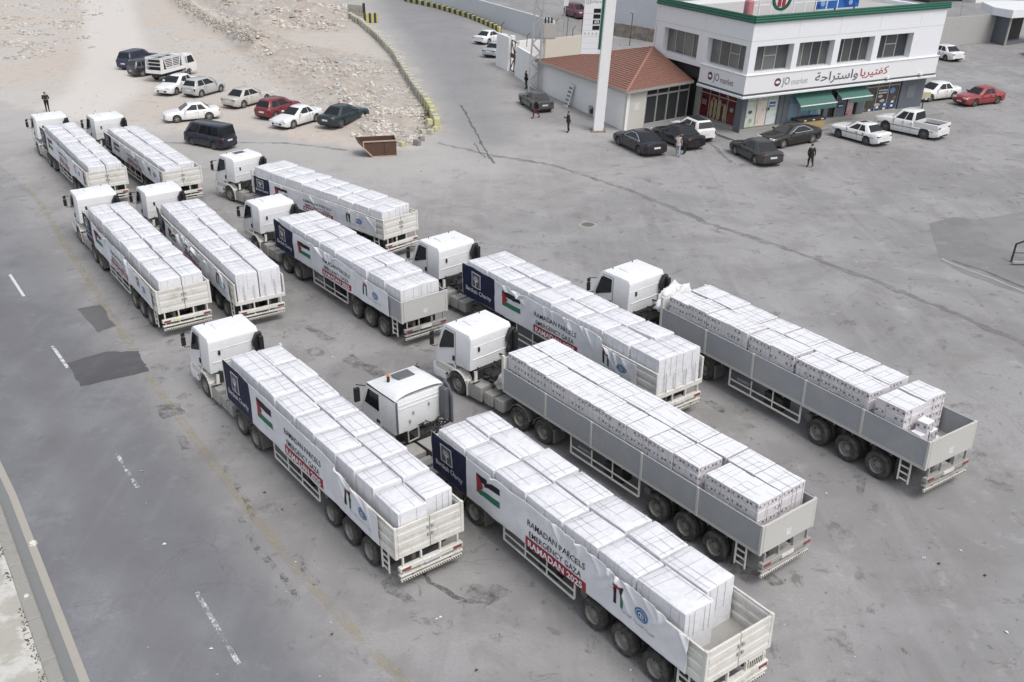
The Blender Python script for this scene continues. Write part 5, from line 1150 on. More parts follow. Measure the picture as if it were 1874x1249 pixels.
def trailer(root,kind,cfg):
    """kind 'g' grey smooth sideboards, 'w' white ribbed sideboards"""
    zt=2.31 if kind=='g' else 2.38
    def p(name,me,par=root): o=bpy.data.objects.new(name,me); COL.link(o); o.parent=par; return o
    fr=p('chassis_frame',TP['frame']); p('deck',TP['deck']); p('side_rave',TP['rave_'+kind]); hb=p('headboard',TP['head']); hb.scale.z=(cfg.get('hz',2.8)-1.3)/(2.85-1.3); hb.location.z=1.3*(1-hb.scale.z)
    for k in 'lr': 
        g=p('side_guard',TP['rail_'+k])
        if k=='l': gl=g
    gp=p('guard_panel',TP['panel'],gl)
    if kind=='g':
        m=MB(); add_text(m,'MAMMUT',.17,lambda x,y:(8.1-x,1.134,.88+y),.004)
        m.build('panel_lettering',flat('pale_lettering',(.38,.39,.4)),gl)
    p('toolbox',TP['toolbox']); p('landing_leg',TP['legs']); p('air_tank',TP['airtank']); p('rear_mudflap',TP['flap']).location.y=.875; p('rear_mudflap',TP['flap']).location.y=-.875
    ld=p('ladder',TP['ladder'])
    for z in(.5,.74,.98): o=p('rung',TP['rung'],ld); o.location.z=z
    lb=p('light_bar',TP['lightbar' if kind=='w' else 'lightbar_g']); p('tail_lamp',TP['lamp_l'],lb); p('tail_lamp',TP['lamp_r'],lb); p('number_plate',TP['plate'],lb)
    if cfg.get('lamp'): p('indicator_lamp',TP['lampy'],lb)
    ub=p('underrun_bar',TP['under']); p('hazard_stripe',TP['stripes'],ub)
    for x in(1.75,3.06,4.37):
        pl=Place(root,0); wheels(pl,x,'dual')
    # sideboards, posts
    xs=[.0,2.57,5.12,7.68,10.25,LT-.06]
    pm={}
    key=kind
    if key not in SB:
        SB[key]=[]
        mat=MGP if kind=='g' else MWS
        for i in range(5):
            sp=side_panel_mesh(xs[i]+.06,xs[i+1]-.05,zt,mat,kind=='w'); me=sp.mesh('sideboard',mat,bevel=.006 if kind=='g' else 0)
            sp2=side_panel_mesh(xs[i]+.06,xs[i+1]-.05,zt,mat,kind=='w'); sp2.v=[(x,-y,z) for x,y,z in sp2.v]; me2=sp2.mesh('sideboard',mat,bevel=.006 if kind=='g' else 0)
            SB[key].append((me,me2))
        m=MB(); m.box(-.05,.05,-.055,.02,ZD-.1,zt+.02); SB[key+'post']=m.mesh('post',MGT if kind=='g' else MWS,bevel=.01)
    for a,b in SB[key]: p('sideboard',a); p('sideboard',b)
    for x in xs[1:5]:
        for sy in(1,-1):
            o=p('post',SB[key+'post']); o.location=(x,sy*1.262,0); 
            if sy<0:o.rotation_euler=(0,0,math.pi)
    # rear end
    rear=cfg.get('rear','closed')
    if rear=='closed' and kind=='w':
        for sy in(1,-1): m=MB(); y0,y1=sorted((sy*1.15,sy*1.26)); m.box(-.05,.06,y0,y1,ZD-.1,zt+.03); m.build('corner_post',MWS,root,bevel=.01)
        for s0,s1 in((.015,1.14),(-1.14,-.015)):
            m=MB(); h=zt-ZD; pr=[(0,ZD-.08)]
            for i in range(3):
                a=ZD+h*(i+.25)/3;b=ZD+h*(i+.35)/3;c=ZD+h*(i+.62)/3;d=ZD+h*(i+.72)/3
                pr+=[(0,a),(-.012,b),(-.012,c),(0,d)]
            pr+=[(0,zt),(-.05,zt),(-.05,ZD-.08)]
            # prism polygon in (x,z) : outer side is -x
            poly=[(-x-.045,z) for x,z in pr[:-2]]+[(.02,zt),(.02,ZD-.08)]
            m.prism(poly,s0,s1)
            t=m.build('tailgate_door',MWS,root)
            ym=s0+.06 if s0>0 else s1-.06
            for z in(ZD+.35,ZD+.62): m=MB(); m.box(-.09,-.045,ym-.04,ym+.04,z,z+.1); m.build('latch',MTK,t)
    elif rear=='closed':
        for sy in(1,-1): m=MB(); y0,y1=sorted((sy*1.16,sy*1.27)); m.box(-.05,.05,y0,y1,ZD-.1,zt+.03); m.build('corner_post',MGT,root,bevel=.01)
        m=MB(); m.box(-.055,.0,-1.15,1.15,ZD-.06,zt+.0)
        t=m.build('tailgate',MGT,root,bevel=.012)
        m=MB()
        for z0,z1,y0,y1 in((zt-.02,zt+.03,-1.16,1.16),):
            m.box(-.065,.01,y0,y1,z0,z1)
        m.build('tailgate_rim',MGT,t,bevel=.006)
        m=MB(); m.box(-.06,-.054,-.12,.1,ZD+.15,ZD+.38); m.build('sticker',MPLATE,t)
    else:  # open rear with stake posts
        for sy in(1,-1): m=MB(); y0,y1=sorted((sy*1.17,sy*1.25)); m.box(-.04,.05,y0,y1,ZD-.1,zt); m.build('corner_post',MWS,root,bevel=.01)
        m=MB(); m.box(-.06,.02,-1.17,1.17,ZD-.1,ZD+.1); m.build('rear_sill',MWS,root,bevel=.01)
        for y in(.75,.25,-.3,-.8):
            m=MB(); m.box(-.075,-.035,y-.03,y+.03,ZD+.1,zt-.1 if abs(y)>.5 else zt-.2); m.build('stake',MWS,root,bevel=.006)
    # rust/plate under gate: step with perforations for tail on one truck
    if cfg.get('vent_box'):
        m=MB(); m.box(-.04,.1,-1.1,-.45,.75,1.22)
        for i in range(8): m.box(-.05,-.04,-1.05+i*.075,-1.02+i*.075,.8,1.16,1)
        m.build('louvre_box',[MWS,MDK],root)
SB={}
# ------------------------------------------------------------------ cargo
def carton_mesh(mat,sx=.36,sy=.38,sz=.30,bev=.008,name='carton'):
    m=MB(); m.box(-sx/2,sx/2,-sy/2,sy/2,-sz,0); return m.mesh(name,mat,bevel=bev)
CM_P=carton_mesh(MCT); CM_F=carton_mesh(MFILM,bev=.008)
CM_FL=carton_mesh(MFILM,.56,.56,.36,.012)
ORD=['first','second','third','fourth','fifth','sixth','seventh','eighth','ninth','tenth','eleventh','twelfth','thirteenth']
def bundle(T,sc,rz,x0,x1,y0,y1,zt,style,label,group,rear=False,side=True,rng=None):
    "one wrapped stack of cartons between x0>x1 standing on the deck; T is the truck matrix"
    cx,cy=(x0+x1)/2,(y0+y1)/2; lx,ly=abs(x0-x1)+.0,abs(y1-y0)-.012
    wob=R_(rng.uniform(-1.1,1.1)); loc=T@Vector((cx,cy,ZD))
    root=empty('carton_stack',loc,rz+wob,label,'carton stack',group,sc)
    h=zt-ZD
    if style=='smooth':
        m=MB(); hx,hy=lx/2,ly/2; sd=rng.uniform(0,99); A=[-1,-.93,-.5,0,.5,.93,1]; n=7
        nz=lambda x,y,z,f=1.6:noise.noise(Vector((x*f+sd,y*f,z*f)))
        cr=rng.uniform(-.01,.018); tx,ty=rng.uniform(-.02,.02),rng.uniform(-.02,.02)
        def top(u,v):
            e=max(abs(u),abs(v)); z=h+cr*(1-u*u)*(1-v*v)+.012*nz(u,v,0)+tx*u+ty*v
            k=.995 if e>.99 else 1
            if e>.99: z-=.028
            return (u*hx*k+.01*nz(u,v,3),v*hy*k+.01*nz(v,u,5),z)
        m.add([top(u,v) for u in A for v in A],[(i*n+j,(i+1)*n+j,(i+1)*n+j+1,i*n+j+1) for i in range(n-1) for j in range(n-1)])
        per=[(A[i],-1) for i in range(n-1)]+[(1,A[i]) for i in range(n-1)]+[(A[n-1-i],1) for i in range(n-1)]+[(-1,A[n-1-i]) for i in range(n-1)]
        rings=[]
        for kz in range(6):
            rr=[]
            for u,v in per:
                x,y,z=top(u,v)
                if kz: 
                    z=z-(h-.0)*kz/5; w_=1+.012+.014*nz(u*2,v*2,kz*1.3); x*=w_;y*=w_
                    if kz==1: z=h-.12
                    if kz==5: z=.005
                rr.append((x,y,z))
            rings+=rr
        q=len(per); m.add(rings,[(k*q+i,k*q+(i+1)%q,(k+1)*q+(i+1)%q,(k+1)*q+i) for k in range(5) for i in range(q)])
        me=m.mesh('wrapped_cartons',MFILM); me.polygons.foreach_set('use_smooth',[True]*len(me.polygons)); me.set_sharp_from_angle(angle=R_(62)); link('wrapped_cartons',me,root)
    else:
        base,nx,ny,sx,sy,sz=(CM_P,3,3,.36,.38,.30)
        m=MB(); m.box(-lx/2+.02,lx/2-.02,-ly/2+.02,ly/2-.02,0,h-.04); link('inner_stack',m.mesh('inner_stack',MFILM),root)
        sag=rng.uniform(-.02,.02)
        for i in range(nx):
            for j in range(ny):
                px=-lx/2+lx*(i+.5)/nx;py=-ly/2+ly*(j+.5)/ny
                o=bpy.data.objects.new('carton',base); COL.link(o); o.parent=root
                o.location=(px+rng.uniform(-.004,.004),py+rng.uniform(-.004,.004),h+rng.uniform(-.008,.006)+sag*(i/nx-.5)); o.scale=(lx/nx/sx*.996,ly/ny/sy*.996,1)
                o.rotation_euler=(R_(rng.uniform(-.7,.7)),R_(rng.uniform(-.7,.7)),R_(rng.uniform(-.6,.6)))
        nl=int(min(3,(h-.3)/sz)) if not rear else int(h/sz)
        cells=set()
        if side: cells|={(i,ny-1,k) for i in range(nx) for k in range(1,nl if not rear else 3)}
        if rear: cells|={(0,j,k) for j in range(ny) for k in range(1,nl)}
        for i,j,k in cells:
            px=-lx/2+lx*(i+.5)/nx;py=-ly/2+ly*(j+.5)/ny
            o=bpy.data.objects.new('carton',base); COL.link(o); o.parent=root
            o.location=(px-(0.004 if i==0 else 0),py+rng.uniform(-.003,.008),h-sz*k+rng.uniform(-.004,.004)); o.scale=(lx/nx/sx*.994,ly/ny/sy*.994,.993)
            if rng.random()<.5 and style=='printed': o.rotation_euler=(0,0,math.pi)
    # straps and film edges drawn tight over the top
    m=MB(); e=.006
    e=.014 if style=='smooth' else .006
    def strap(a,b): m.bar(a,b,.010,.006)
    for f in (rng.uniform(.08,.18),rng.uniform(.34,.66),rng.uniform(.8,.93)):
        if rng.random()<.25: continue
        y=-ly/2+ly*f; d=rng.uniform(-.09,.09); strap((-lx/2,y,h+e),(lx/2,y+d,h+e))
    for f in (rng.uniform(.06,.16),rng.uniform(.3,.5),rng.uniform(.55,.72),rng.uniform(.84,.94)):
        if rng.random()<.25: continue
        x=-lx/2+lx*f; d=rng.uniform(-.10,.10); strap((x,-ly/2,h+e),(x+d,ly/2,h+e)); strap((x+d,ly/2+.016,h-.05),(x+d,ly/2+.02,h-.6))
        if rear: y=-ly/2+ly*f; strap((-lx/2-.018,y,h-.05),(-lx/2-.02,y,h-.85))
    link('strap',m.mesh('strap',MSTRAP),root)
    return root
def interp(tab,x):
    tab=sorted(tab)
    if x<=tab[0][0]: return tab[0][1]
    for (a,b),(c,d) in zip(tab,tab[1:]):
        if x<=c: 
            t=(x-a)/(c-a); t=t*t*(3-2*t); return b+(d-b)*t
    return tab[-1][1]
# ------------------------------------------------------------------ banners
def banner(T,sc,rz,cfg,label):
    sd=cfg['seed']; rng=random.Random(sd)
    X0,X1=cfg.get('bx',(12.86,.75)); ztab=cfg['btop']; zbtab=cfg.get('bbot',[(0,1.3),(13,1.3)])
    B=Vector((6.5,1.3,1.3)); loc=T@B
    root=empty('banner',loc,rz,label,'banner','printed charity banners hung along the trailers',sc)
    folds=[]
    for i in range(cfg.get('nf',12)):
        x=rng.uniform(X1+.3,X0-3); a=rng.uniform(-.9,.9); folds.append((x,interp(ztab,x),math.sin(a),-math.cos(a),rng.uniform(.5,1.6),rng.uniform(.05,.09),rng.uniform(.02,.05)))
    for x,a,l in cfg.get('fold',[]): folds.append((x,interp(ztab,x),math.sin(a),-math.cos(a),l,.07,.075))
    amp=cfg.get('amp',1.25)
    def S(x,zn,off=0.):
        "x along the trailer, zn nominal height 1.3..3.05 mapped between the hems"
        zt,zb=interp(ztab,x),interp(zbtab,x)
        scal=.025*abs(math.sin(x*2.3+sd))
        v=(zn-1.3)/1.75; z=zb+v*(zt-scal-zb)
        y=.0+.035*amp*(noise.noise(Vector((x*.8,z*1.1,sd)))+.6)+.018*amp*noise.noise(Vector((x*2.6+z*1.5,z*2.,sd+5)))
        for fx,fz,dx,dz,L,w,h in folds:
            px,pz=x-fx,z-fz; t=px*dx+pz*dz
            if -.1<t<L:
                d=px*dz-pz*dx; y+=1.5*amp*h*math.exp(-(d/w)**2)*(1-t/L)*min(1,(t+.1)*6)
        return (x-B.x,y+off,z-B.z)
    nav=cfg.get('navy',10.3)
    nu,nv=300,34
    m=MB()
    def fn(u,v): return S(X0+(X1-X0)*u,3.05-1.75*v)
    m.grid(fn,nu,nv)
    me=m.mesh('cloth',MBAN,smooth=True,recalc=False); o=link('cloth',me,root)
    so=o.modifiers.new('thickness','SOLIDIFY'); so.thickness=.006; so.offset=-1
    def patch(xa,xb,za,zb_,off,nx=12,nz=6):
        q=MB(); q.grid(lambda u,v:S(xa+(xb-xa)*u,za+(zb_-za)*v,off),nx,nz); return q
    P=lambda q,n,mat,par=root: link(n,q.mesh(n,mat,smooth=True,recalc=False),par)
    nx0=X0-.02
    panel=P(patch(nx0,nav,3.05,1.31,.008,90,40),'navy_panel',MNAVY)
    # tree emblem
    ex,ez=(nx0+nav)/2+.15,2.42
    q=patch(ex+.36,ex-.36,ez+.42,ez-.38,.020,12,12); P(q,'emblem_frame',MPW,panel)
    q=patch(ex+.315,ex-.315,ez+.375,ez-.335,.026,12,12); P(q,'emblem_field',flat('emblem_dark',(.10,.09,.095)) if 'emblem_dark' not in bpy.data.materials else bpy.data.materials['emblem_dark'],panel)
    q=MB()
    def stroke(a,b,w,off=.033):
        d=Vector((b[0]-a[0],b[1]-a[1])); n_=Vector((-d.y,d.x)).normalized()*w/2
        q.add([S(a[0]+n_.x,a[1]+n_.y,off),S(b[0]+n_.x*.6,b[1]+n_.y*.6,off),S(b[0]-n_.x*.6,b[1]-n_.y*.6,off),S(a[0]-n_.x,a[1]-n_.y,off)],[(0,1,2,3)])
    stroke((ex,ez-.31),(ex,ez+.02),.06)
    for k,a in enumerate((-75,-50,-25,0,25,50,75)):
        l=.30 if abs(a)<60 else .25; c=(ex-math.sin(R_(a))*l*.5,ez-.02+math.cos(R_(a))*l*.55); stroke((ex,ez-.08),c,.035)
        for da in(-22,22): stroke(c,(c[0]-math.sin(R_(a+da))*l*.42,c[1]+math.cos(R_(a+da))*l*.45),.022)
    P(q,'tree_emblem',MPW,panel)
    def text(txt,cx,cz,width,height,mat,name,off=.022,par=root,bold=0.):
        vs,fs=text_geo(txt,1.,bold)
        xs=[a for a,b in vs];zs=[b for a,b in vs];w0=max(xs)-min(xs);h0=max(zs)-min(zs);mx,mz=(max(xs)+min(xs))/2,(max(zs)+min(zs))/2
        q=MB(); q.add([S(cx-(a-mx)*width/w0,cz+(b-mz)*height/h0,off) for a,b in vs],fs); return P(q,name,mat,par)
    text('Barakah Charity',(nx0+nav)/2,1.78,(nx0-nav)*.78,.30,MPW,'lettering',par=panel,bold=.008)
    # flag
    fx,fz=nav-.62,2.33; fw,fh=cfg.get('flag',(1.3,.82))
    P(patch(fx,fx-fw,fz+fh/2,fz+fh/6,.014,30,8),'flag_stripe',MPK); P(patch(fx,fx-fw,fz-fh/6,fz-fh/2,.014,30,8),'flag_stripe',MPG)
    q=MB(); q.add([S(fx,fz+fh/2,.03),S(fx,fz+fh/4,.03),S(fx-fw*.17,fz+fh/4,.019),S(fx,fz,.019),S(fx-fw*.34,fz,.019),S(fx,fz-fh/4,.019),S(fx-fw*.17,fz-fh/4,.019),S(fx,fz-fh/2,.019)],[(0,1,2),(1,3,4,2),(3,5,6,4),(5,7,6)]); P(q,'flag_triangle',MPR)
    # slogan
    tx=cfg.get('tx',5.95); tz=cfg.get('tz',2.42)
    text('RAMADAN PARCELS',tx,tz,2.75,.25,MPK,'lettering',bold=.004)
    text('EMERGENCY GAZA',tx+.02,tz-.42,2.5,.23,MPK,'lettering',bold=.004)
    box=P(patch(tx+1.45,tx-1.45,tz-.60,tz-1.0,.014,70,14),'red_panel',MPR)
    text('RAMADAN 2025',tx,tz-.81,2.6,.27,MPW,'lettering',.032,box,.03)
    # ribbon flag and round emblem with small script
    rx=cfg.get('rx',2.95); zt=2.35
    P(patch(rx+.17,rx-.17,zt+.38,zt+.16,.014,8,8),'flag_field',MPR)
    P(patch(rx+.19,rx+.08,zt+.16,zt-.5,.014,4,16),'flag_stripe',MPK); P(patch(rx-.08,rx-.19,zt+.16,zt-.5,.014,4,16),'flag_stripe',MPG); P(patch(rx-.12,rx-.20,zt+.38,zt-.1,.024,4,16),'flag_stripe',MPK)
    q=MB(); 
    st=[(rx+math.sin(i*math.pi/7)*(.05 if i%2==0 else .022),zt+.28+math.cos(i*math.pi/7)*(.05 if i%2==0 else .022)) for i in range(14)]
    q.add([S(a,b,.03) for a,b in st]+[S(rx,zt+.28,.03)],[(i,(i+1)%14,14) for i in range(14)]); P(q,'flag_star',MPW)
    cx,cz,cr=rx-.95,zt-.08,.27
    def disc(r,off,mat,name,par,inner=0.):
        q=MB(); n=28
        if inner:
            q.add([S(cx+math.cos(2*math.pi*i/n)*rr,cz+math.sin(2*math.pi*i/n)*rr,off) for rr in(r,inner) for i in range(n)],[(i,(i+1)%n,(i+1)%n+n,i+n) for i in range(n)])
        else: q.add([S(cx+math.cos(2*math.pi*i/n)*r,cz+math.sin(2*math.pi*i/n)*r,off) for i in range(n)]+[S(cx,cz,off)],[(i,(i+1)%n,n) for i in range(n)])
        return P(q,name,mat,par)
    em=disc(cr,.020,MPB,'round_emblem',root); disc(cr*.80,.028,MPW,'ring',em,cr*.72); disc(cr*.42,.028,MPW,'ring',em,cr*.36)
    q=MB(); 
    for a,b in(((cx-.1,cz-.02),(cx+.03,cz+.1)),((cx+.03,cz+.1),(cx+.1,cz+.02)),((cx,cz-.08),(cx,cz+.07)),((cx-.08,cz-.1),(cx+.09,cz-.09))):
        d=Vector((b[0]-a[0],b[1]-a[1])); n_=Vector((-d.y,d.x)).normalized()*.016
        q.add([S(a[0]+n_.x,a[1]+n_.y,.032),S(b[0]+n_.x,b[1]+n_.y,.032),S(b[0]-n_.x,b[1]-n_.y,.032),S(a[0]-n_.x,a[1]-n_.y,.032)],[(0,1,2,3)])
    P(q,'emblem_mark',MPW,em)
    ar=''.join(chr(c) for c in reversed([0xFE8D,0xFEDF,0xFEEC,0xFEF4,0xFE8C,0xFE94,0x20,0xFE8D,0xFEDF,0xFEA8,0xFEF4,0xFEAE,0xFEF3,0xFE94,0x20,0xFE8D,0xFEF7,0xFEAD,0xFEA9,0xFEE7,0xFEF4,0xFE94]))
    text(ar,cx+.15,cz-.45,1.35,.16,MPGY,'small_lettering')
    # brass eyelet ropes
    q=MB()
    for i in range(7):
        x=X0-.1-(X0-X1-.2)*i/6; a=Vector(S(x,3.03,.01)); q.tube([a,a+Vector((rng.uniform(-.05,.05),-.1,.04))],.008,5)
    link('tie_rope',q.mesh('tie_rope',MSTRAP),root)
    return root
# ------------------------------------------------------------------ the eleven trucks
# name, rear-left ground corner x,y, heading, scale
TR={
'T10':(7.4196,24.2199,2.2151,1.0021),'T11':(4.8217,18.9403,2.1953,.9954),'T9':(-3.4959,24.0335,2.2154,.985),'T8':(14.0816,28.7947,2.1562,1.0505),
'T6':(-4.9778,40.9415,2.2282,.9889),'T4':(-16.307,41.9688,2.1779,1.0016),'T3':(-7.0826,52.0157,2.3751,.9977),'T1':(-26.9446,61.3206,2.1744,1.0001),
'T2':(-22.1434,61.438,2.1946,1.0034),'T7':(5.5315,33.7741,2.2078,1.0241),'T5':(-13.0053,42.9822,2.1459,.9794)}
X11=[12.82,11.7,10.55,9.45,8.35,7.28,6.18,5.1,3.95,2.8]
CFG={
'T10':dict(kind='g',yaw=5.1,dx=-0.04,style='printed',top=[(0,2.84),(13,2.93)],near=[(12.85,11.7),(11.68,10.52),(10.5,9.42),(9.4,8.36),(8.34,7.28),(7.26,6.2),(6.16,5.12),(5.08,3.98),(3.92,2.82),(2.52,1.5),(1.48,.4)],
   far=[(12.85,11.6),(11.58,10.3),(10.28,8.9),(8.88,7.6),(7.55,6.4),(6.38,5.15),(5.12,3.95),(3.9,2.75),(2.68,1.6),(1.56,.42)],desc='grey-sided trailer in the middle of the picture',
   label='white tractor with grey-sided trailer and no banner, white tarp heap behind its cab'),
'T8':dict(kind='g',yaw=7,dx=-0.15,style='printed',top=[(0,2.88),(13,2.9)],near=[(12.7,11.6),(11.58,10.55),(10.5,9.4),(9.38,8.3),(8.2,7.15),(7.12,6.0),(5.85,4.75),(4.72,3.72),(3.7,2.62),(2.35,1.2)],
   far=[(12.7,11.5),(11.45,10.3),(10.25,8.8),(8.7,7.6),(7.5,6.3),(6.25,5.1),(5.0,3.9),(3.8,2.7),(2.35,1.25)],desc='grey-sided trailer farthest right',
   label='white tractor with grey-sided trailer and no banner, parked farthest right'),
'T11':dict(kind='w',tractor='b',yaw=3.9,dx=0,style='smooth',top=[(0,2.86),(5,2.8),(13,2.64)],btop=[(0,2.36),(.9,2.5),(1.8,2.68),(5,2.76),(13,2.62)],amp=1.0,bx=(12.9,.55),seed=11,navy=10.75,rx=3.2,tx=6.0,tz=2.3,vent=True,bbot=[(0,1.28),(13,1.1)],
   near=[(12.9,11.3),(11.2,9.6),(9.5,7.9),(7.8,6.1),(6.0,4.5),(4.4,2.9),(2.8,1.0)],far=[(12.9,11.5),(11.4,9.7),(9.55,8.0),(7.85,6.3),(6.2,4.6),(4.45,3.1),(3.0,1.35)],fold=[(9.2,.6,1.6),(3.3,-.5,1.5),(3.1,.7,1.3),(5.0,.4,1.2)],
   desc='bannered trailer nearest the camera',label='white tractor with domed roof and orange beacon, bannered white trailer nearest the camera'),
'T9':dict(kind='w',yaw=0,dx=-0.15,style='smooth',outer=1.03,xs=-.22,top=[(0,2.80),(3,2.92),(13,3.06)],btop=[(0,2.42),(1.6,2.5),(2.6,2.62),(3.6,2.9),(5,2.98),(13,3.04)],amp=.75,bx=(12.7,.85),seed=9,nf=4,navy=10.25,rx=2.75,
   near=[(12.88,10.4),(10.3,8.9),(8.8,7.3),(7.2,5.8),(5.7,4.3),(4.2,3.0),(2.9,1.75),(1.65,.3)],far=[(12.8,11.2),(11.1,9.5),(9.4,7.8),(7.7,6.4),(6.3,4.9),(4.8,3.2),(3.1,1.8),(1.7,.55)],fold=[(3.4,-.9,1.4),(3.4,-.4,1.5),(2.4,-1.0,1.2)],
   desc='foreground bannered trailer by the road line',label='white tractor and bannered trailer parked closest to the road line in the foreground'),
'T7':dict(kind='w',yaw=4.2,dx=-0.12,style='smooth',rear='open',top=[(0,2.86),(13,2.93)],btop=[(0,2.35),(2.6,2.42),(3.2,2.8),(8,2.82),(13,2.88)],bx=(12.86,1.0),seed=7,navy=10.3,rx=2.75,
   near=[(12.85,11.3),(11.2,9.8),(9.7,8.2),(8.1,6.6),(6.5,5.0),(4.9,3.4),(3.3,1.8),(1.7,.08)],far=[(12.85,11.2),(11.1,9.6),(9.5,8.0),(7.9,6.4),(6.3,4.8),(4.7,3.2),(3.1,1.6),(1.5,.08)],fold=[(9.0,-1.1,1.2),(8.2,.9,1.2),(2.9,-.6,1.2)],
   desc='bannered trailer between two grey-sided ones',label='white tractor with bannered trailer, open staked rear, between the two grey-sided trailers'),
'T6':dict(kind='g',yaw=1.3,dx=0,style='smooth',top=[(0,2.75),(3,2.85),(13,2.95)],btop=[(0,2.5),(2,2.5),(7,2.75),(10.5,2.75),(13,2.95)],bx=(12.8,1.0),seed=6,navy=10.6,rx=3.1,
   near=[(12.8,11.3),(11.2,9.7),(9.6,8.1),(8.0,6.5),(6.4,4.9),(4.8,3.4),(3.2,1.75),(1.6,.35)],far=[(12.8,11.4),(11.2,9.8),(9.7,8.2),(8.0,6.6),(6.5,5.0),(4.8,3.4),(3.2,1.9),(1.7,.5)],fold=[(8,-.9,1.1),(6,.8,1.)],
   desc='bannered trailer with smooth grey tailgate',label='white tractor with bannered trailer and smooth grey tailgate, behind the foreground trucks'),
'T3':dict(kind='w',yaw=1.4,dx=0.03,style='smooth',hatch=True,top=[(0,2.75),(13,2.9)],btop=[(0,2.36),(6,2.38),(13,2.45)],bx=(12.6,.5),seed=3,nf=5,navy=10.9,rx=3.0,
   near=[(12.8,11.2),(11.1,9.5),(9.4,7.8),(7.7,6.0),(5.9,4.3),(4.2,2.9),(2.8,1.5),(1.4,.3)],far=[(12.8,11.2),(11.1,9.4),(9.2,7.7),(7.6,6.0),(5.8,4.2),(4.0,2.4),(2.2,.6)],
   desc='bannered trailer nearest the rusty skip',label='white tractor with dark roof hatch and bannered trailer, nearest the rusty skip'),
'T4':dict(kind='w',yaw=-0.7,dx=-0.03,style='smooth',lamp=True,outer=1.02,xs=-.2,top=[(0,2.85),(13,3.02)],btop=[(0,2.38),(3,2.45),(4.5,2.7),(8,2.65),(13,2.85)],bx=(12.6,.6),seed=4,nf=6,navy=10.9,rx=2.6,bbot=[(0,1.3),(3.5,1.5),(4.5,1.3),(13,1.3)],
   near=[(12.85,11.4),(11.3,9.8),(9.7,8.2),(8.1,6.6),(6.5,5.0),(4.9,3.4),(3.3,1.8),(1.7,.3)],far=[(12.85,11.2),(11.1,9.6),(9.5,8.0),(7.9,6.4),(6.3,4.8),(4.7,3.2),(3.1,1.6),(1.5,.3)],fold=[(4.3,-.3,1.4),(8,.8,1.)],
   desc='bannered trailer, road side of middle pair',label='white tractor with bannered trailer on the road side of the left middle pair'),
'T5':dict(kind='w',yaw=3.4,dx=0.18,style='smooth',rear='open',top=[(0,2.8),(13,2.9)],btop=[(0,2.42),(2.5,2.5),(5,2.35),(7.5,2.6),(9.5,2.2),(11.2,2.3),(13,2.9)],bx=(12.8,.5),seed=5,navy=11.4,rx=2.2,tx=6.4,amp=1.8,nf=18,
   near=[(12.85,11.2),(11.1,9.4),(9.3,7.6),(7.5,5.8),(5.7,4.0),(3.9,2.2),(2.1,.08)],far=[(12.85,11.2),(11.1,9.6),(9.5,8.0),(7.9,6.2),(6.1,4.4),(4.3,2.4),(2.3,.08)],
   desc='trailer with sagging crumpled banner',label='white tractor with trailer whose crumpled banner sags, open staked rear'),
'T1':dict(kind='w',yaw=0.7,dx=0,style='smooth',outer=1.02,xs=-.2,top=[(0,2.7),(13,2.9)],btop=[(0,2.3),(2,2.38),(3.5,2.6),(13,2.85)],bx=(12.7,.6),seed=1,navy=11.0,rx=2.6,bbot=[(0,1.3),(2.5,1.5),(4,1.3),(13,1.3)],
   near=[(12.8-1.42*i,12.8-1.42*i-1.36) for i in range(9)],far=[(12.8-1.55*i,12.8-1.55*i-1.5) for i in range(8)],desc='bannered trailer farthest left, back row',label='white tractor and bannered trailer farthest left in the back row'),
'T2':dict(kind='w',yaw=3.4,dx=0,style='smooth',outer=1.04,xs=-.15,top=[(0,2.55),(13,2.66)],btop=[(0,2.38),(13,2.45)],bx=(12.7,.4),seed=2,navy=11.0,rx=2.4,
   near=[(12.8-1.42*i,12.8-1.42*i-1.36) for i in range(9)],far=[(12.8-1.5*i,12.8-1.5*i-1.45) for i in range(8)],desc='second bannered trailer from left, back row',label='white tractor and bannered trailer second from the left in the back row'),
}
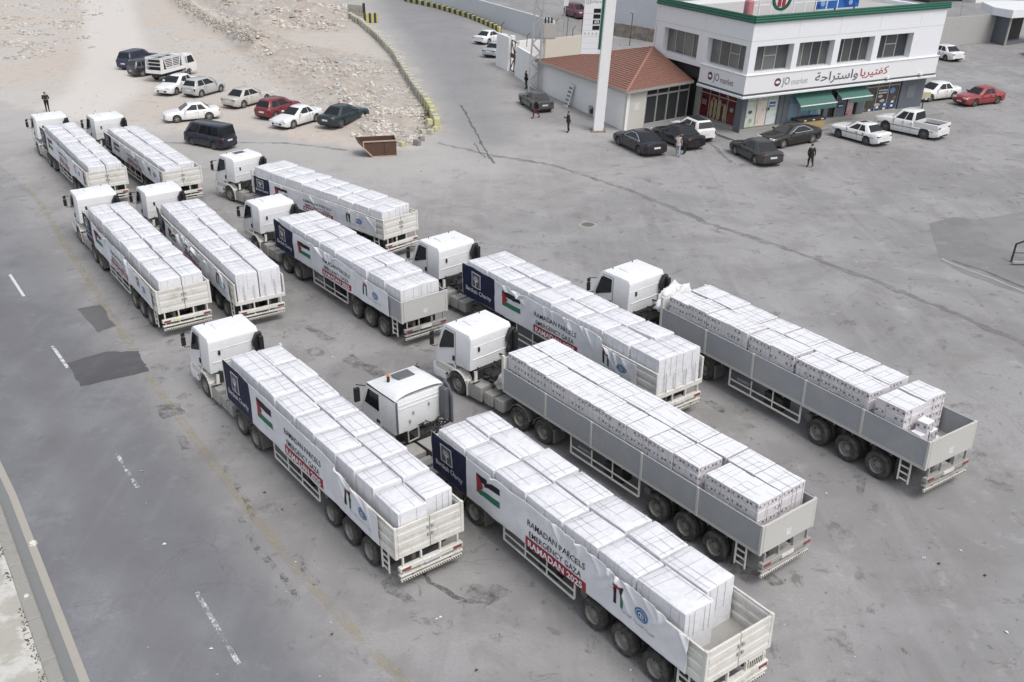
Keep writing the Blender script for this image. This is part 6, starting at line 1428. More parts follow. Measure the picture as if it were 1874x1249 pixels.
for tn,(X,Y,a,sc) in TR.items():
    c=CFG[tn]; r=Vector((X+1.25*sc*math.sin(a),Y-1.25*sc*math.cos(a),0))
    root=empty('semi_truck',r,a,c['label'],'truck','semi-trailer trucks parked in rows',sc)
    T=Matrix.Translation(r)@Matrix.Rotation(a,4,'Z')@Matrix.Scale(sc,4)
    if c.get('tractor')=='b': tractor_b(root,R_(c['yaw']))
    else: tractor_a(root,R_(c['yaw']),c.get('dx',0),c.get('hatch'))
    trailer(root,c['kind'],dict(rear=c.get('rear','closed'),lamp=c.get('lamp'),vent_box=c.get('vent'),hz=interp(c['top'],12.9)-(.12 if c['kind']=='g' and tn!='T6' else .2)))
    rng=random.Random(tn)
    ou=c.get('outer',1.09); xs_=c.get('xs',-.06)
    for row,(y0,y1) in (('near',(.03-(1.13-ou)*.3,ou)),('far',(-ou-.03,-.04-(1.13-ou)*.3))):
        L=c[row]
        for i,(x0,x1) in enumerate(L):
            x0+=xs_;x1=max(.07,x1+xs_);last=i==len(L)-1
            pos='rearmost' if last else ORD[i]
            zt=interp(c['top'],(x0+x1)/2)+rng.uniform(-.028,.028)
            sh=rng.uniform(-.03,.03) if row=='far' else rng.uniform(-.02,0)
            bundle(T,sc,a,x0,x1,y0+sh,y1+sh,zt,c['style'],'%s wrapped stack, %s row, %s'%(pos,'road-side' if row=='near' else 'inner',c['desc']),'wrapped carton stacks on the trailers',rear=last,side=(row=='near'),rng=rng)
    if 'btop' in c:
        banner(T,sc,a,c,{'T11':'long charity banner on the trailer nearest the camera, red 2025 panel fully readable','T9':'long charity banner on the trailer beside the yellow road line','T7':'charity banner on the trailer between the two grey-sided ones','T6':'charity banner on the trailer with the smooth grey tailgate','T3':'charity banner on the trailer closest to the rusty skip','T4':'wrinkled charity banner on the road-side trailer of the left middle pair','T5':'crumpled sagging charity banner on the left centre trailer','T1':'charity banner on the trailer farthest left in the back row','T2':'charity banner on the second trailer from the left in the back row'}[tn])
    TR[tn]=(T,sc,a)
# loose cartons behind the last stack on the far-right trailer
T,sc,a=TR['T8']
for k,(x,y,l,lb) in enumerate(((.78,.80,0,'loose white carton bottom layer nearest the sideboard, far-right trailer'),(.80,.36,0,'loose white carton bottom layer middle, far-right trailer'),(.78,-.08,0,'loose white carton bottom layer farthest from the road, far-right trailer'),(.80,.60,1,'loose white carton second layer nearest the sideboard, far-right trailer'),(.78,.14,1,'loose white carton second layer farther in, far-right trailer'),(.80,.38,2,'topmost loose white carton at the rear of the far-right trailer'),(.36,.66,0,'loose white carton nearest the tailgate of the far-right trailer'))):
    o=link('loose_carton',CM_P,None,T@Vector((x,y,ZD+.375*(l+1))),a+(.06,-.04,.03,-.07,.05,.1,.15)[k]); o.scale=(sc*1.12,sc*1.12,sc*1.24); tag(o,lb,'carton','loose cartons on the far-right trailer')
# crumpled tarps
def crumple(name,loc,rz,sx,sy,sz,label,seed,mat,cat='tarp'):
    m=MB()
    def fn(u,v):
        th=u*2*math.pi; ph=v*math.pi/2
        d=Vector((math.cos(th)*math.cos(ph),math.sin(th)*math.cos(ph),math.sin(ph)))
        k=1+.35*noise.noise(d*2.1+Vector((seed,0,0)))+.22*abs(noise.noise(d*5+Vector((0,seed,0))))+.1*noise.noise(d*11)
        return (d.x*sx*k,d.y*sy*k,max(0,d.z*sz*k))
    m.grid(fn,48,20); me=m.mesh(name,mat,smooth=True)
    o=link(name,me,None,loc,rz); return tag(o,label,cat)
T,sc,a=TR['T10']; crumple('tarp_heap',T@Vector((13.55,.25,1.0)),a,.42,.75,.62,'dirty white tarp heaped behind the cab of the grey-sided middle truck',3,cloth_mat('dirty_tarp',(.50,.485,.45)))
T,sc,a=TR['T8']; crumple('tarp_heap',T@Vector((13.45,-.05,1.9)),a,.55,1.0,.95,'clean white tarp bundle at the front of the far-right grey-sided trailer',8,cloth_mat('white_tarp',(.72,.72,.73)))
# ------------------------------------------------------------------ cars
def carwheel():
    t=MB(); t.lathe([(.19,-.09),(.20,-.10),(.29,-.10),(.315,-.07),(.315,.07),(.29,.10),(.205,.10),(.195,.085)],n=24); ty=t.mesh('tyre',MRB,smooth=40)
    out=[]
    for nm,mt in(('silver',flat('alloy_silver',(.40,.40,.41),.35,.5)),('dark',flat('dull_hubcap',(.16,.16,.165),.5,.2))):
        r=MB(); r.lathe([(.205,.085),(.20,.09),(.18,.03),(.06,.035)],n=20,mi=1)
        for i in range(7):
            a=i*2*math.pi/7; c,s=math.cos(a),math.sin(a); r.hexa([(c*.04-s*.03,.04,s*.04+c*.03),(c*.2-s*.02,.04,s*.2+c*.02),(c*.2+s*.02,.04,s*.2-c*.02),(c*.04+s*.03,.04,s*.04-c*.03)],[(c*.04-s*.03,.075,s*.04+c*.03),(c*.2-s*.02,.085,s*.2+c*.02),(c*.2+s*.02,.085,s*.2-c*.02),(c*.04+s*.03,.075,s*.04-c*.03)])
        r.lathe([(.06,.035),(.055,.08),(.001,.085)],n=12); r.lathe([(.205,.085),(.185,.088)],n=24)
        out.append(r.mesh('rim',[mt,MDK],smooth=35))
    return ty,out
CTY,CRIM=carwheel()
def carpaint(name,col,rough=.28,dirt=.2):
    t=NT(name,rough,0,.5); t.b.inputs['Coat Weight'].default_value=.4; t.b.inputs['Coat Roughness'].default_value=.08; g=t.world(); n=t.noise(g,1.6,5,.65)
    lum=max(col); t.base(t.mix(t.ramp(n,.45,.75,0,dirt*(1 if lum>.3 else .35)),col,(.36,.33,.30))); t.rough(t.ramp(n,.3,.8,rough,rough+.2)); return t.m
STYLE={
# L,W,H,wb,belt,hood,trunk,(greenhouse base rear,front),(roof rear,front),windows
'sedan':dict(L=4.45,W=1.72,H=1.43,wb=2.6,belt=.92,hood=.84,trunk=.95,base=(-1.55,.98),roof=(-.95,.22),win=((.12,.44),(.48,.86))),
'sedan90':dict(L=4.35,W=1.68,H=1.38,wb=2.5,belt=.90,hood=.86,trunk=.93,base=(-1.45,.85),roof=(-1.0,.15),win=((.16,.46),(.50,.86)),sharp=True),
'hatch':dict(L=3.8,W=1.66,H=1.49,wb=2.4,belt=.95,hood=.90,trunk=.97,base=(-1.78,1.02),roof=(-1.45,.25),win=((.10,.42),(.46,.86))),
'suv':dict(L=4.5,W=1.8,H=1.68,wb=2.65,belt=1.08,hood=1.02,trunk=1.08,base=(-2.1,1.05),roof=(-1.85,.35),win=((.05,.24),(.27,.54),(.58,.88)),r=.34),
'van':dict(L=4.7,W=1.72,H=1.95,wb=2.55,belt=1.12,hood=1.05,trunk=1.12,base=(-2.3,2.12),roof=(-2.15,1.35),win=((.08,.40),(.42,.66),(.70,.92)),r=.32),
'coupe':dict(L=4.3,W=1.70,H=1.36,wb=2.48,belt=.88,hood=.80,trunk=.92,base=(-1.5,.92),roof=(-.85,.12),win=((.16,.40),(.43,.86))),
'fastsedan':dict(L=4.7,W=1.84,H=1.40,wb=2.8,belt=.92,hood=.84,trunk=.97,base=(-1.85,1.1),roof=(-.85,.25),win=((.14,.46),(.49,.86)),chrome=True),
'pickup':dict(L=5.1,W=1.80,H=1.76,wb=3.05,belt=1.10,hood=1.04,trunk=.80,base=(-.62,1.22),roof=(-.55,.62),win=((.05,.42),(.47,.88)),bed=True,r=.37),
}
def car(style,col,pF,pR,side,label,group,name='parked_car',rim='silver',roofglass=False,sunroof=False,dirt=.2,spoiler=False,fit=True,pc=None,rear_plate=True,extra=None):
    S=STYLE[style]; L,W,H,wb=S['L'],S['W'],S['H'],S['wb']; hw=W/2; R=S.get('r',.31); hl=L/2
    f=G(*pF);r_=G(*pR); d=(f-r_); hd=math.atan2(d.y,d.x); sc=max(.9,min(1.13,d.length/wb)) if fit else 1.
    mid=(f+r_)/2; sgn=1 if side=='L' else -1      # visible side: left = +y
    left=Vector((-math.sin(hd),math.cos(hd),0)); c=mid-left*sgn*(hw-.1)*sc
    if style!='x': c.z=max(height(c.x,c.y),0)*.9
    root=empty(name,c,hd,label,pc or {'van':'van','pickup':'pickup truck','suv':'car'}.get(style,'car'),group,sc)
    pm=carpaint('paint_'+label[:24].replace(' ','_'),col,dirt=dirt)
    # lower body loft
    xs=set(round(-hl+.0+i*(L/30),3) for i in range(31))
    ar=R+.055
    for wx in(-wb/2,wb/2):
        xs={x for x in xs if abs(x-wx)>ar+.01}|{round(wx+ar*math.cos(R_(t)),4) for t in range(0,181,15)}|{wx-ar-.004,wx+ar+.004}
    xs=sorted(xs)
    br,bf=S['base']
    def sm(t): t=max(0,min(1,t)); return t*t*(3-2*t)
    def ztop(x):
        if x>bf-.1: t=(x-bf+.1)/(hl-bf+.1); z=S['belt']-(S['belt']-S['hood'])*sm(t*1.6)-(.10 if not S.get('sharp') else .05)*max(0,t-.55)/.45-.12*max(0,(t-.9)/.1)
        elif x<br+.1 and not S.get('bed'): t=(br+.1-x)/(hl+br+.1); z=S['belt']+(S['trunk']-S['belt'])*sm(t)-.10*max(0,(t-.85)/.15)
        elif S.get('bed') and x<br+.1: z=S['trunk']
        else: z=S['belt']
        return z
    def half(x):
        t=abs(x)/hl; return hw*(1-.10*max(0,(t-.72)/.28)**2-.08*max(0,(t-.93)/.07)**2)
    def zbot(x):
        for wx in(-wb/2,wb/2):
            if abs(x-wx)<=ar+.001: return R+math.sqrt(max(0,ar*ar-(x-wx)**2))
        return .20+.10*max(0,(abs(x)/hl-.85)/.15)
    m=MB(); rows=[]
    for x in xs:
        h=half(x);zb=zbot(x);zt=ztop(x); zm=max(zb+.02,min(.62,zt-.2)); 
        q=[(h-.06,zb),(h-.005,zb+.012 if zb>.35 else zb+.07),(h+.0,max(zb+.02,.5 if zb<.5 else zb+.02)),(h-.005,max(zb+.03,zm+.02)),(h-.035,zt-.09),(h-.10,zt-.02),(h*.55,zt+.012),(0,zt+.02)]
        full=[(x,y,z) for y,z in q]+[(x,-y,z) for y,z in reversed(q[:-1])]; rows.append(full)
    k=len(rows[0]); vs=[p for rw in rows for p in rw]; fs=[]
    for i in range(len(rows)-1):
        for j in range(k-1): fs.append((i*k+j,(i+1)*k+j,(i+1)*k+j+1,i*k+j+1))
    fs.append(tuple(range(k-1,-1,-1))); fs.append(tuple(range((len(rows)-1)*k,len(rows)*k)))
    m.add(vs,fs); 
    # bevel only the two end caps lightly through smooth shading
    body=m.build('body',pm,root,smooth=42)
    m=MB(); m.box(-hl+.12,hl-.12,-hw+.26,hw-.26,.2,.72); m.build('underbody',MDK,root)
    # greenhouse
    (rr_,rf_)=S['roof']; zb=S['belt']-.03; yb=hw-.105; yt=hw-(.29 if style!='van' else .16); zr=H-.02
    m=MB(); n=6
    base=[(br,-yb+.06),(br,yb-.06),(br+.12,yb),(bf-.25,yb),(bf,yb-.12),(bf+.03,0),(bf,-yb+.12),(bf-.25,-yb),(br+.12,-yb)]
    top=[(rr_,-yt+.06),(rr_,yt-.06),(rr_+.1,yt),(rf_-.2,yt),(rf_,yt-.08),(rf_+.03,0),(rf_,-yt+.08),(rf_-.2,-yt),(rr_+.1,-yt)]
    nn=len(base); cx=(rr_+rf_)/2
    ring2=[(cx+(x-cx)*.9,y*.86) for x,y in top]
    vs=[(x,y,zb) for x,y in base]+[(x,y,zr-.05) for x,y in top]+[(x,y,zr+.0) for x,y in ring2]
    fs=[(i,(i+1)%nn,(i+1)%nn+nn,i+nn) for i in range(nn)]+[(i+nn,(i+1)%nn+nn,(i+1)%nn+2*nn,i+2*nn) for i in range(nn)]+[tuple(range(2*nn,3*nn))]
    m.add(vs,fs); cab=m.build('roof',pm if not roofglass else pm,root,smooth=50,bevel=0)
    gm=MGL
    def onside(u,v,e,sy):
        bx=br+.12+(bf-.25-br-.12)*u; tx=rr_+.1+(rf_-.2-rr_-.1)*u
        x=bx+(tx-bx)*v; y=yb+(yt-yb)*v+e; z=zb+(zr-.05-zb)*v; return (x,sy*y,z)
    for sy in(1,-1):
        for i,(u0,u1) in enumerate(S['win']):
            e0=-.06 if i==0 else 0; e1=.07 if i==len(S['win'])-1 else 0
            m=MB(); q=[onside(u0,.07,.010,sy),onside(u1+e1,.07,.010,sy),onside(u1+e1*.3,.90,.010,sy),onside(u0,.90,.010,sy)]; qi=[onside(u0,.07,-.02,sy),onside(u1+e1,.07,-.02,sy),onside(u1+e1*.3,.90,-.02,sy),onside(u0,.90,-.02,sy)]
            m.add(q+qi,[(0,1,2,3),(0,4,5,1),(1,5,6,2),(2,6,7,3),(3,7,4,0)]); m.build('side_window',gm,root)
        if S.get('chrome'):
            m=MB(); pts=[onside(S['win'][0][0]-.02+.01*0,.08,.014,sy)]+[onside(S['win'][0][0]-.03,.5,.014,sy),onside(.2,.9,.014,sy),onside(.5,.93,.014,sy),onside(.88,.9,.014,sy),onside(.97,.08,.014,sy)]+[onside(S['win'][0][0]-.02,.08,.014,sy)]; m.tube(pts,.014,5); m.build('window_trim',MLAMP,root)
        # seams, handles
        for u in(S['win'][-1][0]-.02,S['win'][0][0]-.03 if style!='van' else .41,.97):
            x=onside(u,0,0,sy)[0]; 
            if abs(x+wb/2)<ar: x=-wb/2+ar+.03
            m=MB(); m.box(x-.006,x+.006,sy*(hw-.03),sy*(hw+.001),.3,S['belt']-.08); m.build('door_seam',MBK,root)
        for u in(S['win'][-1][0]+.04,S['win'][0][0]+.05):
            x=onside(u,0,0,sy)[0]; m=MB(); m.box(x-.08,x+.08,sy*(hw-.03),sy*(hw+.012),S['belt']-.17,S['belt']-.14); m.build('door_handle',pm if not S.get('sharp') else MBK,root)
        if S.get('sharp') or style=='pickup': m=MB(); m.box(-hl+.35,hl-.35,sy*(hw-.02),sy*(hw+.006),.60,.635); m.build('rub_strip',MBK,root)
        m=MB(); mx=onside(.95,.1,0,sy)[0]; m.box(mx-.06,mx+.06,sy*(yb+.04),sy*(hw+.16),S['belt']+.0,S['belt']+.13); m.build('mirror',pm,root,bevel=.03,smooth=40)
        # lamps
        zl=S['hood']-.22 if style!='van' else .75; h=half(hl-.06)
        m=MB(); m.box(hl-.22,hl+.004,sy*(h-.42),sy*(h-.01),zl-.02,zl+.11); m.build('headlight',MLAMP,root,bevel=.02)
        zt_=S['trunk']-.24 if not S.get('bed') else .85
        m=MB(); m.box(-hl-.006,-hl+.2,sy*(h-.30 if style not in('van','suv','hatch') else h-.13),sy*(h-.02),zt_-.02 if style not in('van','suv','hatch') else zt_-.15,zt_+.08); m.build('tail_light',MREDC,root,bevel=.02)
    def quad(a,b,c_,d_,name,mat,off):
        a,b,c_,d_=map(Vector,(a,b,c_,d_)); n_=(b-a).cross(d_-a).normalized()*off; m=MB(); m.add([a+n_,b+n_,c_+n_,d_+n_,a-n_*2,b-n_*2,c_-n_*2,d_-n_*2],[(0,1,2,3),(0,4,5,1),(1,5,6,2),(2,6,7,3),(3,7,4,0)]); return m.build(name,mat,root)
    def lerp3(a,b,t): return tuple(p+(q-p)*t for p,q in zip(a,b))
    for (bx,tx,yb_,yt_,nm,of) in((bf+.01,rf_+.012,yb-.13,yt-.09,'windscreen',.012),(br,rr_,yb-.07,yt-.07,'rear_window',-.012)):
        b0=(bx,-yb_,zb);b1=(bx,yb_,zb);t0=(tx,-yt_,zr-.05);t1=(tx,yt_,zr-.05)
        v0,v1=(.08,.94) if style not in('van','hatch','suv') or nm=='windscreen' else (.15,.9)
        if nm=='windscreen': quad(lerp3(b0,t0,v0),lerp3(b1,t1,v0),lerp3(b1,t1,v1),lerp3(b0,t0,v1),nm,gm,.022)
        else: quad(lerp3(b1,t1,v0),lerp3(b0,t0,v0),lerp3(b0,t0,v1),lerp3(b1,t1,v1),nm,gm,.014)
    if roofglass: m=MB(); m.box(rr_+.15,rf_-.08,-yt+.12,yt-.12,zr-.01,zr+.012); m.build('roof_panel',MBK,root,bevel=.02)
    if sunroof: m=MB(); m.box(rf_-.55,rf_-.15,-.32,.32,zr-.01,zr+.012); m.build('sunroof',MGL,root,bevel=.01)
    if spoiler: m=MB(); m.box(-hl+.05,-hl+.28,-hw+.25,hw-.25,S['trunk']+.08,S['trunk']+.11); m.build('spoiler',pm,root,bevel=.01)
    # bumpers lower dark, plates, grille
    m=MB(); m.box(hl-.06,hl+.02,-hw*.55,hw*.55,.36,.50) ; m.build('grille',MBK,root,bevel=.01)
    m=MB(); m.box(-hl-.012,-hl+.02,-hw*.6,hw*.6,.27,.36); m.build('bumper_insert',MBK,root)
    if rear_plate:
        z=.62 if style not in('van',) else .8; m=MB(); m.box(-hl-.016,-hl+.0,-.24,.24,z-.06,z+.06); m.build('number_plate',MPLATE,root)
    m=MB(); m.box(hl-.01,hl+.03,-.24,.24,.38,.48); m.build('number_plate',MPLATE,root)
    # bed
    if S.get('bed'):
        m=MB(); bx0,bx1=-hl+.03,br-.03
        m.box(bx0,bx1,hw-.16,hw-.05,.75,1.12); m.box(bx0,bx1,-hw+.05,-hw+.16,.75,1.12); m.build('bed_side',pm,root,bevel=.025,smooth=40)
        m=MB(); m.box(bx0-.0,bx0+.08,-hw+.17,hw-.17,.62,1.12); m.build('tailgate',pm,root,bevel=.02)
        m=MB(); m.box(bx0+.09,bx1,-hw+.17,hw-.17,.80,.845); m.build('bed_liner',MDK,root)
        m=MB(); m.box(bx1-.02,bx1+.05,-hw+.17,hw-.17,.84,1.12); m.build('bed_front',pm,root)
    if extra: extra(root,S,pm)
    # wheels
    for wx in(-wb/2,wb/2):
        for sy in(1,-1):
            o=link('wheel',CTY,root,(wx,sy*(hw-.12),R),0 if sy>0 else math.pi); o.scale=(R/.315,1,R/.315); link('rim',CRIM[0 if rim=='silver' else 1],o)
    return root
MREDC=flat('tail_lamp_red',(.13,.012,.014),.25)
WHT=(.74,.745,.75);SIL=(.42,.425,.43);BLK=(.012,.012,.014)
def z5(x,y): return (220+x/3.904,80+y/3.904)
def z1_(x,y): return (880+x/4.164,y/4.164)
def z4_(x,y): return (1100+x/4.074,160+y/4.074)
def z3_(x,y): return (1480+x/4.462,y/4.462)
GW='cars parked on the waste ground'; GS='cars parked at the market'
car('suv',(.02,.024,.065),z5(260,150),z5(112,190),'R','dark blue hatchback half hidden behind the white cage truck',GW)
car('suv',(.025,.028,.04),z5(330,215),z5(165,240),'R','black hatchback squeezed directly beside the white cage truck',GW)
car('sedan',WHT,z5(393,375),z5(545,325),'L','white sedan facing left, tucked behind the silver hatchback',GW)
car('hatch',SIL,z5(730,348),z5(572,392),'R','small silver hatchback with its nose towards the rubble',GW)
car('sedan',(.50,.48,.44),z5(1058,420),z5(872,470),'R','champagne silver sedan parked above the maroon hatchback',GW)
car('hatch',(.17,.02,.03),z5(1262,500),z5(1107,547),'R','maroon hatchback between the champagne sedan and the white coupe',GW)
car('coupe',WHT,z5(1230,612),z5(1408,560),'L','white two-door coupe facing left beside the maroon hatchback',GW)
car('sedan',(.012,.028,.034),z5(1740,557),z5(1575,612),'R','dark blue-green sedan nearest the rusty skip',GW,rim='dark')
car('sedan',WHT,z5(410,570),z5(640,548),'L','white sedan facing left just above the dark van',GW)
def van_x(root,S,pm):
    m=MB(); m.box(-2.33,-2.29,-.62,.62,1.02,1.03); m.build('door_seam',MBK,root)
car('van',(.012,.014,.028),z5(520,728),z5(675,760),'L','dark navy minivan closest to the back row of trucks',GW,rim='dark')
def z6_(x,y): return (600+x/4.164,y/4.164)
GU='cars on the upper side road'
car('coupe',WHT,z6_(1365,312),z6_(1195,347),'R','white coupe on the upper side road by the retaining wall',GU)
car('sedan90',(.36,.40,.43),z6_(1420,400),z6_(1275,450),'R','grey-blue sedan mostly hidden by the white perimeter wall',GU)
car('suv',(.13,.03,.05),(980+625/7.808,288/7.808),(980+398/7.808,222/7.808),'R','maroon car in the back yard behind the price sign',GU,rim='dark')
car('sedan90',(.07,.08,.075),z1_(300,792),z1_(408,862),'L','olive grey sedan beside the white annex wall',GS,rim='dark')
car('fastsedan',(.012,.012,.02),z1_(1035,1102),z1_(1222,1192),'L','black sedan with chrome window line, nearest the pylon',GS,rim='dark')
car('sedan',(.014,.014,.018),z4_(400,388),z4_(610,470),'L','black sedan squeezed between the chrome-trimmed sedan and the white hatchback',GS,rim='dark',rear_plate=False)
car('hatch',WHT,z4_(540,345),z4_(690,412),'L','white hatchback with black roof in front of the maroon shop window',GS,roofglass=True,rim='dark')
car('sedan',(.04,.04,.042),z4_(992,500),z4_(1155,582),'L','dark grey sedan parked alone out in front of the market corner',GS)
car('fastsedan',(.012,.010,.010),z4_(1345,458),z4_(1580,415),'L','glossy black low sedan with bright wheels by the corner shop window',GS)
car('sedan90',WHT,z3_(228,1122),z3_(480,1192),'L','old white boxy sedan with sunroof and black side strip',GS,sunroof=True,rim='dark')
car('pickup',WHT,z3_(618,1070),z3_(940,1138),'L','white double-cab pickup with empty dark bed',GS,rim='dark')
car('sedan',WHT,z3_(985,835),z3_(1175,812),'L','white sedan beside the red saloon at the building end',GS)
car('sedan90',(.28,.035,.04),z3_(1340,875),z3_(1540,850),'L','red saloon facing left on open ground at the right',GS,rim='dark')
car('sedan',WHT,z3_(950,462),z3_(1130,505),'L','white sedan partly hidden behind the right end of the market',GS,rim='dark')
car('sedan',SIL,(1872,98),(1900,112),'L','silver car cut off by the right edge near the shed',GS)
# small flat-bed truck with slatted cage
f=G(*z5(505,226));r_=G(*z5(330,275));d=f-r_;hd=math.atan2(d.y,d.x); L_=Vector((-math.sin(hd),math.cos(hd),0)); c=(f+r_)/2+L_*.72
c.z=height(c.x,c.y)*.9
lt=empty('cage_truck',c,hd,'small white flat-bed truck carrying a white slatted cage','small truck',GW,max(.9,min(1.15,d.length/2.5)))
lt.rotation_euler=(0,0,hd); pm=carpaint('light_truck_white',WHT)
m=MB(); m.prism([(.95,.45),(.95,1.88),(1.25,1.95),(1.95,1.93),(2.42,1.12),(2.5,.8),(2.5,.35),(1.7,.35),(1.6,.6),(1.35,.7),(1.0,.6)],-.82,.82); cb=m.build('cab',pm,lt,bevel=.06,seg=2,smooth=40)
for sy in(1,-1):
    m=MB(); y0,y1=sorted((sy*.80,sy*.835)); m.prism([(1.22,1.15),(1.22,1.75),(1.85,1.78),(2.2,1.15)],y0,y1); m.build('side_window',MGL,lt)
    m=MB(); y0,y1=sorted((sy*.80,sy*.832)); m.prism([(1.02,1.2),(1.02,1.75),(1.12,1.75),(1.12,1.2)],y0,y1); m.build('quarter_window',MGL,lt)
m=MB(); m.hexa([(2.36,-.7,1.18),(2.42,-.7,1.18),(2.42,.7,1.18),(2.36,.7,1.18)],[(1.95,-.68,1.85),(2.01,-.68,1.85),(2.01,.68,1.85),(1.95,.68,1.85)]); m.build('windscreen',MGL,lt)
m=MB(); m.box(-2.4,.9,-.84,.84,.72,.80); m.box(-2.3,1.6,-.35,.35,.45,.72); m.build('chassis_frame',MDK,lt)
for sy in(1,-1): m=MB(); y0,y1=sorted((sy*.80,sy*.86)); m.box(-2.4,.9,y0,y1,.78,1.08); m.build('dropside',pm,lt,bevel=.01)
m=MB(); m.box(-2.44,-2.38,-.84,.84,.78,1.08); m.build('tailboard',pm,lt,bevel=.01)
for sy in(1,-1):
    y=sy*.80
    m=MB()
    for a,b in(((-2.35,1.08),(-2.25,2.1)),((.85,1.08),(.75,2.1)),((-2.25,2.1),(.75,2.1)),((-1.6,1.1),(-1.85,2.0)),((.1,1.1),(.35,2.0)),((-1.9,2.0),(.4,2.0)),((-1.6,1.15),(.1,1.15)),((-.75,1.1),(-.75,2.05))): m.bar((a[0],y,a[1]),(b[0],y,b[1]),.07,.07)
    m.box(-2.3,-1.95,y-.02,y+.02,1.1,2.08); m.box(.45,.82,y-.02,y+.02,1.1,2.08); m.build('cage_frame',pm,lt)
    for i in range(6): z=1.22+i*.14; m=MB(); h=.25*(z-1.1)/1.; m.bar((-1.62-h,y,z),(.12+h,y,z),.045,.05); m.build('slat',pm,lt)
m=MB(); 
for x in(-2.25,-1.2,-.2,.75): m.bar((x,-.8,2.1),(x,.8,2.1),.06,.06)
for z in(1.4,1.7,2.0): m.bar((-2.33,-.8,z),(-2.33,.8,z),.05,.05)
m.build('cage_bow',pm,lt)
m=MB(); m.box(-2.1,.65,-.66,.66,.82,1.92); m.build('cage_shade_box',MDK,lt,bevel=.03)  # no real load: dark box added to stand in for shade inside the cage
for wx in(-1.35,1.25):
    for sy in(1,-1): o=link('wheel',CTY,lt,(wx,sy*.68,.33),0 if sy>0 else math.pi); o.scale=(1.05,1,1.05); link('rim',CRIM[1],o)
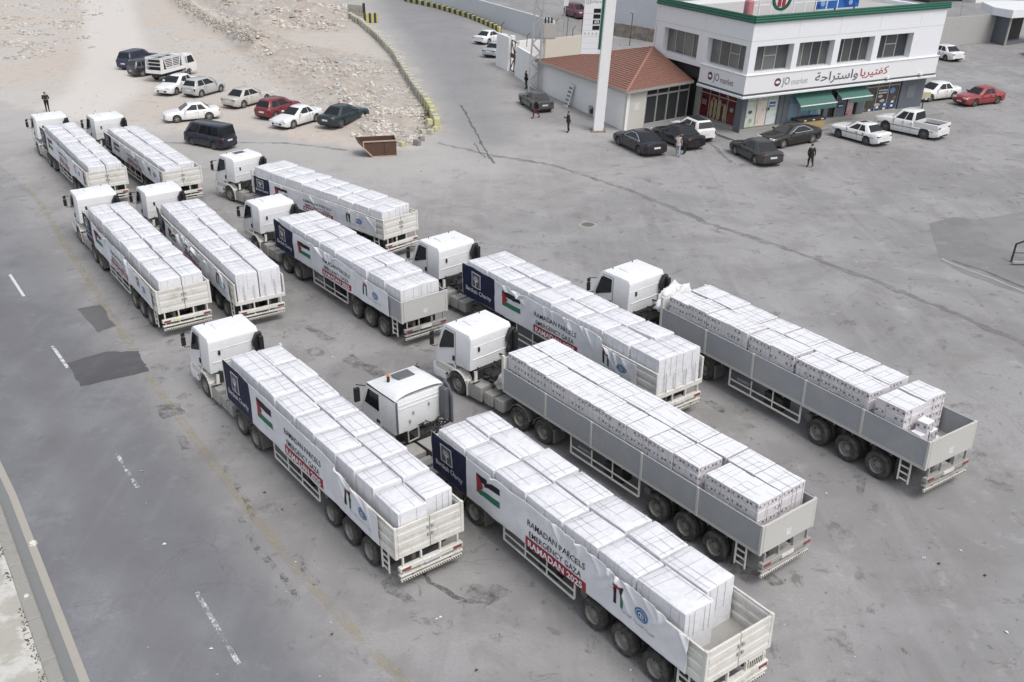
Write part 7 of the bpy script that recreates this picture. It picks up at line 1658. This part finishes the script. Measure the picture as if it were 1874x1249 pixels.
# ------------------------------------------------------------------ people
MSKIN=flat('skin',(.36,.22,.15),.6); MHAIR=flat('dark_hair',(.02,.016,.013),.8)
def person(px,py,face,label,top,legs,pose,shoes=(.03,.03,.03),hair=True):
    p=G(px,py); p.z=height(p.x,p.y)
    root=empty('person',p,face,label,'person')
    st=pose.get('stride',.0); bend=pose.get('bend',0.); 
    sh=Vector((bend*.28,0,1.43-bend*.08)); J={}
    J['pel']=(0,0,.96);J['spi']=(bend*.1,0,1.14);J['che']=(bend*.22,0,1.34-bend*.05);J['nec']=(bend*.33,0,1.50-bend*.09);J['hea']=(bend*.40+.02,0,1.585-bend*.12);J['top']=(bend*.44+.015,0,1.70-bend*.15)
    R={'pel':(.165,.13),'spi':(.16,.13),'che':(.19,.145),'nec':(.058,.058),'hea':(.085,.075),'top':(.072,.068)}
    E=[('pel','spi'),('spi','che'),('che','nec'),('nec','hea'),('hea','top')]
    for s,k in((1,'l'),(-1,'r')):
        stp=st*s
        J['hip'+k]=(0,s*.10,.90);J['kne'+k]=(stp*.30+.05*abs(st)*2,s*.105,.50);J['ank'+k]=(stp*.5-.04,s*.11,.09+(.07 if stp<0 else 0));J['toe'+k]=(stp*.5+.15,s*.125,.045)
        R['hip'+k]=(.12,.115);R['kne'+k]=(.08,.08);R['ank'+k]=(.047,.047);R['toe'+k]=(.045,.035)
        E+=[('pel','hip'+k),('hip'+k,'kne'+k),('kne'+k,'ank'+k),('ank'+k,'toe'+k)]
        a=pose.get('arm'+k,'down'); swing=-stp*.5
        S_=Vector((sh.x,s*.19,sh.z))
        if a=='down': e=S_+Vector((swing*.3-.03,s*.06,-.28)); w_=e+Vector((swing*.4+.05,0,-.25))
        elif a=='phone': e=S_+Vector((.06,s*.07,-.27)); w_=e+Vector((.22,-s*.10,.08))
        elif a=='front': e=S_+Vector((.02,s*.09,-.26)); w_=e+Vector((.20,-s*.16,-.02))
        elif a=='reach': e=S_+Vector((.20,s*.05,-.18)); w_=e+Vector((.24,0,.02))
        else: e=S_+Vector((0,s*.12,-.26)); w_=e+Vector((-.04,-s*.02,-.24))
        J['sho'+k]=tuple(S_);J['elb'+k]=tuple(e);J['wri'+k]=tuple(w_); hd_=(w_-e).normalized()*.09; J['han'+k]=tuple(w_+hd_)
        R['sho'+k]=(.09,.09);R['elb'+k]=(.062,.062);R['wri'+k]=(.036,.036);R['han'+k]=(.042,.028)
        E+=[('che','sho'+k),('sho'+k,'elb'+k),('elb'+k,'wri'+k),('wri'+k,'han'+k)]
    names=list(J); me=bpy.data.meshes.new('body'); me.from_pydata([J[n] for n in names],[(names.index(a),names.index(b)) for a,b in E],[])
    o=bpy.data.objects.new('body',me); COL.link(o); sk=o.modifiers.new('skin','SKIN'); sk.use_smooth_shade=True
    for i,n in enumerate(names): me.skin_vertices[0].data[i].radius=R[n]; me.skin_vertices[0].data[i].use_root=(n=='pel')
    ss=o.modifiers.new('s','SUBSURF'); ss.levels=1; ss.render_levels=1
    bpy.context.view_layer.update(); dg=bpy.context.evaluated_depsgraph_get(); nm=bpy.data.meshes.new_from_object(o.evaluated_get(dg)); bpy.data.objects.remove(o)
    nm.name='body'; nm.materials.clear()
    def fm(n,c): 
        return bpy.data.materials.get(n) or flat(n,c,.8)
    T_=fm('cloth_%d_%d_%d'%tuple(int(v*999) for v in top),top); L_=fm('cloth_%d_%d_%d'%tuple(int(v*999) for v in legs),legs); S2=fm('shoe_%d'%int(shoes[0]*999),shoes)
    for mt in(MSKIN,T_,L_,S2): nm.materials.append(mt)
    kinds={n:(0 if n in('nec','hea','top') or n[:3]=='han' else 3 if n[:3]=='toe' else 2 if n[:3] in('hip','kne','ank') else 1) for n in J}
    segs=[]
    for a,b in E:
        va,vb=Vector(J[a]),Vector(J[b])
        for t in(0,.25,.5,.75,1):
            k_=kinds[a] if t<.5 else kinds[b]
            if (a[:3],b[:3])==('elb','wri'): k_=1
            if (a,b)==('pel','spi'): k_=1 if t>.0 else 1
            if a=='pel' and b[:3]=='hip': k_=2 if t>.4 else 1
            if (a,b)==('che','nec'): k_=1 if t<.9 else 0
            if (a[:3],b[:3])==('wri','han'): k_=1 if t<.2 else 0
            if (a[:3],b[:3])==('kne','ank'): k_=2
            if (a[:3],b[:3])==('ank','toe'): k_=3 if t>.1 else 2
            segs.append((va.lerp(vb,t),k_))
    for pl in nm.polygons:
        c_=pl.center; pl.material_index=min(segs,key=lambda q:(q[0]-c_).length_squared)[1]; pl.use_smooth=True
    b=link('body',nm,root)
    hc=Vector(J['hea']).lerp(Vector(J['top']),.5)
    # face, ears, fingers in one small mesh each
    m=MB(); m.hexa([(hc.x+.07,-.016,hc.z-.045),(hc.x+.115,-.014,hc.z-.045),(hc.x+.115,.014,hc.z-.045),(hc.x+.07,.016,hc.z-.045)],[(hc.x+.07,-.008,hc.z+.01),(hc.x+.085,-.006,hc.z+.01),(hc.x+.085,.006,hc.z+.01),(hc.x+.07,.008,hc.z+.01)])
    for s in(1,-1): m.box(hc.x-.02,hc.x+.02,s*.082-.01,s*.082+.01,hc.z-.035,hc.z+.03)
    link('nose_and_ears',m.mesh('nose_and_ears',MSKIN),root)
    m=MB()
    for s in(1,-1): m.box(hc.x+.075,hc.x+.094,s*.032-.012,s*.032+.012,hc.z+.004,hc.z+.016)
    m.box(hc.x+.07,hc.x+.092,-.024,.024,hc.z-.068,hc.z-.060); link('eyes_and_mouth',m.mesh('eyes_and_mouth',MHAIR),root)
    for k,s in(('l',1),('r',-1)):
        h0=Vector(J['han'+k]);dr=(h0-Vector(J['wri'+k])).normalized(); sd=dr.cross(Vector((0,0,1)) if abs(dr.z)<.8 else Vector((1,0,0))).normalized(); up=sd.cross(dr); m=MB()
        for i,l in enumerate((.062,.072,.068,.052)):
            q=h0+sd*(i-1.5)*.017+dr*.0; m.cyl(q,q+dr*l*.55,.0095,.009,6); m.cyl(q+dr*l*.55,q+dr*l*.95-up*.018,.009,.007,6)
        q=h0-dr*.05-sd*.03; m.cyl(q,q-sd*.025+dr*.035,.011,.009,6); m.cyl(q-sd*.025+dr*.035,q-sd*.02+dr*.065,.009,.008,6)
        link('fingers',m.mesh('fingers',MSKIN),root)
    if hair:
        m=MB(); m.grid(lambda u,v:(hc.x-.012+math.cos(u*2*math.pi)*.088*math.sin(v*1.75)-.012*(v),math.sin(u*2*math.pi)*.084*math.sin(v*1.75),hc.z+.035+.085*math.cos(v*1.75)),16,8)
        link('hair',m.mesh('hair',MHAIR,smooth=True),root)
    m=MB(); a=Vector(J['che'])  # jacket hem
    m.lathe([(.20,0),(.19,.14),(.175,.2)],(bend*.02,0,.86),14,axis='z'); m.v=[(x,y*1.08,z) for x,y,z in m.v]; link('jacket_hem',m.mesh('jacket_hem',T_,smooth=True),root)
    return root
BK=(.012,.012,.014); DN=(.022,.024,.035)
person(88,205,R_(-60),'person in black jacket standing alone beyond the back row of trucks',BK,BK,dict(arml='front',armr='front'))
person(963,163,R_(200),'person in black standing against the lattice pole by the white wall',BK,(.04,.04,.045),dict(arml='front',armr='down'))
person(981,217,R_(190),'person in black top and maroon trousers walking beside the olive sedan',BK,(.16,.03,.04),dict(stride=.62,arml='down',armr='front'))
person(1040,243,R_(195),'person in dark jacket looking down at a phone on open ground',(.02,.022,.018),BK,dict(arml='phone',armr='phone',stride=.15))
person(1240,287,R_(75),'person in light blue jeans and red and white top beside the black sedan',(.42,.36,.38),(.30,.37,.45),dict(stride=.5,arml='reach',armr='down'),(.05,.06,.06))
person(1252,283,R_(150),'person in black leaning at the rear of the black sedan',BK,BK,dict(bend=.8,arml='reach',armr='reach'))
person(1482,307,R_(110),'person in black coat walking alone in front of the market',(.014,.013,.013),(.012,.012,.014),dict(stride=.28,arml='out',armr='out'))
m=MB(); m.box(-.045,.045,-.005,.005,-.07,.07); p=G(1040,243); o=link('phone',m.mesh('phone',MBK),None,p+Vector((-.34,-.1,1.28))); tag(o,'phone held by the person in the dark jacket','phone')
